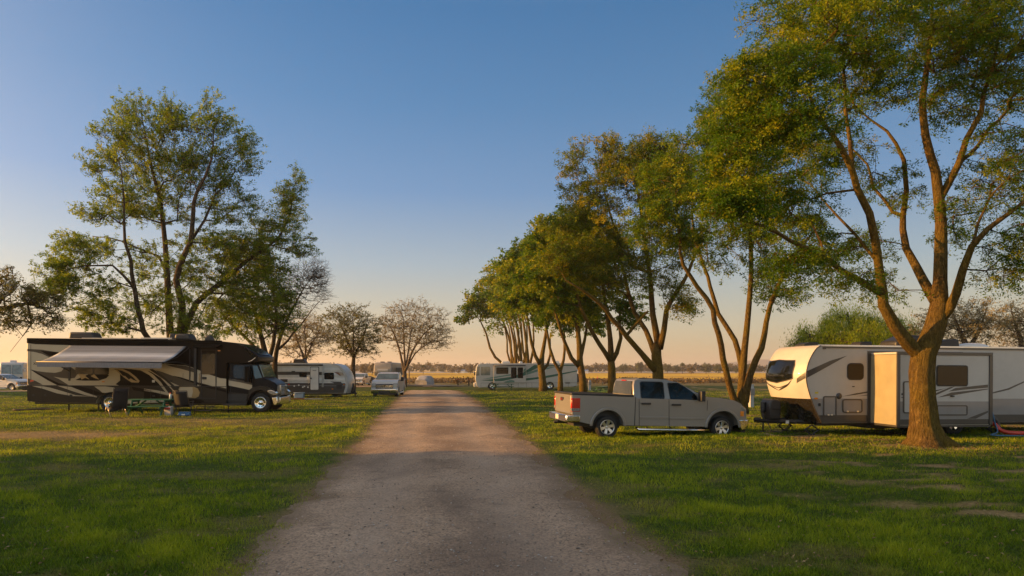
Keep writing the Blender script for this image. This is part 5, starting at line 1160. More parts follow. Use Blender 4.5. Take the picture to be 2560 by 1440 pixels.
# bonnet cover and wings
m = MB(); wg = [B_(1175, 880), B_(1215, 850), B_(1280, 832), B_(1370, 838), B_(1435, 868), B_(1470, 905), B_(1482, 945), B_(1446, 960)] + arc(fw[0], fw[1], fa, 24, 172, 12)
m.prism(wg, .02, .5); m.build('wing', TAUPE, rt, bevel=.05, seg=3)
m = MB(); m.prism(wg, W - .5, W - .02); m.build('wing', TAUPE, rt, bevel=.05, seg=3)
xg = Bc(1640, 880)[0]
m = MB(); gz0, gz1 = B_(1600, 942)[1], B_(1600, 832)[1]; m.box(xg - .25, W / 2 - .5, gz0, xg + .05, W / 2 + .5, gz1); m.build('grille', GRL, rt, bevel=.02)
m = MB(); 
for i in range(7): z = gz0 + .02 + i * (gz1 - gz0 - .03) / 6.5; m.box(xg - .26, W / 2 - .53, z, xg + .065, W / 2 + .53, z + .035)
for yy in (W / 2 - .55, W / 2 + .5): m.box(xg - .26, yy, gz0 - .01, xg + .06, yy + .05, gz1 + .02)
m.build('grille_bar', CHR, rt, bevel=.008, seg=1)
for s_, yy in ((0, .0), (1, W)):
    e_ = B_(1440, 905); q = [(e_[0] + .20 * math.cos(a) , e_[1] + .085 * math.sin(a) - .05 * math.cos(a)) for a in np.linspace(0, 6.28, 18)[:-1]]
    m = MB(); m.prism([(x * 1.0 + (x - e_[0]) * .12, z + (z - e_[1]) * .2) for x, z in q], *((-.0, .3) if s_ == 0 else (W - .3, W))); o = m.build('headlight_surround', CHR, rt, bevel=.01)
    m = MB(); m.prism(q, *((-.012, .3) if s_ == 0 else (W - .3, W + .012))); m.build('headlight', LENS, o, bevel=.01)
m = MB(); bz0, bz1 = B_(1530, 1050)[1], B_(1530, 962)[1]; xb = B_(1432, 1000)[0]
m.prism([(xb, bz1), (xg + .07, bz1 + .04), (xg + .09, bz0 + .08), (xg, bz0), (xb + .08, bz0 - .0)], .06, .5); m.prism([(xb, bz1), (xg + .07, bz1 + .04), (xg + .09, bz0 + .08), (xg, bz0), (xb + .08, bz0 - .0)], W - .5, W - .06)
m.box(xg - .1, .5, bz0 + .02, xg + .10, W - .5, bz1); m.build('front_bumper', CHR, rt, bevel=.03, seg=3)
m = MB(); x0, x1 = B_(885, 950)[0], B_(1145, 950)[0]
for za, zc, dy in ((1050, 1030, -.02), (1000, 978, .06), (965, 950, .1)): m.box(x0, dy, B_(900, za)[1], x1, .5, B_(900, zc)[1])
m.build('cab_step', DKM, rt)
m = MB(); m.box(x0, .12, B_(900, 1055)[1], x1, .55, B_(900, 925)[1]); m.box(A_(340, 1000)[0], .35, A_(400, 1040)[1], x1, W - .35, A_(400, 1000)[1]); m.prism(arc(rc[0], rc[1], ra * .98, -6, 186, 12), .4, W - .4); m.prism(arc(fw[0], fw[1], fa * .96, -10, 190, 12), .45, W - .45); m.build('chassis', DKM, rt)
m = MB(); c = B_(1160, 700); m.box(c[0] - .04, -.28, B_(1, 780)[1], c[0] + .16, -.05, B_(1, 600)[1]); m.bar((c[0], .2, B_(1, 770)[1]), (c[0] + .05, -.1, B_(1, 770)[1]), .03); m.bar((c[0], .2, B_(1, 615)[1]), (c[0] + .05, -.1, B_(1, 615)[1]), .03); m.build('side_mirror', BLKP, rt, bevel=.03)
wr = abs(B_(1303, 912)[1] - B_(1303, 1125)[1]) / 2
for c, st_ in ((B_(1300, 1022), 0), (A_(1222, 1022), 1)):
    wheel(rt, c[0], c[1], .10, wr, .28, wr * .60, 'steel', 1, CHR); wheel(rt, c[0], c[1], W - .10, wr, .28, wr * .60, 'steel', -1, CHR)
for x in (A_(705, 1040)[0], A_(1045, 1040)[0], B_(640, 1040)[0], B_(905, 1060)[0]):
    m = MB(); m.tube([(x, .5, A_(1, 1020)[1]), (x, .5, .05)], .035, 8); m.box(x - .1, .4, .03, x + .1, .6, .06); m.build('levelling_jack', DKM, rt)
m = MB(); a = B_(620, 1045); b = B_(800, 1045)
for i in range(2): m.box(a[0], -.35 - .25 * i, a[1] - .06 - .2 * i, b[0], -.12 - .25 * i, a[1] - .03 - .2 * i)
for x in (a[0], b[0]): m.bar((x, -.1, a[1]), (x, -.6, a[1] - .26), .03)
m.build('entry_step', DKM, rt)
# ------------------------------------------------------------------ long white trailer on the right
TWH = paint('white_trailer_siding', (.45, .43, .40), .4, .1, .05)
TGR = paint('grey_trailer_band', (.20, .20, .205), .3, .4, .06)
TDK = paint('charcoal_trailer_graphic', (.045, .042, .040), .35, .3, .1)
TBK = paint('black_front_cap', (.016, .014, .012), .25, .5, .1)
fr = Frame('travel_trailer', 'long white travel trailer with a rounded front window and one room slid out', 'travel trailer', 2050, 21.5, -.0, 8, .35)
C_ = zoomer(fr, 1860, 820, 4.645); D_ = zoomer(fr, 2160, 780, 4.115); rt = fr.root; W = 2.44
edge = [C_(893, 204), C_(850, 232), C_(800, 300), C_(752, 400), C_(727, 500), C_(722, 560), C_(735, 660), C_(768, 780), C_(818, 920), C_(905, 1105)]
ex = np.array([p[0] for p in edge][::-1]); ez = np.array([p[1] for p in edge][::-1])
sm_ = smooth_path([(a, 0, b) for a, b in edge], .08); 
rtop = C_(893, 204)[1]; zbot = C_(905, 1105)[1]
def px_(z): return float(np.interp(z, ez, ex))
sz = sm_[::-1, 2]; sx = sm_[::-1, 0]
def capx(y, z):
    u = abs(2 * y / W - 1); zz = (z - zbot) / (rtop - zbot)
    return float(np.interp(z, sz, sx)) - .34 * (1 - u ** 2.6) * (.55 + .45 * math.sin(math.pi * min(1, max(0, zz * .8 + .15))))
def CAP(px, py):
    x = capx(W / 2, 1.6)
    for _ in range(14): y, z = fr.PX(px, py, x); x = .5 * x + .5 * capx(min(max(y, 0), W), z)
    return (min(max(y, 0), W), z)
CZ = lambda a, b: CAP(1860 + a / 4.645, 820 + b / 4.645)
XR = fr.P(2760, 900)[0]
side = [(float(a), float(b)) for a, b in zip(sx, sz)]
prof = [(XR, zbot), (XR, rtop)] + [(a, b) for a, b in side[::-1]]
m = MB(); m.prism(prof, 0, W, 0); m.build('body', TWH, rt)
m = MB(); nz_, ny_ = 60, 40; vs = []; fs = []; ms = []
zl = CZ(480, 810)[1]
for i in range(nz_ + 1):
    z = zbot + (rtop - zbot) * (1 - (1 - i / nz_) ** 1.3)
    for j in range(ny_ + 1): y = W * j / ny_; vs.append((capx(y, z) - .006, y, z))
for i in range(nz_):
    for j in range(ny_):
        m_ = 0 if vs[i * (ny_ + 1)][2] > zl else 1
        m.add([], [], 0); fs.append(([i * (ny_ + 1) + j, i * (ny_ + 1) + j + 1, (i + 1) * (ny_ + 1) + j + 1, (i + 1) * (ny_ + 1) + j][::-1], m_))
m.v = vs; m.f = [f for f, _ in fs]; m.m = [q for _, q in fs]; m.sm = [True] * len(fs)
cap = m.build('front_cap', [TWH, TBK], rt)
# roof over the cap and the roof sheet with a slight crown
m = MB(); vs = []
for i in range(2):
    for j in range(ny_ + 1):
        y = W * j / ny_; u = 1 - abs(2 * y / W - 1) ** 2; vs.append(((capx(y, rtop) - .006) if i == 0 else XR, y, rtop + .004 + .07 * u * (0 if i == 0 else 1)))
xm = edge[0][0] + .5
vs2 = vs[:ny_ + 1] + [(xm, v[1], v[2]) for v in vs[ny_ + 1:]] + vs[ny_ + 1:]
m.add(vs2, [(i * (ny_ + 1) + j, (i + 1) * (ny_ + 1) + j, (i + 1) * (ny_ + 1) + j + 1, i * (ny_ + 1) + j + 1)[::-1] for i in range(2) for j in range(ny_)], 0, True); m.build('roof', WHT, rt)
def cap_patch(pts, off, mat, nm, par, n=26):
    """polygon in (y,z) laid on the curved front, monotone in z"""
    P_ = [CZ(*p) for p in pts]; zs = [p[1] for p in P_]; z0, z1 = min(zs) + 1e-4, max(zs) - 1e-4; vs = []
    k = len(P_)
    for i in range(n + 1):
        z = z0 + (z1 - z0) * i / n; ys_ = []
        for a in range(k):
            (ya, za), (yb, zb2) = P_[a], P_[(a + 1) % k]
            if (za - z) * (zb2 - z) <= 0 and za != zb2: ys_.append(ya + (yb - ya) * (z - za) / (zb2 - za))
        lo, hi = min(ys_), max(ys_)
        for j in range(13): y = lo + (hi - lo) * j / 12; vs.append((capx(y, z) - off, y, z))
    m = MB(); m.add(vs, [(i * 13 + j, (i + 1) * 13 + j, (i + 1) * 13 + j + 1, i * 13 + j + 1) for i in range(n) for j in range(12)], 0, True); return m.build(nm, mat, par)
cap_patch([(208, 402), (228, 376), (420, 366), (604, 366), (600, 430), (574, 596), (480, 618), (385, 640), (300, 622), (208, 588)], .018, BLK, 'window_surround', rt)
cap_patch([(222, 402), (238, 386), (420, 378), (592, 378), (588, 430), (564, 584), (480, 606), (385, 626), (300, 610), (220, 580)], .026, GLS, 'front_window', rt)
cap_patch([(135, 518), (190, 590), (195, 628), (135, 592)], .014, TDK, 'front_marker_graphic', rt)
cap_patch([(617, 588), (716, 512), (716, 584), (617, 640)], .014, TDK, 'front_marker_graphic', rt)
def cap_strip(line, w, mat, nm):
    P_ = [CZ(*p) for p in line]; sp = smooth_path([(a, b, 0) for a, b in P_], .06); d = np.gradient(sp[:, :2], axis=0); nn = np.c_[-d[:, 1], d[:, 0]]; nn /= np.linalg.norm(nn, axis=1)[:, None] + 1e-9
    vs = []; k = len(sp)
    for i in range(k):
        ww = w * min(1, 3 * i / k + .2, 3 * (k - 1 - i) / k + .2)
        for s_ in (-1, 1): y, z = sp[i, :2] + nn[i] * s_ * ww; vs.append((capx(y, z) - .016, y, z))
    m = MB(); m.add(vs, [(2 * i, 2 * i + 1, 2 * i + 3, 2 * i + 2) for i in range(k - 1)]); m.add(vs, [(2 * i, 2 * i + 2, 2 * i + 3, 2 * i + 1) for i in range(k - 1)]); return m.build(nm, mat, rt)
cap_strip([(228, 602), (300, 660), (408, 724)], .022, TDK, 'chevron_graphic'); cap_strip([(556, 604), (500, 670), (408, 724)], .022, TDK, 'chevron_graphic')
cap_strip([(310, 655), (408, 692), (520, 650)], .012, TDK, 'chevron_graphic')
# side bands and sweeps
g = MB(); p = lambda Z, pts, m_, t: panel(g, [Z(*q) for q in pts], t=t, m=m_)
XE = XR - .01
def band(za, zb2, m_, t):
    za_, zb_ = C_(1100, za)[1], C_(1100, zb2)[1]; xs = [float(np.interp(z, sz, sx)) + .012 for z in (za_, (za_ + zb_) / 2, zb_)]
    panel(g, [(xs[0], za_), (xs[1], (za_ + zb_) / 2), (xs[2], zb_), (XE, zb_), (XE, za_)], t=t, m=m_)
band(820, 1012, 0, .004); band(1012, 1102, 1, .005)
p(C_, [(733, 500), (1000, 380), (1195, 322), (1000, 432), (860, 510), (733, 578)], 1, .006)
p(C_, [(1135, 796), (1300, 758), (1447, 734), (1447, 750), (1300, 776)], 1, .006); p(C_, [(1300, 792), (1447, 774), (1447, 782)], 1, .006)
p(D_, [(1322, 826), (1480, 785), (1646, 712), (1646, 726), (1490, 800), (1322, 840)], 1, .006)
p(C_, [(812, 700), (872, 700), (872, 740), (812, 740)], 2, .006); p(C_, [(824, 742), (862, 742), (862, 762), (824, 762)], 3, .007)
g.build('side_graphics', [TGR, TDK, TWH, paint('yellow_sticker', (.6, .5, .03), .5, 0)], rt)
# seam trims along the cap and the roof line
m = MB(); pts = [(a - .01, -.012, b) for a, b in side]; m.tube(pts, .016, 6); m.build('cap_trim', TDK, rt)
m = MB(); a = C_(925, 204); m.box(a[0], -.035, rtop - .075, XE, .0, rtop - .02); m.box(a[0] - .03, -.05, rtop - .11, a[0] + .06, .0, rtop - .02); m.build('roof_gutter', TDK, rt)
m = MB(); m.box(edge[0][0], -.02, rtop - .02, XE, .03, rtop + .02); m.build('roof_edge', ALU, rt)
m = MB(); m.prism(rr(*C_(1196, 604), *C_(1390, 408), .13), -.016, 0); o = m.build('window_frame', BLK, rt); m = MB(); m.prism(rr(*C_(1206, 595), *C_(1380, 418), .11), -.024, 0); m.build('window', paint('brown_tinted_glass', (.022, .017, .013), .12, 0, .1, spec=.3), o)
for q, r_ in (((915, 1026, 1073, 790), .06), ((1138, 986, 1374, 824), .09)):
    m = MB(); m.prism(rr(*C_(q[0] + 4, q[1] - 4), *C_(q[2] - 4, q[3] + 4), r_ - .01), -.014, 0); o = m.build('storage_door', TGR, rt); m = MB(); a = C_(q[0], q[1]); b = C_(q[2], q[3]); frame_ring(m, *a, *b, r_, .04, t=.028); m.build('door_frame', TDK, o)
    m = MB(); 
    for xx in ((q[0] + 60, q[2] - 60)): c = C_(xx, q[1] - 18); m.box(c[0] - .03, -.045, c[1] - .02, c[0] + .03, -.01, c[1] + .02)
    m.build('door_latch', ALU, o)
m = MB(); c = C_(1103, 790); m.lathe_y([(.001, -.03), (.085, -.03), (.10, -.01), (.10, 0)], c[0], c[1], 20); m.build('fuel_port', TDK, rt)
m = MB(); m.prism(rr(*C_(862, 908), *C_(888, 872), .02), -.02, 0); m.build('side_socket', BLK, rt)
m = MB(); m.prism(rr(*C_(815, 828), *C_(852, 808), .02), -.03, 0); m.build('side_marker', AMB, rt); m = MB(); m.prism(rr(*C_(1258, 684), *C_(1282, 674), .01), -.02, 0); m.build('side_marker', BLK, rt)
# slide-out room
x0 = fr.P(2176, 950)[0]; o_, d_ = fr.ray(2244, 950); tt = (x0 - o_.x) / d_.x; SD = (o_ + d_ * tt).y
SD = max(-1.3, min(-.7, SD)); S_ = lambda a, b: D_(a, b, SD)
xl = x0; x1 = S_(1312, 700)[0]; z1 = S_(700, 415)[1]; z0 = S_(700, 1165)[1]
m = MB(); m.box(xl, SD, z0, x1, .3, z1); sl_ = m.build('slide_out', TWH, rt, bevel=.01)
m = MB(); m.box(xl - .006, SD + .035, z0 + .01, xl, .0, z1 - .075); m.build('dimmed_slide_wall', paint('dimmed_wall_tan', (.29, .255, .165), .5, 0, .1), sl_)  # extra wall sheet, tinted darker to hold down the sun's brightness here
g = MB(); q = lambda pts, m_, t=.004: panel(g, [S_(*k) for k in pts], SD, t, m_)
xa, xb = xl + .02, x1 - .02
def sb(za, zb2, m_, t): A1, B1 = S_(700, za)[1], S_(700, zb2)[1]; panel(g, [(xa, A1), (xb, A1), (xb, B1), (xa, B1)], SD, t, m_)
sb(920, 1104, 0, .004); sb(1104, 1160, 1, .005)
q([(384, 836), (480, 826), (480, 846), (384, 856)], 1, .006); q([(384, 876), (480, 876), (480, 884), (384, 884)], 1, .006)
q([(720, 806), (845, 784), (720, 824)], 1, .006); q([(720, 842), (880, 776), (935, 764), (900, 784), (720, 866)], 1, .006)
q([(872, 818), (940, 782), (1276, 746), (1276, 778), (1000, 802)], 1, .006); q([(758, 880), (900, 828), (1276, 788), (1276, 796), (960, 850)], 1, .006)
q([(1060, 1098), (1180, 1050), (1276, 1016), (1276, 1034), (1150, 1098)], 1, .006)
g.build('slide_graphics', [TGR, TDK], sl_)
m = MB()
for za, zb2 in ((z1 - .085, z1 + .01),): m.box(xl - .03, SD - .03, za, x1 + .03, SD + .02, zb2)
m.box(xl - .03, SD - .03, z0, xl + .075, SD + .02, z1 - .085); m.box(x1 - .09, SD - .03, z0, x1 + .03, SD + .02, z1 - .085); m.build('slide_trim', TDK, sl_, bevel=.006, seg=1)
# frame of the opening against the body, left side and top
m = MB(); m.box(xl - .10, -.03, z0 - .02, xl, 0, z1 + .06); m.box(xl, -.03, z1, x1 + .1, 0, z1 + .06); m.box(xl + .0, SD + .02, z0 - .06, x1, .0, z0); m.box(xl - .012, SD + .03, z1 - .07, xl, -.03, z1 - .055); m.build('slide_opening_frame', TDK, sl_)
m = MB(); m.prism(rr(*S_(742, 764), *S_(1068, 548), .08), SD - .018, SD); o = m.build('window_frame', BLK, sl_); m = MB(); m.prism(rr(*S_(752, 755), *S_(1058, 558), .07), SD - .026, SD); m.build('window', GLS, o)
for a, b, r_ in (((745, 1065), (1062, 958), .06), ((400, 1042), (560, 712), .07)):
    m = MB(); m.prism(rr(*S_(a[0] + 4, a[1] - 4), *S_(b[0] - 4, b[1] + 4), r_), SD - .014, SD); o = m.build('storage_door', TGR if b[1] > 900 else TWH, sl_); m = MB(); frame_ring(m, *S_(*a), *S_(*b), r_, .035, SD, .026); m.build('door_frame', TDK, o)
m = MB(); c = S_(905, 866); m.box(c[0] - .05, SD - .05, c[1] - .02, c[0] + .05, SD, c[1] + .02); m.build('slide_lock', BLK, sl_)
# running gear: fenders, wheels, chassis, jacks
m = MB(); m.box(C_(905, 1)[0], .25, zbot - .10, XE, .40, zbot); m.box(C_(905, 1)[0], W - .4, zbot - .10, XE, W - .25, zbot); m.box(xl, .1, zbot - .18, x1, W - .3, zbot - .09)
for xx in (1450, 2300, 3000): m.box(C_(xx, 1)[0], .25, zbot - .09, C_(xx, 1)[0] + .08, W - .25, zbot - .01)
m.build('chassis', DKM, rt)
wc = fr.P(2384, 1080); wr = .36
for dx in (-.92, 0):
    wheel(rt, wc[0] + dx, wr + .01, -.02, wr, .22, .195, 'spoke5', 1, CHR); wheel(rt, wc[0] + dx, wr + .01, W + .02, wr, .22, .195, 'spoke5', -1, CHR)
for cxp in (2400, 2463):
    c = fr.P(cxp, 1073); m = MB(); m.prism(arc(c[0], c[1], .50, 12, 168, 12) + arc(c[0], c[1], .42, 168, 12, 12), -.1, .12); m.build('fender', TDK, rt, bevel=.015)
scissor_jack(rt, C_(868, 1)[0], .35, zbot - .08, .02, .24); scissor_jack(rt, C_(868, 1)[0] + .05, W - .4, zbot - .08, .02, .24); scissor_jack(rt, D_(1450, 1)[0], .35, zbot - .08, .02, .30)
# tongue, gas bottle cover, jack
xc = capx(W / 2, zbot + .1); xt = fr.P(1893, 1050, W / 2)[0]; zt = fr.P(1920, 1052, W / 2)[1]
m = MB(); 
for yy in (.45, W - .45): m.bar((xc + .6, yy, zt), (xt + .3, W / 2 + (.06 if yy > 1 else -.06), zt), .10)
m.bar((xt + .45, W / 2, zt), (xt - .02, W / 2, zt), .09); m.bar((xt - .1, W / 2, zt + .04), (xt + .12, W / 2, zt + .04), .11); m.bar((xt + .95, .5, zt), (xt + .95, W - .5, zt), .07)
m.tube([(xt + .3, W / 2 - .1, zt), (xt + .4, W / 2 - .2, zt - .32), (xt + .75, W / 2 - .2, zt - .36), (xt + 1.1, W / 2 - .2, zt - .05)], .014, 6)
m.build('tongue', DKM, rt)
m = MB(); 
for i in range(2): x = xt + .75 + i * .3; y_ = W / 2 - .35 + .0; m.box(x, W / 2 - .45 * (1 - .3 * i) , zt - .06, x + .12, W / 2 - .45 * (1 - .3 * i) + .004, zt + .04)
m.build('safety_label', WHT, rt)
cv0 = fr.P(1912, 1050, W / 2 - .3); cv1 = fr.P(1952, 999, W / 2 - .3)
m = MB(); xa_, xb_ = cv0[0] + .16, cv1[0]; za_, zb_ = zt + .06, cv1[1]
q = [(xa_ + .05, za_), (xb_, za_), (xb_ + .02, zb_ - .1), (xb_ - .06, zb_), (xa_ + .1, zb_ + .03), (xa_, zb_ - .12), (xa_ - .01, (za_ + zb_) / 2)]
m.prism(q, W / 2 - .32, W / 2 + .32); 
co_ = m.build('gas_bottle_cover', BLK, rt, bevel=.05, seg=3)
m = MB(); m.tube([(xa_ - .02, W / 2 - .37, (za_ + zb_) / 2 + .05), (xb_ + .01, W / 2 - .375, (za_ + zb_) / 2 - .0)], .01, 6); m.tube([(xa_ - .0, W / 2 - .37, (za_ + zb_) / 2 - .2), (xb_ + .01, W / 2 - .375, (za_ + zb_) / 2 - .22)], .01, 6); m.build('cover_strap', RUB, co_)
m = MB(); xj = fr.P(1908, 1060, W / 2)[0]; m.tube([(xj, W / 2, .06), (xj, W / 2, zt + .3)], .03, 8); m.tube([(xj, W / 2, zt + .28), (xj, W / 2, zt + .62)], .085, 12); m.tube([(xj - .1, W / 2 - .1, zt + .35), (xj - .02, W / 2 - .06, zt + .35)], .06, 10); m.box(xj - .07, W / 2 - .07, .05, xj + .07, W / 2 + .07, .07); m.build('tongue_jack', BLK, rt, bevel=.01)
# roof equipment
def rb(Z, x0_, x1_, y0_, h, ya, yb, mat, nm, b=.06, sl=.4):
    a = Z(x0_, y0_); c = Z(x1_, y0_); m = MB(); m.prism([(a[0], rtop), (c[0], rtop), (c[0] - h * .2, rtop + h), (a[0] + h * sl, rtop + h), (a[0], rtop + h * .5)], ya, yb); return m.build(nm, mat, rt, bevel=b, seg=3)
rb(D_, 500, 930, 340, .42, .75, 1.6, BLK, 'air_conditioner', .08, 1.2); rb(D_, 935, 1190, 340, .30, .8, 1.4, BLK, 'roof_vent', .03, 1.4); rb(D_, 120, 262, 335, .18, .8, 1.3, BLK, 'roof_vent', .03); rb(C_, 865, 1042, 190, .14, .8, 1.35, BLK, 'roof_vent', .02, 1.5)
m = MB(); c = D_(1405, 350); m.v = []; n_ = 20
for i in range(7):
    a_ = math.pi / 2 * i / 6
    for k in range(n_): b_ = 2 * math.pi * k / n_; m.v.append((c[0] + .62 * math.cos(a_) * math.cos(b_), 1.2 + .45 * math.cos(a_) * math.sin(b_), rtop + .02 + .18 * math.sin(a_)))
for i in range(6):
    for k in range(n_): m.f.append([i * n_ + k, i * n_ + (k + 1) % n_, (i + 1) * n_ + (k + 1) % n_, (i + 1) * n_ + k]); m.m.append(0); m.sm.append(True)
m.build('satellite_dome', WHT, rt)
tongue_world = fr.M @ Vector((xj, W / 2, 0))

# ------------------------------------------------------------------ white trailer with black and rust stripes behind the brown motorhome
SWH = NT('ribbed_white_siding'); sepz = SWH.n('ShaderNodeSeparateXYZ', {0: SWH.obj()}).outputs[2]
wv = SWH.math('PINGPONG', SWH.math('MULTIPLY', sepz, 5.2), 1.0)
SWH.bsdf(SWH.ramp(SWH.noise(2, 4, SWH.obj()), [(.3, (.54, .52, .49)), (.7, (.66, .64, .61))]), .4, .4, 0, SWH.bump(wv, .7, .05)); SWH = SWH.m
fr = Frame('travel_trailer', 'small white travel trailer with black and rust stripes and a swept-back nose', 'travel trailer', 640, 52.5, None, 1.5, .0)
E0 = zoomer(fr, 640, 840, 5.12); E_ = lambda a, b: E0(1050 + (a - 1050) * .62 if a > 1050 else a, b)
rt = fr.root; W = 2.4
x_l = E_(-160, 500)[0]
prof = [(x_l, E_(0, 735)[1]), (x_l, E_(0, 352)[1]), E_(700, 352), E_(980, 356), E_(1060, 375), E_(1120, 410), E_(1180, 460), E_(1225, 520), E_(1250, 590), E_(1245, 650), E_(1205, 735)]
m = MB(); m.prism(prof, 0, W); m.build('body', SWH, rt, bevel=.03)
m = MB(); o_ = prof[3:]; i_ = [(x - .16, z - .02) for x, z in o_]; nn = MB()
vs = []
for y_, bul in ((-.02, 0), (.3, .12), (W / 2, .2), (W - .3, .12), (W + .02, 0)):
    for (x, z) in o_: vs.append((x + .02 + bul, y_, z + .012))
k = len(o_); m.add(vs, [(a * k + b, (a + 1) * k + b, (a + 1) * k + b + 1, a * k + b + 1) for a in range(4) for b in range(k - 1)], 0, True)
for q in range(k - 1): m.add([(o_[q][0] + .02, -.02, o_[q][1] + .012), (o_[q + 1][0] + .02, -.02, o_[q + 1][1] + .012), (i_[q + 1][0], -.02, i_[q + 1][1]), (i_[q][0], -.02, i_[q][1])], [(0, 1, 2, 3), (3, 2, 1, 0)])
m.build('front_cap', SILV2, rt)
g = MB(); p = lambda pts, m_, t=.012: panel(g, [E_(*q) for q in pts], t=t, m=m_)
p([(-150, 456), (700, 458), (700, 498), (-150, 498)], 0); p([(805, 460), (870, 460), (870, 500), (805, 500)], 0); p([(1000, 462), (1160, 466), (1178, 505), (1085, 508), (1030, 480)], 1)
p([(1060, 466), (1130, 466), (1160, 506), (1110, 506)], 2, .018); p([(1185, 470), (1205, 510), (1188, 508)], 0, .014)
p([(-150, 600), (1195, 604), (1215, 635), (1235, 660), (1205, 730), (-150, 732)], 0); p([(-150, 632), (1200, 634), (1205, 640), (-150, 640)], 3, .018)
p([(950, 582), (1110, 586), (1160, 630), (1000, 604)], 0, .016)
g.build('side_graphics', [TDK, paint('rust_graphic', (.20, .075, .035), .4, .2), paint('cream_graphic', (.4, .33, .25), .4, .2), TGR], rt)
m = MB(); 
for x in (845, 858): panel(m, [E_(x, 365), E_(x + 7, 365), E_(x + 7, 655), E_(x, 655)], t=.05)
m.build('awning_arm', ALU, rt)
m = MB(); a = E_(-150, 372); b = E_(860, 372); m.tube([(a[0], -.06, a[1]), (b[0], -.06, b[1])], .05, 8); m.build('awning_roller', BLK, rt)
m = MB(); m.box(x_l, -.02, E_(0, 352)[1] - .01, E_(960, 352)[0], .02, E_(0, 352)[1] + .04); m.build('roof_edge', WHT, rt)
for q in ((553, 525, 650, 468), (873, 555, 998, 470), (1745, 0, 0, 0)):
    if q[2] == 0: continue
    m = MB(); m.prism(rr(*E_(q[0], q[1]), *E_(q[2], q[3]), .08), -.02, 0); m.build('window', GLS, rt)
m = MB(); m.prism(rr(*E_(692, 690), *E_(808, 392), .1), -.03, 0); o = m.build('door_frame', TDK, rt); m = MB(); m.prism(rr(*E_(700, 688), *E_(800, 400), .08), -.07, 0); o2 = m.build('door', WHT, rt); m = MB(); m.prism(rr(*E_(700, 552), *E_(716, 532), .01), -.11, -.07); m.build('door_handle', BLK, o2)
m = MB(); m.prism([E_(728, 446), E_(776, 446), E_(776, 440), E_(728, 440)], -.08, -.07); m.build('door_lettering', TDK, o2)
m = MB(); m.tube([(E_(670, 510)[0], -.05, E_(670, 510)[1]), (E_(672, 560)[0], -.14, E_(1, 540)[1]), (E_(670, 610)[0], -.05, E_(1, 610)[1])], .02, 6); m.build('grab_handle', ALU, rt)
for q in ((312, 590, 404, 552), (1030, 675, 1130, 625), (455, 466, 500, 448)):
    m = MB(); m.prism(rr(*E_(q[0], q[1]), *E_(q[2], q[3]), .02), -.03, 0); m.build('access_panel', BLK, rt)
for q in ((490, 640), (548, 630), (620, 645), (665, 655), (600, 655)):
    m = MB(); a = E_(q[0] - 9, q[1] + 9); b = E_(q[0] + 9, q[1] - 9); m.prism(rr(*a, *b, .02), -.03, 0); m.build('outlet_cover', WHT, rt)
for q, mt in (((1172, 622), AMB), ((422, 620), RED), ((980, 678), AMB)): m = MB(); a = E_(q[0] - 10, q[1] + 7); b = E_(q[0] + 10, q[1] - 7); m.prism(rr(*a, *b, .02), -.035, 0); m.build('side_marker', mt, rt)
m = MB(); b0 = E_(0, 735)[1]; m.box(x_l, .3, b0 - .12, E_(1200, 1)[0], W - .3, b0); m.bar((E_(1180, 1)[0], .6, b0 - .05), (E_(1370, 1)[0], W / 2, b0 - .02), .08); m.bar((E_(1180, 1)[0], W - .6, b0 - .05), (E_(1370, 1)[0], W / 2, b0 - .02), .08); m.tube([(E_(1340, 1)[0], W / 2, b0 - .35), (E_(1340, 1)[0], W / 2, b0 + .5)], .05, 8); m.build('chassis', DKM, rt)
m = MB(); a = E_(1262, 700); b = E_(1325, 632); m.prism(rr(a[0], b0 + .02, b[0], b[1] + .15, .05), W / 2 - .3, W / 2 + .3); m.build('gas_bottle_cover', BLK, rt, bevel=.04)
a = E_(430, 292); 
m = MB(); q0 = E_(432, 345); q1 = E_(600, 345); q2 = E_(570, 292); q3 = E_(440, 292); m.prism([q0, q1, q2, q3], .8, 1.5); m.build('air_conditioner', BLK, rt, bevel=.05); m = MB(); m.prism([E_(318, 352), E_(420, 352), E_(415, 338), E_(322, 338)], .8, 1.4); m.build('roof_vent', BLK, rt)
for dx in (330, 430): c = E_(dx, 1); wheel(rt, c[0], .36, .1, .36, .22, .2, 'spoke5', 1)
scissor_jack(rt, E_(1040, 1)[0], .3, b0 - .1, .03, .3); scissor_jack(rt, E_(560, 1)[0], .3, b0 - .1, .03, .3)
m = MB(); a = E_(690, 740); 
for i in range(2): m.box(a[0], -.1 - .25 * i, b0 - .2 - .2 * i, E_(800, 1)[0], .12 - .25 * i, b0 - .17 - .2 * i)
for x in (a[0], E_(800, 1)[0]): m.bar((x, .1, b0), (x, -.35, b0 - .4), .03)
m.build('entry_step', BLK, rt)

# ------------------------------------------------------------------ green and white coach beyond the right row
GRN = paint('dark_green_coach_paint', (.012, .10, .075), .3, .4, .06); GRN2 = paint('sea_green_coach_paint', (.10, .20, .17), .3, .4, .06); MWH = paint('white_coach_paint', (.44, .42, .385), .3, .4, .05); GLG = glass('green_tinted_glass', (.10, .13, .12), .05, .8)
fr = Frame('motorhome', 'white flat-fronted motorhome with dark green swooshes behind the right tree row', 'motorhome', 1196, 80, None, 4.5, 0)
H_ = zoomer(fr, 1140, 840, 5.12); rt = fr.root; W = 2.5; zg = 0.0
prof = [H_(262, 640), H_(246, 560), H_(250, 480), H_(262, 400), H_(280, 362), H_(330, 352), H_(1500, 346), H_(1545, 352), H_(1552, 380), H_(1552, 640), H_(1500, 650), H_(1265, 658)]
rw = H_(1203, 645); fw = H_(465, 650); ra = abs(H_(1145, 1)[0] - H_(1258, 1)[0]) / 2
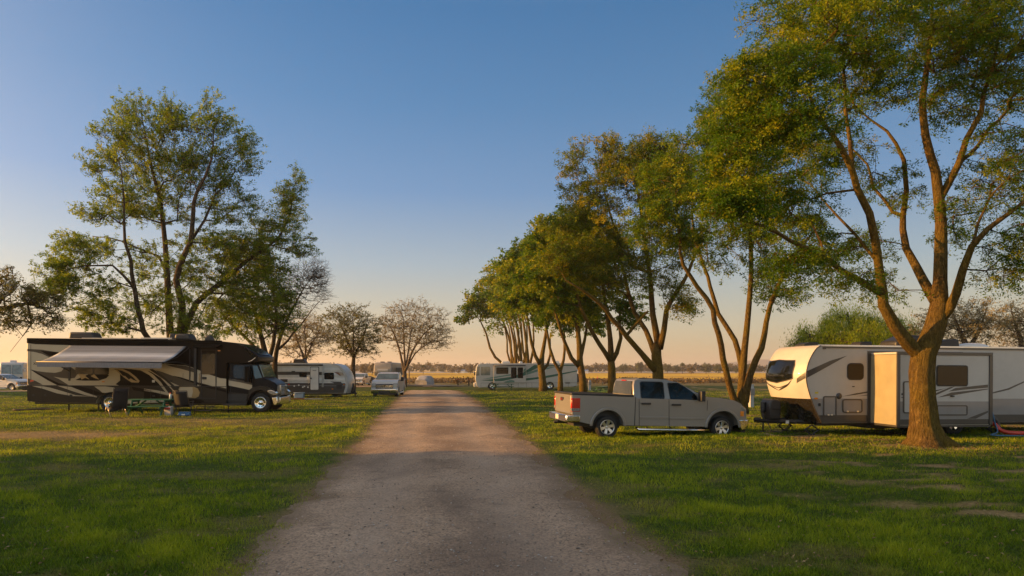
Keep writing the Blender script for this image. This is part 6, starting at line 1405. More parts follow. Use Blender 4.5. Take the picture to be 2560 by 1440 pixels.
prof += arc(rw[0], rw[1], ra, 0, 180, 10) + [H_(1140, 662)] + [(fw[0] + ra, H_(520, 662)[1])] + arc(fw[0], fw[1], ra, 0, 180, 10) + [H_(400, 660), H_(290, 662)]
m = MB(); m.prism(prof, 0, W); m.build('body', MWH, rt, bevel=.06, seg=3)
g = MB(); p = lambda pts, m_, t=.014: panel(g, [H_(*q) for q in pts], t=t, m=m_)
p([(330, 552), (480, 524), (700, 488), (700, 510), (520, 540)], 1); p([(310, 566), (480, 552), (700, 528), (820, 500), (820, 520), (700, 555), (560, 580), (480, 578)], 0, .018)
p([(560, 580), (700, 556), (740, 566), (750, 590), (700, 600), (600, 598)], 1, .016); p([(900, 440), (1000, 372), (1530, 366), (1552, 380), (1300, 385), (1060, 400), (960, 450), (900, 470)], 0, .018)
p([(900, 470), (960, 452), (1100, 410), (1300, 388), (1220, 412), (1060, 450), (900, 500)], 1); p([(860, 545), (1060, 525), (1552, 440), (1552, 452), (1200, 530), (900, 570)], 0, .016); p([(900, 510), (1060, 512), (900, 516)], 1, .012)
g.build('side_graphics', [GRN, GRN2], rt)
s = MB(); so = [H_(478, 600), H_(895, 598), H_(895, 385), H_(478, 385)]; s.prism(so, -.12, 0); slo = s.build('slide_out', MWH, rt, bevel=.02)
g = MB(); q = lambda pts, m_: panel(g, [H_(*k) for k in pts], -.12, .01, m_)
q([(480, 552), (700, 524), (860, 470), (893, 440), (893, 500), (760, 540), (600, 575), (500, 580)], 0); q([(480, 524), (700, 488), (700, 505), (480, 540)], 1); q([(600, 590), (700, 560), (745, 570), (750, 592), (640, 598)], 1); q([(862, 430), (893, 410), (893, 436), (862, 466)], 1); g.build('slide_graphics', [GRN, GRN2], slo)
for a, b in (((514, 485), (668, 402)), ((704, 540), (772, 402)), ((788, 540), (856, 402))):
    m = MB(); m.prism(rr(*H_(*a), *H_(*b), .05), -.145, -.12); m.build('window', GLS, slo)
m = MB(); m.tube([(H_(480, 380)[0], -.16, H_(480, 380)[1]), (H_(890, 380)[0], -.16, H_(890, 378)[1])], .07, 8); m.bar((H_(498, 390)[0], -.15, H_(498, 390)[1]), (H_(498, 450)[0], -.15, H_(498, 450)[1]), .05); m.build('slide_awning', TDK, slo)
m = MB(); m.prism(rr(*H_(318, 503), *H_(438, 395), .1), -.02, 0); m.build('cab_window', GLG, rt)
m = MB(); x_w = H_(262, 1)[0]
wq = [H_(252, 505), H_(256, 440), H_(266, 392)]
m.add([(x - .05, y_, z) for y_ in (.15, W - .15) for x, z in wq], [(0, 1, 4, 3), (1, 2, 5, 4), (3, 4, 1, 0), (4, 5, 2, 1)]); m.prism([H_(258, 508), H_(262, 440), H_(272, 392), H_(302, 390), H_(300, 505)], -.015, 0); m.build('windscreen', GLG, rt)
m = MB(); m.box(H_(240, 1)[0] - .1, .1, H_(1, 655)[1], H_(270, 1)[0], W - .1, H_(1, 600)[1]); m.build('front_bumper', MWH, rt, bevel=.06)
m = MB(); m.box(H_(246, 1)[0] - .02, .15, H_(1, 590)[1], H_(262, 1)[0], .55, H_(1, 560)[1]); m.build('headlight', LENS, rt)
m = MB(); m.box(H_(232, 1)[0], -.25, H_(1, 505)[1], H_(246, 1)[0], -.05, H_(1, 462)[1]); m.bar((H_(240, 1)[0], -.1, H_(1, 465)[1]), (H_(262, 1)[0], .1, H_(1, 450)[1]), .04); m.build('side_mirror', BLK, rt)
s = MB()
for x in (318, 474, 540, 668, 795, 900, 970, 1060, 1370, 1440): panel(s, [H_(x, 602), H_(x + 2.5, 602), H_(x + 2.5, 658), H_(x, 658)], t=.01)
panel(s, [H_(318, 600), H_(1550, 596), H_(1550, 599), H_(318, 603)], t=.01); panel(s, [H_(474, 360), H_(477, 360), H_(477, 600), H_(474, 600)], t=.01)
for z in (590, 598, 606): panel(s, [H_(1398, z), H_(1460, z), H_(1460, z + 4), H_(1398, z + 4)], t=.02)
s.build('panel_seam', TDK, rt)
for a, b, h in ((590, 700, 322), (815, 862, 322), (1250, 1336, 318), (380, 412, 338), (300, 330, 340)):
    m = MB(); m.prism([H_(a, 352), H_(b, 352), H_(b - 4, h + 4), H_(b - 14, h), H_(a + 12, h), H_(a + 2, h + 8)], .8, 1.5); m.build('roof_unit', WHT, rt, bevel=.05)
for c in (fw, rw): wheel(rt, c[0], .5, .1, .5, .26, .29, 'steel', 1, CHR); wheel(rt, c[0], .5, W - .1, .5, .26, .29, 'steel', -1, CHR)
m = MB(); m.box(H_(300, 1)[0], .3, .35, H_(1540, 1)[0], W - .3, .8)
for c in (fw, rw): m.prism(arc(c[0], c[1], ra * .97, -5, 185, 10), .4, W - .4)
m.build('chassis', DKM, rt)
m = MB(); m.prism(rr(H_(1556, 1)[0], .9, H_(1566, 1)[0] + .3, 1.9, .2), .8, 1.6); m.build('spare_wheel_cover', BLK, rt, bevel=.08)

# ------------------------------------------------------------------ grey fifth wheel facing the camera, far coach at the left edge
def boxy(name, label, cat, px, py, w, h, l, yaw, mats, Yv=None, nose=.5):
    X, Y = G(px, py) if Yv is None else ((px - CX) / F * Yv, Yv)
    r0 = empty(name, (X, Y, float(gz(X, Y))), R(yaw)); tag(r0, label, cat); return r0
KH = paint('weathered_khaki_fibreglass', (.30, .27, .23), .45, .2, .15)
r0 = boxy('fifth_wheel_trailer', 'grey fifth wheel trailer showing its tall nose behind the light silver pickup', 'trailer', 958, 967, 2.5, 4, 10, 0, None)
s_ = lambda px_: 0; Yv = r0.location.y; k = Yv / F; wz = lambda py: CH + (HY - py) * k - r0.location.z
hw = (980 - 935) * k / 2
m = MB(); pr = [(1.6, wz(940)), (-.2, wz(939)), (-.45, wz(930)), (-.3, wz(918)), (.1, wz(908)), (.5, wz(906)), (9, wz(906)), (9, .6), (1.6, .6)]
m.prism_x([(y, z) for y, z in pr], -hw, hw); m.build('body', KH, r0, bevel=.12, seg=3)
m = MB(); m.add([(x, y_, z) for x in (-.75, .75) for y_, z in ((-.48, wz(929)), (-.5, wz(926)), (-.42, wz(922)))], [(0, 1, 4, 3), (1, 2, 5, 4)]); m.build('nose_graphic', TWH, r0)
m = MB(); m.box(hw, 3.0, wz(938), hw + (996 - 980) * k, 7, wz(919)); o = m.build('slide_out', paint('grey_slide_siding', (.16, .16, .15), .5, .1, .15), r0, bevel=.03)
for a, b in ((-.7, 906), (.3, 906)): m = MB(); m.box(a, 1.5, wz(906.5), a + .5, 2.4, wz(903.5)); m.build('roof_unit', DKM, r0, bevel=.05)
for x in (-hw + .3, hw - .3): m = MB(); m.tube([(x, .3, .02), (x, .3, wz(941))], .06, 8); m.build('landing_leg', DKM, r0)
for s2 in (-1, 1):
    m = MB(); m.v = []; 
    w_ = MB(); 
    for j in range(2):
        c = []; 
    m = MB(); 
    for j in range(2):
        y0 = 6.2 + j * .95; q = [(y0 + .4 * math.cos(a), .4 + .4 * math.sin(a)) for a in np.linspace(0, 6.28, 19)[:-1]]; m.prism_x(q, s2 * hw - .25 if s2 > 0 else -hw, hw if s2 > 0 else -hw + .25)
    m.build('wheel', RUB, r0)
# coach at the left edge, windscreen towards the right
fr = Frame('motorhome', 'white flat-fronted motorhome with a green-tinted windscreen at the left edge of the photo', 'motorhome', 0, 88, None, -62, 0)
rt = fr.root; W = 2.45; xf = 0.0; x_b = -9.0; zt = 3.35; zb = .45
m = MB(); m.prism([(x_b, zb), (x_b, zt), (xf - .5, zt + .02), (xf - .12, zt - .12), (xf - .02, zt - .9), (xf + .06, zt - 1.7), (xf + .06, zb + .1), (xf - .1, zb)], 0, W); m.build('body', MWH, rt, bevel=.1, seg=3)
m = MB(); m.add([(xf - .05, .2, zt - .32), (xf + .07, .12, zt - 1.5), (xf + .07, W - .12, zt - 1.5), (xf - .05, W - .2, zt - .32)], [(0, 1, 2, 3)]); m.add([(xf - .12, .2, zt - .32), (xf, .12, zt - 1.5), (xf, W - .12, zt - 1.5), (xf - .12, W - .2, zt - .32)], [(3, 2, 1, 0)]); ws = m.build('windscreen', GLG, rt)
m = MB(); m.bar((xf - .04, W / 2, zt - .3), (xf + .1, W / 2, zt - 1.5), .05); m.build('windscreen_pillar', MWH, ws)
m = MB(); m.prism(rr(xf - 1.2, zt - 1.4, xf - .4, zt - .5, .08), -.02, 0); m.build('cab_window', GLG, rt)
m = MB(); m.prism([(x_b, zb + .4), (xf, zb + .5), (xf, zb + .7), (x_b, zb + .8)], -.012, 0); m.build('side_stripe', GRN2, rt)
for y_ in (.25, W - .65): m = MB(); m.box(xf + .04, y_, zb + .45, xf + .1, y_ + .4, zb + .65); m.build('headlight', LENS, rt, bevel=.02)
m = MB(); m.box(xf + .02, .8, zb + .3, xf + .09, W - .8, zb + .7); m.build('grille', GRL, rt)
m = MB(); m.box(xf - 2.2, .8, zt, xf - 1.2, 1.5, zt + .3); m.build('air_conditioner', WHT, rt, bevel=.08)
for x in (x_b + 2.5, xf - 1.4): wheel(rt, x, .48, .05, .48, .26, .28, 'steel', 1, CHR)
for y_ in (-.25, W + .05): m = MB(); m.box(xf - .1, y_, zt - 1.2, xf, y_ + .2, zt - .7); m.bar((xf - .05, y_ + (.2 if y_ < 0 else 0), zt - .8), (xf - .1, .1 if y_ < 0 else W - .1, zt - .6), .04); m.build('side_mirror', MWH, rt, bevel=.02)
m = MB(); m.box(x_b + .2, .3, .3, xf - .1, W - .3, zb + .1); m.build('chassis', DKM, rt)
# ------------------------------------------------------------------ tables, chairs, small things
GTAB = paint('green_painted_wood', (.010, .115, .05), .5, .1, .25, bump=.2)
GTAB2 = paint('faded_green_painted_wood', (.015, .085, .03), .6, .1, .25, bump=.2)
def picnic_table(label, px, py, L_, yaw, mat, group='green picnic tables'):
    X, Y = G(px, py); r0 = empty('picnic_table', (X, Y, float(gz(X, Y)) + .0), R(yaw)); tag(r0, label, 'picnic table', group)
    m = MB()
    for i in range(5): y = -.36 + i * .146; m.box(-L_ / 2, y, .72, L_ / 2, y + .138, .76)
    m.build('tabletop', mat, r0, bevel=.006, seg=1)
    for s_ in (-1, 1):
        m = MB()
        for i in range(2): y = s_ * (.62 + i * .146) - .069; m.box(-L_ / 2, y, .43, L_ / 2, y + .138, .47)
        m.build('bench_seat', mat, r0, bevel=.006, seg=1)
    for x in (-L_ / 2 + .3, L_ / 2 - .3):
        m = MB()
        for s_ in (-1, 1): m.add([(x + a, s_ * y, z) for a in (-.022, .022) for y, z in ((.72, 0), (.62, 0), (.17, .72), (.27, .72))], [(0, 1, 2, 3), (7, 6, 5, 4), (0, 3, 7, 4), (1, 5, 6, 2), (0, 4, 5, 1), (3, 2, 6, 7)])
        m.box(x + .022, -.82, .34, x + .06, .82, .43); m.box(x + .022, -.36, .64, x + .06, .36, .72); m.build('leg_frame', mat, r0)
        m = MB(); s2 = -1 if x > 0 else 1; m.bar((x, 0, .40), (x + s2 * .5, 0, .70), .05); m.build('brace', mat, r0)
    return r0
picnic_table('green picnic table on the grass before the brown motorhome', 378, 1039, 2.05, 2, GTAB)
t2 = picnic_table('green picnic table between the silver truck bed and the forked tree trunk', 1508, 989, 2.1, 62, GTAB2)
picnic_table('green picnic table with bent steel legs by the front wheel of the green striped motorhome', 1256, 977, 2.6, 3, GTAB2)
MESHF = paint('black_mesh_fabric', (.016, .016, .018), .8, 0, .2, scale=20); TUBE = paint('satin_steel_tube', (.35, .30, .24), .3, .2, .1, metal=.8)
def lounge_chair(label, px, py, yaw, back_h=.98, frame=None):
    X, Y = G(px, py); r0 = empty('camping_chair', (X, Y, float(gz(X, Y))), R(yaw)); tag(r0, label, 'folding chair', 'black folding camp chairs')
    frm = frame or TUBE; w = .29
    # the seat looks along -x, the back leans towards +x
    m = MB(); m.add([(-.22, -w, .46), (-.22, w, .46), (.22, w, .40), (.22, -w, .40)], [(0, 1, 2, 3)]); o = m.build('seat', MESHF, r0); md = o.modifiers.new('s', 'SOLIDIFY'); md.thickness = .02
    m = MB(); n = 6; vs = []
    for i in range(n + 1):
        u = i / n; vs += [(.20 + .30 * u + .04 * math.sin(3.1 * u), s_ * w, .42 + back_h * .82 * u) for s_ in (-1, 1)]
    m.add(vs, [(2 * i, 2 * i + 1, 2 * i + 3, 2 * i + 2) for i in range(n)], 0, True); o = m.build('backrest', MESHF, r0); md = o.modifiers.new('s', 'SOLIDIFY'); md.thickness = .02
    m = MB(); m.box(.44, -.2, .42 + back_h * .68, .53, .2, .42 + back_h * .82); m.build('headrest', MESHF, o, bevel=.03)
    m = MB()
    for s_ in (-1, 1):
        y = s_ * (w + .02)
        m.tube([(.18, y, .38), (.34, y, .80), (.52, y, .44 + back_h * .84)], .013, 8)
        m.tube([(-.26, y, .45), (.22, y, .39)], .013, 8)
    m.tube([(.52, -w - .02, .44 + back_h * .84), (.52, w + .02, .44 + back_h * .84)], .013, 8); m.tube([(-.26, -w - .02, .45), (-.26, w + .02, .45)], .013, 8); m.build('frame', BLK, r0)
    for s_ in (-1, 1):
        y = s_ * (w + .045)
        m = MB(); m.tube([(-.20, y, .64), (-.40, y, .02)], .014, 8); m.tube([(-.18, y, .64), (.22, y, .02)], .014, 8); m.build('leg', frm, r0)
        m = MB(); m.tube([(.30, y, .60), (.06, y, .30), (.46, y, .02)], .013, 8); m.build('leg', BLK, r0)
        m = MB(); m.box(-.28, y - .03, .64, .22, y + .03, .67); m.build('armrest', frm if s_ < 0 else BLK, r0, bevel=.01)
    m = MB(); m.tube([(-.40, -w, .03), (-.40, w, .03)], .012, 8); m.tube([(.46, -w, .03), (.46, w, .03)], .012, 8); m.build('foot_bar', BLK, r0)
    return r0
lounge_chair('black reclining camp chair with shiny legs at the left end of the green table', 292, 1045, -40, 1.05)
lounge_chair('black camp chair seen from behind at the right end of the green table', 460, 1039, -84, .85, BLK)
def simple(name, label, cat, px, py, parts, yaw=0, z=0, group=None, Yo=None, px0=None):
    X, Y = G(px, py); r0 = empty(name, (X, Y, float(gz(X, Y)) + z), R(yaw)); tag(r0, label, cat, group)
    for nm, f, mat, bv in parts: m = MB(); f(m); m.build(nm, mat, r0, bevel=bv)
    return r0
def lathe_z(m, prof, n=18, cx=0, cy=0):
    b = len(m.v)
    for r_, z in prof:
        for k in range(n): a = 2 * math.pi * k / n; m.v.append((cx + r_ * math.cos(a), cy + r_ * math.sin(a), z))
    for i in range(len(prof) - 1):
        for k in range(n): m.f.append([b + i * n + k, b + i * n + (k + 1) % n, b + (i + 1) * n + (k + 1) % n, b + (i + 1) * n + k]); m.m.append(0); m.sm.append(True)
r = simple('bottle', 'white bottle with a red cap on the right end of the green table', 'bottle', 378, 1039, [('bottle_body', lambda m: lathe_z(m, [(.001, .76), (.05, .76), (.052, .9), (.045, .95), (.02, .99), (.02, 1.0)], cx=.82, cy=.1), WHT, 0), ('cap', lambda m: lathe_z(m, [(.03, 1.0), (.032, 1.0), (.03, 1.06), (.001, 1.065)], cx=.82, cy=.1), RED, 0)], 2)
BAG = paint('white_paper_bag', (.42, .40, .38), .7, 0, .15); BAGR = paint('red_bag_print', (.40, .05, .04), .6, 0, .1); BLUE = paint('blue_shrink_wrap', (.03, .13, .28), .25, .5, .4, scale=12)
def bag(m):
    m.add([(-.15, -.1, 0), (.15, -.1, 0), (.15, .1, 0), (-.15, .1, 0), (-.17, -.09, .45), (.17, -.11, .43), (.17, .09, .46), (-.17, .1, .44), (-.16, -.12, .25), (.18, -.12, .22), (.15, .12, .24), (-.18, .11, .2)], [(0, 1, 9, 8), (8, 9, 5, 4), (1, 2, 10, 9), (9, 10, 6, 5), (2, 3, 11, 10), (10, 11, 7, 6), (3, 0, 8, 11), (11, 8, 4, 7), (3, 2, 1, 0), (4, 5, 6, 7)])
simple('grocery_bag', 'white and red printed bag standing under the right end of the green table', 'bag', 422, 1040, [('bag', bag, BAG, .02), ('print', lambda m: m.box(-.15, -.135, .30, .15, -.12, .40), BAGR, 0), ('handle', lambda m: m.tube([(-.1, -.08, .44), (-.06, -.09, .52), (.06, -.09, .52), (.1, -.08, .44)], .01, 6), BAGR, 0)], -8)
def packs(m):
    for i in range(6):
        for j in range(3): lathe_z(m, [(.001, 0), (.035, .0), (.036, .13), (.02, .17), (.012, .2), (.001, .2)], 8, -.22 + i * .085, -.08 + j * .08)
simple('bottle_pack', 'blue shrink-wrapped pack of water bottles on the grass under the right camp chair', 'water bottles', 462, 1040, [('bottles', packs, BLUE, 0), ('wrap', lambda m: m.box(-.27, -.12, .01, .24, .12, .11), BLUE, .02), ('label_band', lambda m: m.box(-.1, -.125, .03, .05, .125, .10), WHT, 0)], 5)
# blue cool box and mats by the small trailer
LB = paint('pale_blue_plastic', (.24, .33, .42), .45, .2, .1)
simple('cool_box', 'pale blue cool box on the grass under the small striped trailer', 'cool box', 748, 996, [('tub', lambda m: m.box(-.34, -.2, .03, .34, .2, .36), LB, .03), ('lid', lambda m: m.box(-.36, -.22, .362, .36, .22, .45), LB, .025), ('handle', lambda m: m.tube([(-.37, -.1, .3), (-.41, -.1, .24), (-.41, .1, .24), (-.37, .1, .3)], .012, 6), WHT, 0)])
simple('ground_mat', 'thin red and white mat on the grass beside the pale blue cool box', 'mat', 722, 998, [('mat', lambda m: m.box(-.6, -.3, .015, 2.3, .25, .03), BAGR, 0), ('border', lambda m: m.box(1.2, -.34, .02, 2.4, .28, .036), WHT, 0)])
PINK = paint('pink_cloth', (.45, .20, .17), .8, 0, .15)
simple('folding_seat', 'pink cloth seat standing just past the nose of the brown motorhome', 'chair', 727, 990, [('seat', lambda m: m.add([(-.28, -.22, .42), (.28, -.22, .42), (.28, .22, .38), (-.28, .22, .38)], [(0, 1, 2, 3), (3, 2, 1, 0)]), PINK, 0), ('backrest', lambda m: m.add([(-.26, .2, .4), (.26, .2, .4), (.12, .36, .95), (-.12, .36, .95)], [(0, 1, 2, 3), (3, 2, 1, 0)]), PINK, 0)] + [('leg', (lambda a, b: (lambda m: m.tube([(a, -.2 * b, .42), (-a, .25 * b, 0)], .014, 6)))(a, b), BLK, 0) for a, b in ((-.27, 1), (.27, 1), (-.27, -1), (.27, -1))])
simple('levelling_block', 'dark green plastic block under the nose of the small striped trailer', 'block', 838, 993, [('block', lambda m: m.box(-.4, -.15, 0, .4, .15, .14), GTAB, .02), ('pad', lambda m: m.box(-.2, -.12, .14, .2, .12, .2), GTAB, .01)])
simple('wood_block', 'pale wood block under the tongue jack of the long white trailer', 'block', 1908, 1090, [('plank', lambda m: m.box(-.26, -.12, 0.0, .3, .12, .05), paint('raw_wood', (.30, .20, .12), .8, 0, .2), .005), ('cap_plank', lambda m: m.box(-.14, -.1, .05, .16, .1, .085), paint('raw_wood', (.3, .2, .12)), .005)], 8)
# hose lying on the grass behind the brown motorhome's tail
X, Y = G(80, 1027)
m = MB(); m.tube([(X + a, Y + .12 * math.sin(a * 2.1), .07 + .02 * math.sin(a * 3)) for a in np.linspace(-.9, 1.1, 12)], .05, 8); o = m.build('drain_hose', RUB); tag(o, 'dark drain hose lying on the grass behind the tail of the brown motorhome', 'hose')
# red sewer hose on its support and the blue water hose
ORH = paint('orange_red_hose', (.48, .03, .008), .4, .3, .15)
P0 = at(2468, 1062, 21.6); X1, Y1 = G(2492, 1100)
pts = [(P0.x - .1, P0.y + .5, .42), (P0.x + .18, P0.y + .0, .40), (P0.x + .30, P0.y - .15, .22), (P0.x + .45, P0.y - .3, .15), (P0.x + .8, P0.y - .45, .14), (P0.x + 1.7, P0.y - .5, .13), (P0.x + 2.6, P0.y - .5, .12), (P0.x + 4, P0.y - .4, .12)]
sp = smooth_path(pts, .03); m = MB(); m.tube([tuple(p_) for p_ in sp], [.062 + (.008 if i % 2 else 0) for i in range(len(sp))], 12)
r0 = empty('sewer_hose', (pts[3][0], pts[3][1], 0)); tag(r0, 'ribbed orange-red sewer hose running along the grass by the long white trailer', 'hose'); m.v = [(x - pts[3][0], y - pts[3][1], z) for x, y, z in m.v]; m.build('hose', ORH, r0)
for i in range(9):
    x = .1 + i * .33; m = MB()
    for s_ in (-1, 1): m.bar((x, -.15 + s_ * .08, .0), (x + .1, -.15 + s_ * .08, .12), .02)
    m.bar((x, -.23, .0), (x, -.07, .0), .02); m.build('support_leg', BLK, r0)

BLH = paint('blue_water_hose', (.02, .10, .20), .4, .3, .1)
pp = smooth_path([tuple(at(2481, 1030, 21.7)), tuple(at(2487, 1055, 21.5)), tuple(at(2494, 1080, 21.3)), (X1 + .2, Y1 + .5, .1), (X1 + 1.2, Y1 + .6, .07), (X1 + 3, Y1 + .9, .06)], .1)
m = MB(); m.tube([tuple(p_) for p_ in pp], .022, 8); tag(m.build('water_hose', BLH), 'thin blue water hose hanging down beside the orange-red sewer hose', 'hose')
# posts and utility pedestals
PWH = paint('weathered_white_post', (.42, .43, .44), .6, .1, .12)
def pedestal(label, px, py, h, w_=.10):
    simple('utility_pedestal', label, 'utility post', px, py, [('post', lambda m: m.box(-w_, -w_, -.05, w_, w_, h), PWH, .01), ('meter_box', lambda m: m.box(-w_ * 1.25, -w_ * 1.5, h * .55, w_ * 1.25, -w_, h * .85), TGR, .01), ('cap', lambda m: m.box(-w_ * 1.2, -w_ * 1.2, h, w_ * 1.2, w_ * 1.2, h + .04), PWH, .01), ('hose_bib', lambda m: m.tube([(w_, 0, h * .4), (w_ + .12, 0, h * .4), (w_ + .13, 0, h * .3)], .02, 6), DKM, 0)], 12, group='white utility posts')
pedestal('white utility post on the lawn just right of the green striped motorhome', 1474, 976, 1.15, .12)
pedestal('white utility post by the right tree row at the nose of the long trailer', 1878, 1018, 1.25, .11)
WOOD = paint('tan_wood_post', (.28, .18, .10), .8, 0, .2)  # plain tan wood colour
simple('wooden_post', 'tall slim wooden post just right of the fan-shaped budding tree', 'post', 1023, 961, [('post', lambda m: m.box(-.09, -.09, -.05, .09, .09, 2.6), WOOD, .01), ('top', lambda m: m.box(-.1, -.1, 2.6, .1, .1, 2.65), WOOD, 0)])
for px_p, lab in ((1145, 'short dark fence post left of the other at the end of the road'), (1172, 'short dark fence post nearer the green striped motorhome')):
    simple('fence_post', lab, 'post', px_p, 964, [('post', lambda m: m.box(-.09, -.09, -.05, .09, .09, 1.05), BARK_D, 0), ('band', lambda m: m.box(-.095, -.095, .85, .095, .095, .95), RED, 0)], group='short fence posts at the end of the lawn')
simple('marker_stake', 'bright pink marker stake behind the white utility post on the lawn', 'stake', 1494, 957, [('stake', lambda m: m.tube([(0, 0, -.05), (0, 0, 1.15)], .07, 6), paint('fluorescent_pink', (.65, .07, .12), .5, 0), 0)])
simple('utility_box', 'small blue bin standing beside the light silver pickup', 'bin', 937, 962, [('bin', lambda m: m.prism_x([(-.3, 0), (.3, 0), (.35, 1.0), (-.35, 1.0)], -.28, .28), paint('blue_bin_plastic', (.02, .06, .25), .5, .1), .03), ('lid', lambda m: m.box(-.32, -.38, 1.0, .32, .38, 1.07), paint('dark_blue_lid', (.02, .04, .12), .5, .1), .02)])
simple('utility_box', 'pale green bin between the white pickup and the grey fifth wheel', 'bin', 922, 962, [('bin', lambda m: m.prism_x([(-.28, 0), (.28, 0), (.32, 1.15), (-.32, 1.15)], -.25, .25), paint('pale_green_bin', (.25, .32, .2), .5, .1), .03), ('lid', lambda m: m.box(-.28, -.34, 1.15, .28, .34, 1.2), DKM, .02)])
# covered car
TARP = NT('silver_tarp'); TARP.bsdf(TARP.ramp(TARP.noise(1.5, 5, TARP.obj()), [(.3, (.24, .24, .25)), (.7, (.38, .38, .39))]), .5, .3, 0, TARP.bump(TARP.noise(3, 6, TARP.scale(TARP.obj(), 3, 1, .6), .6, .8), .8, .1)); TARP = TARP.m
X, Y = G(1057, 963); m = MB(); na, nb_ = 22, 26; rs = np.random.RandomState(4)
L2, hw, hh = 4.6, 1.08, 1.5
for i in range(nb_ + 1):
    v = i / nb_; y = (v - .5) * L2; hs = hh * (.62 + .38 * sstep(.12, .38, v) * (1 - .5 * sstep(.72, .95, v))) ; es = 1 - .12 * abs(2 * v - 1) ** 4
    if v in (0, 1): hs *= .9
    for j in range(na + 1):
        a = math.pi * j / na; cx_ = math.cos(a); sx_ = math.sin(a)
        px__ = hw * es * np.sign(cx_) * abs(cx_) ** .45; pz = hs * abs(sx_) ** .5; f = 1 + .025 * math.sin(j * 1.9 + i * .8) + .03 * rs.rand()
        m.v.append((float(px__) * f, y, float(pz) * (.97 + .03 * rs.rand())))
for i in range(nb_):
    for j in range(na): m.f.append([i * (na + 1) + j, (i + 1) * (na + 1) + j, (i + 1) * (na + 1) + j + 1, i * (na + 1) + j + 1]); m.m.append(0); m.sm.append(True)
for i in (0, nb_): m.f.append([i * (na + 1) + j for j in (range(na, -1, -1) if i else range(na + 1))]); m.m.append(0); m.sm.append(False)
o = m.build('covered_car', TARP); o.location = (X, Y + 2.3, float(gz(X, Y))); o.rotation_euler = (0, 0, R(-8)); tag(o, 'car under a pale grey tarpaulin at the end of the road', 'covered car')

# ------------------------------------------------------------------ far fields: bramble bank, trees, hills, sheds
def bushes(name, label, x0, x1, y, n, h, mat, seed, per=40, size=.5, kind='stuff', cat='bushes'):
    rs = np.random.RandomState(seed); X = x0 + (x1 - x0) * rs.rand(n); Yb = y + rs.randn(n) * 5
    hh = h * (.35 + .9 * fbm(X * .06, Yb * .05, seed, 3)) * rs.rand(n) ** .3
    C = np.stack([X, Yb, gz(X, Yb) + hh * .8 - .05], -1)
    V, Fq, tint = leaves(C, rs, per, .9 if h < 5 else 3, size, .4, .45, .3); o = mesh_np(name, V, Fq, mat, None, {'tint': ('FACE', tint)}); tag(o, label, cat, kind=kind); return o
BRAM = leafmat('bramble_scrub', (.07, .05, .025), (.13, .09, .045), (.22, .16, .07), .2)
bushes('bramble_scrub', 'brown bramble scrub in a long bank between lawn and field', -75, 120, 130, 2400, .95, BRAM, 3, 30, .34)
HZT = [leafmat('distant_tree_leaves', (.045, .06, .03), (.08, .095, .045), (.13, .13, .065), .2), leafmat('distant_brown_tree', (.09, .08, .05), (.13, .11, .07), (.19, .155, .09), .2)]
def far_tree(px_t, py_top, wpx, Y, seed, mi, label, palm=False):
    rs = np.random.RandomState(seed); X = (px_t - CX) / F * Y; z0 = float(gz(X, Y)); H = CH + (HY - py_top) / F * Y - z0; wr = wpx * Y / F / 2
    r0 = empty('palm_tree' if palm else 'distant_tree', (X, Y, z0)); tag(r0, label, 'palm tree' if palm else 'tree', None if palm else 'far-off trees beyond the field')
    m = MB(); m.tube([(0, 0, 0), (wr * .1, 0, H * .5), (0, 0, H * (.92 if palm else .75))], [H * .03, H * .022, H * .015], 6); m.build('trunk', BARK_D, r0)
    if palm: C = rs.randn(26, 3) * np.array([wr * .45, wr * .45, H * .04]) + np.array([0, 0, H * .93])
    else:
        u = rs.randn(90, 3); u /= np.linalg.norm(u, axis=1)[:, None]; C = u * np.array([wr, wr, H * .40]) * (rs.rand(90) ** .4)[:, None] * np.array([.8, .8, 1]) + np.array([0, 0, H * .56])
    V, Fq, tint = leaves(C, rs, 26, H * .10, H * .07, .3, .8, .45); mesh_np('crown', V, Fq, HZT[mi], r0, {'tint': ('FACE', tint)})
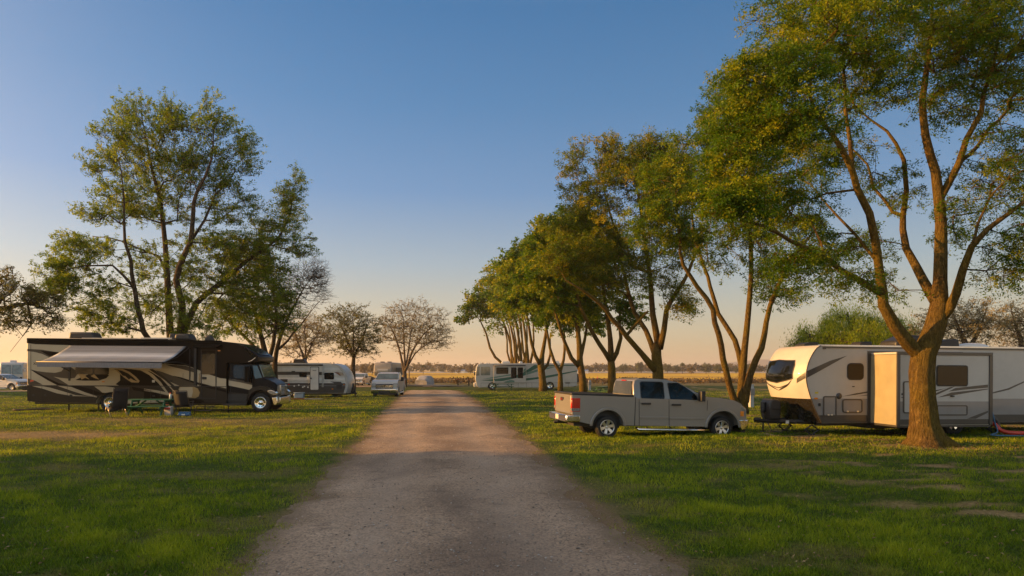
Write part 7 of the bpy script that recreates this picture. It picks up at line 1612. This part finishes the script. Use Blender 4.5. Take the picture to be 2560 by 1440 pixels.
FT = [(1558, 908, 26, 520, 0, 'leftmost round distant tree between the two forked tree trunks'), (1690, 911, 30, 500, 0, 'distant dark tree just left of the lone distant palm'), (1668, 910, 24, 520, 0, 'distant tree right of the trunk behind the truck cab'), (1706, 909, 8, 430, 0, 'slim palm on the horizon above the silver truck windscreen'),
      (1728, 915, 26, 380, 1, 'low tan distant tree right of the lone distant palm'), (1765, 907, 34, 430, 0, 'tallest round green tree on the far horizon above the truck bonnet'), (1795, 910, 26, 440, 0, 'green distant tree beside the tallest round one'), (1820, 916, 20, 520, 0, 'small distant tree right of the green pair'),
      (1595, 904, 9, 560, 0, 'narrow upright distant tree, left one of the poplar pair'), (1603, 905, 8, 560, 0, 'narrow upright distant tree, right one of the poplar pair'), (1175, 910, 22, 420, 1, 'distant tree just left of the green striped motorhome'), (1192, 908, 18, 430, 1, 'distant tree peeping over the nose of the green striped motorhome'), (1146, 916, 22, 480, 1, 'low hazy distant tree left of the green striped motorhome'),
      (1058, 914, 8, 380, 0, 'lone palm on the horizon above the covered car'), (1082, 919, 22, 600, 0, 'low distant tree right of the palm above the covered car'), (1106, 920, 20, 600, 0, 'low distant tree midway between palm and green motorhome'), (1130, 919, 18, 560, 1, 'low distant tree near the end of the road'), (930, 906, 34, 330, 1, 'hazy bare tree behind the grey fifth wheel'), (910, 910, 30, 340, 1, 'hazy bare tree above the white pickup roof'),
      (56, 914, 26, 260, 0, 'distant tree between the left coach and the brown motorhome'), (1870, 912, 20, 480, 0, 'distant tree seen between the splayed stems'), (1840, 917, 8, 470, 0, 'tiny dark cypress between the splayed stems'), (1640, 916, 22, 600, 1, 'low brown distant tree left of the trunk behind the cab'), (1470, 912, 26, 520, 1, 'distant tree right of the green motorhome tail')]
for i, (a, b, c, Y, mi, lab) in enumerate(FT): far_tree(a, b, c, Y, 200 + i, mi, lab, 'palm' in lab and ('slim' in lab or 'lone palm on' in lab))
bushes('far_woodland', 'long low hazy wood on the far side of the field', -340, 420, 620, 1500, 10, HZT[1], 9, 20, 2.2, cat='woodland')
# far ponds / greenhouse line and sheds
m = MB(); m.box(-900, 0, 0, 900, 40, 3.2); t = NT('pale_greenhouse_film'); t.bsdf(t.ramp(t.noise(.05, 4, t.obj()), [(.35, (.34, .30, .28)), (.6, (.5, .45, .42))]), .5, .4)
m = MB()
for i in range(46): x = -460 + i * 20.3; m.prism([(x, 0), (x, 1.6), (x + 5, 2.5 + .3 * math.sin(i)), (x + 15, 2.5), (x + 19.6, 1.6), (x + 19.6, 0)], 0, 20)
o = m.build('greenhouses', t.m); o.scale = (1, 1, .42); o.location = (60, 560, -.27); tag(o, 'long pale row of low film greenhouses beyond the yellow field', 'greenhouses')
for px_s, w_, Y, lab in ((1455, 9, 480, 'tiny white shed on the horizon right of the green motorhome'), (1150, 7, 520, 'tiny pale farm building left of the green motorhome')):
    X = (px_s - CX) / F * Y; r0 = empty('farm_shed', (X, Y, -.27)); tag(r0, lab, 'shed', 'farm sheds on the horizon'); m = MB(); m.box(-w_ / 2, 0, 0, w_ / 2, 6, 1.9); m.build('wall', WHT, r0); m = MB(); m.prism_x([(-.3, 1.9), (6.3, 1.9), (3, 2.6)], -w_ / 2 - .3, w_ / 2 + .3); m.build('roof', ALU, r0)
t = NT('far_hill'); t.bsdf(t.ramp(t.noise(.002, 5, t.pos()), [(.3, (.10, .10, .09)), (.7, (.16, .14, .11))]), .9, .1)
for k, (xa, xb, Y, h) in enumerate(((500, 2300, 3200, 46), (-2600, -1300, 3400, 40))):
    m = MB(); xs = np.linspace(xa, xb, 60); hs = h * np.sin(np.linspace(0, math.pi, 60)) ** .7 * (.5 + fbm(xs * .006, xs * 0 + k, 5, 4))
    for i in range(60): m.v += [(float(xs[i]), Y - 300, -1), (float(xs[i]), Y, float(hs[i])), (float(xs[i]), Y + 400, -1)]
    for i in range(59): m.f += [[3 * i, 3 * i + 3, 3 * i + 4, 3 * i + 1], [3 * i + 1, 3 * i + 4, 3 * i + 5, 3 * i + 2]]; m.m += [0, 0]; m.sm += [True, True]
    tag(m.build('hills', t.m), kind='structure')
# haze
m = MB(); m.box(-2800, -60, -2.5, 2800, 3900, 60); t = NT('haze_air'); v = t.n('ShaderNodeVolumePrincipled', {'Color': (1, .93, .85, 1), 'Density': HAZE, 'Anisotropy': .3}); t.t.links.new(v.outputs[0], t.out.inputs[1])
if HAZE > 0: tag(m.build('haze', t.m), 'thin warm evening haze over the fields', 'haze', kind='stuff')
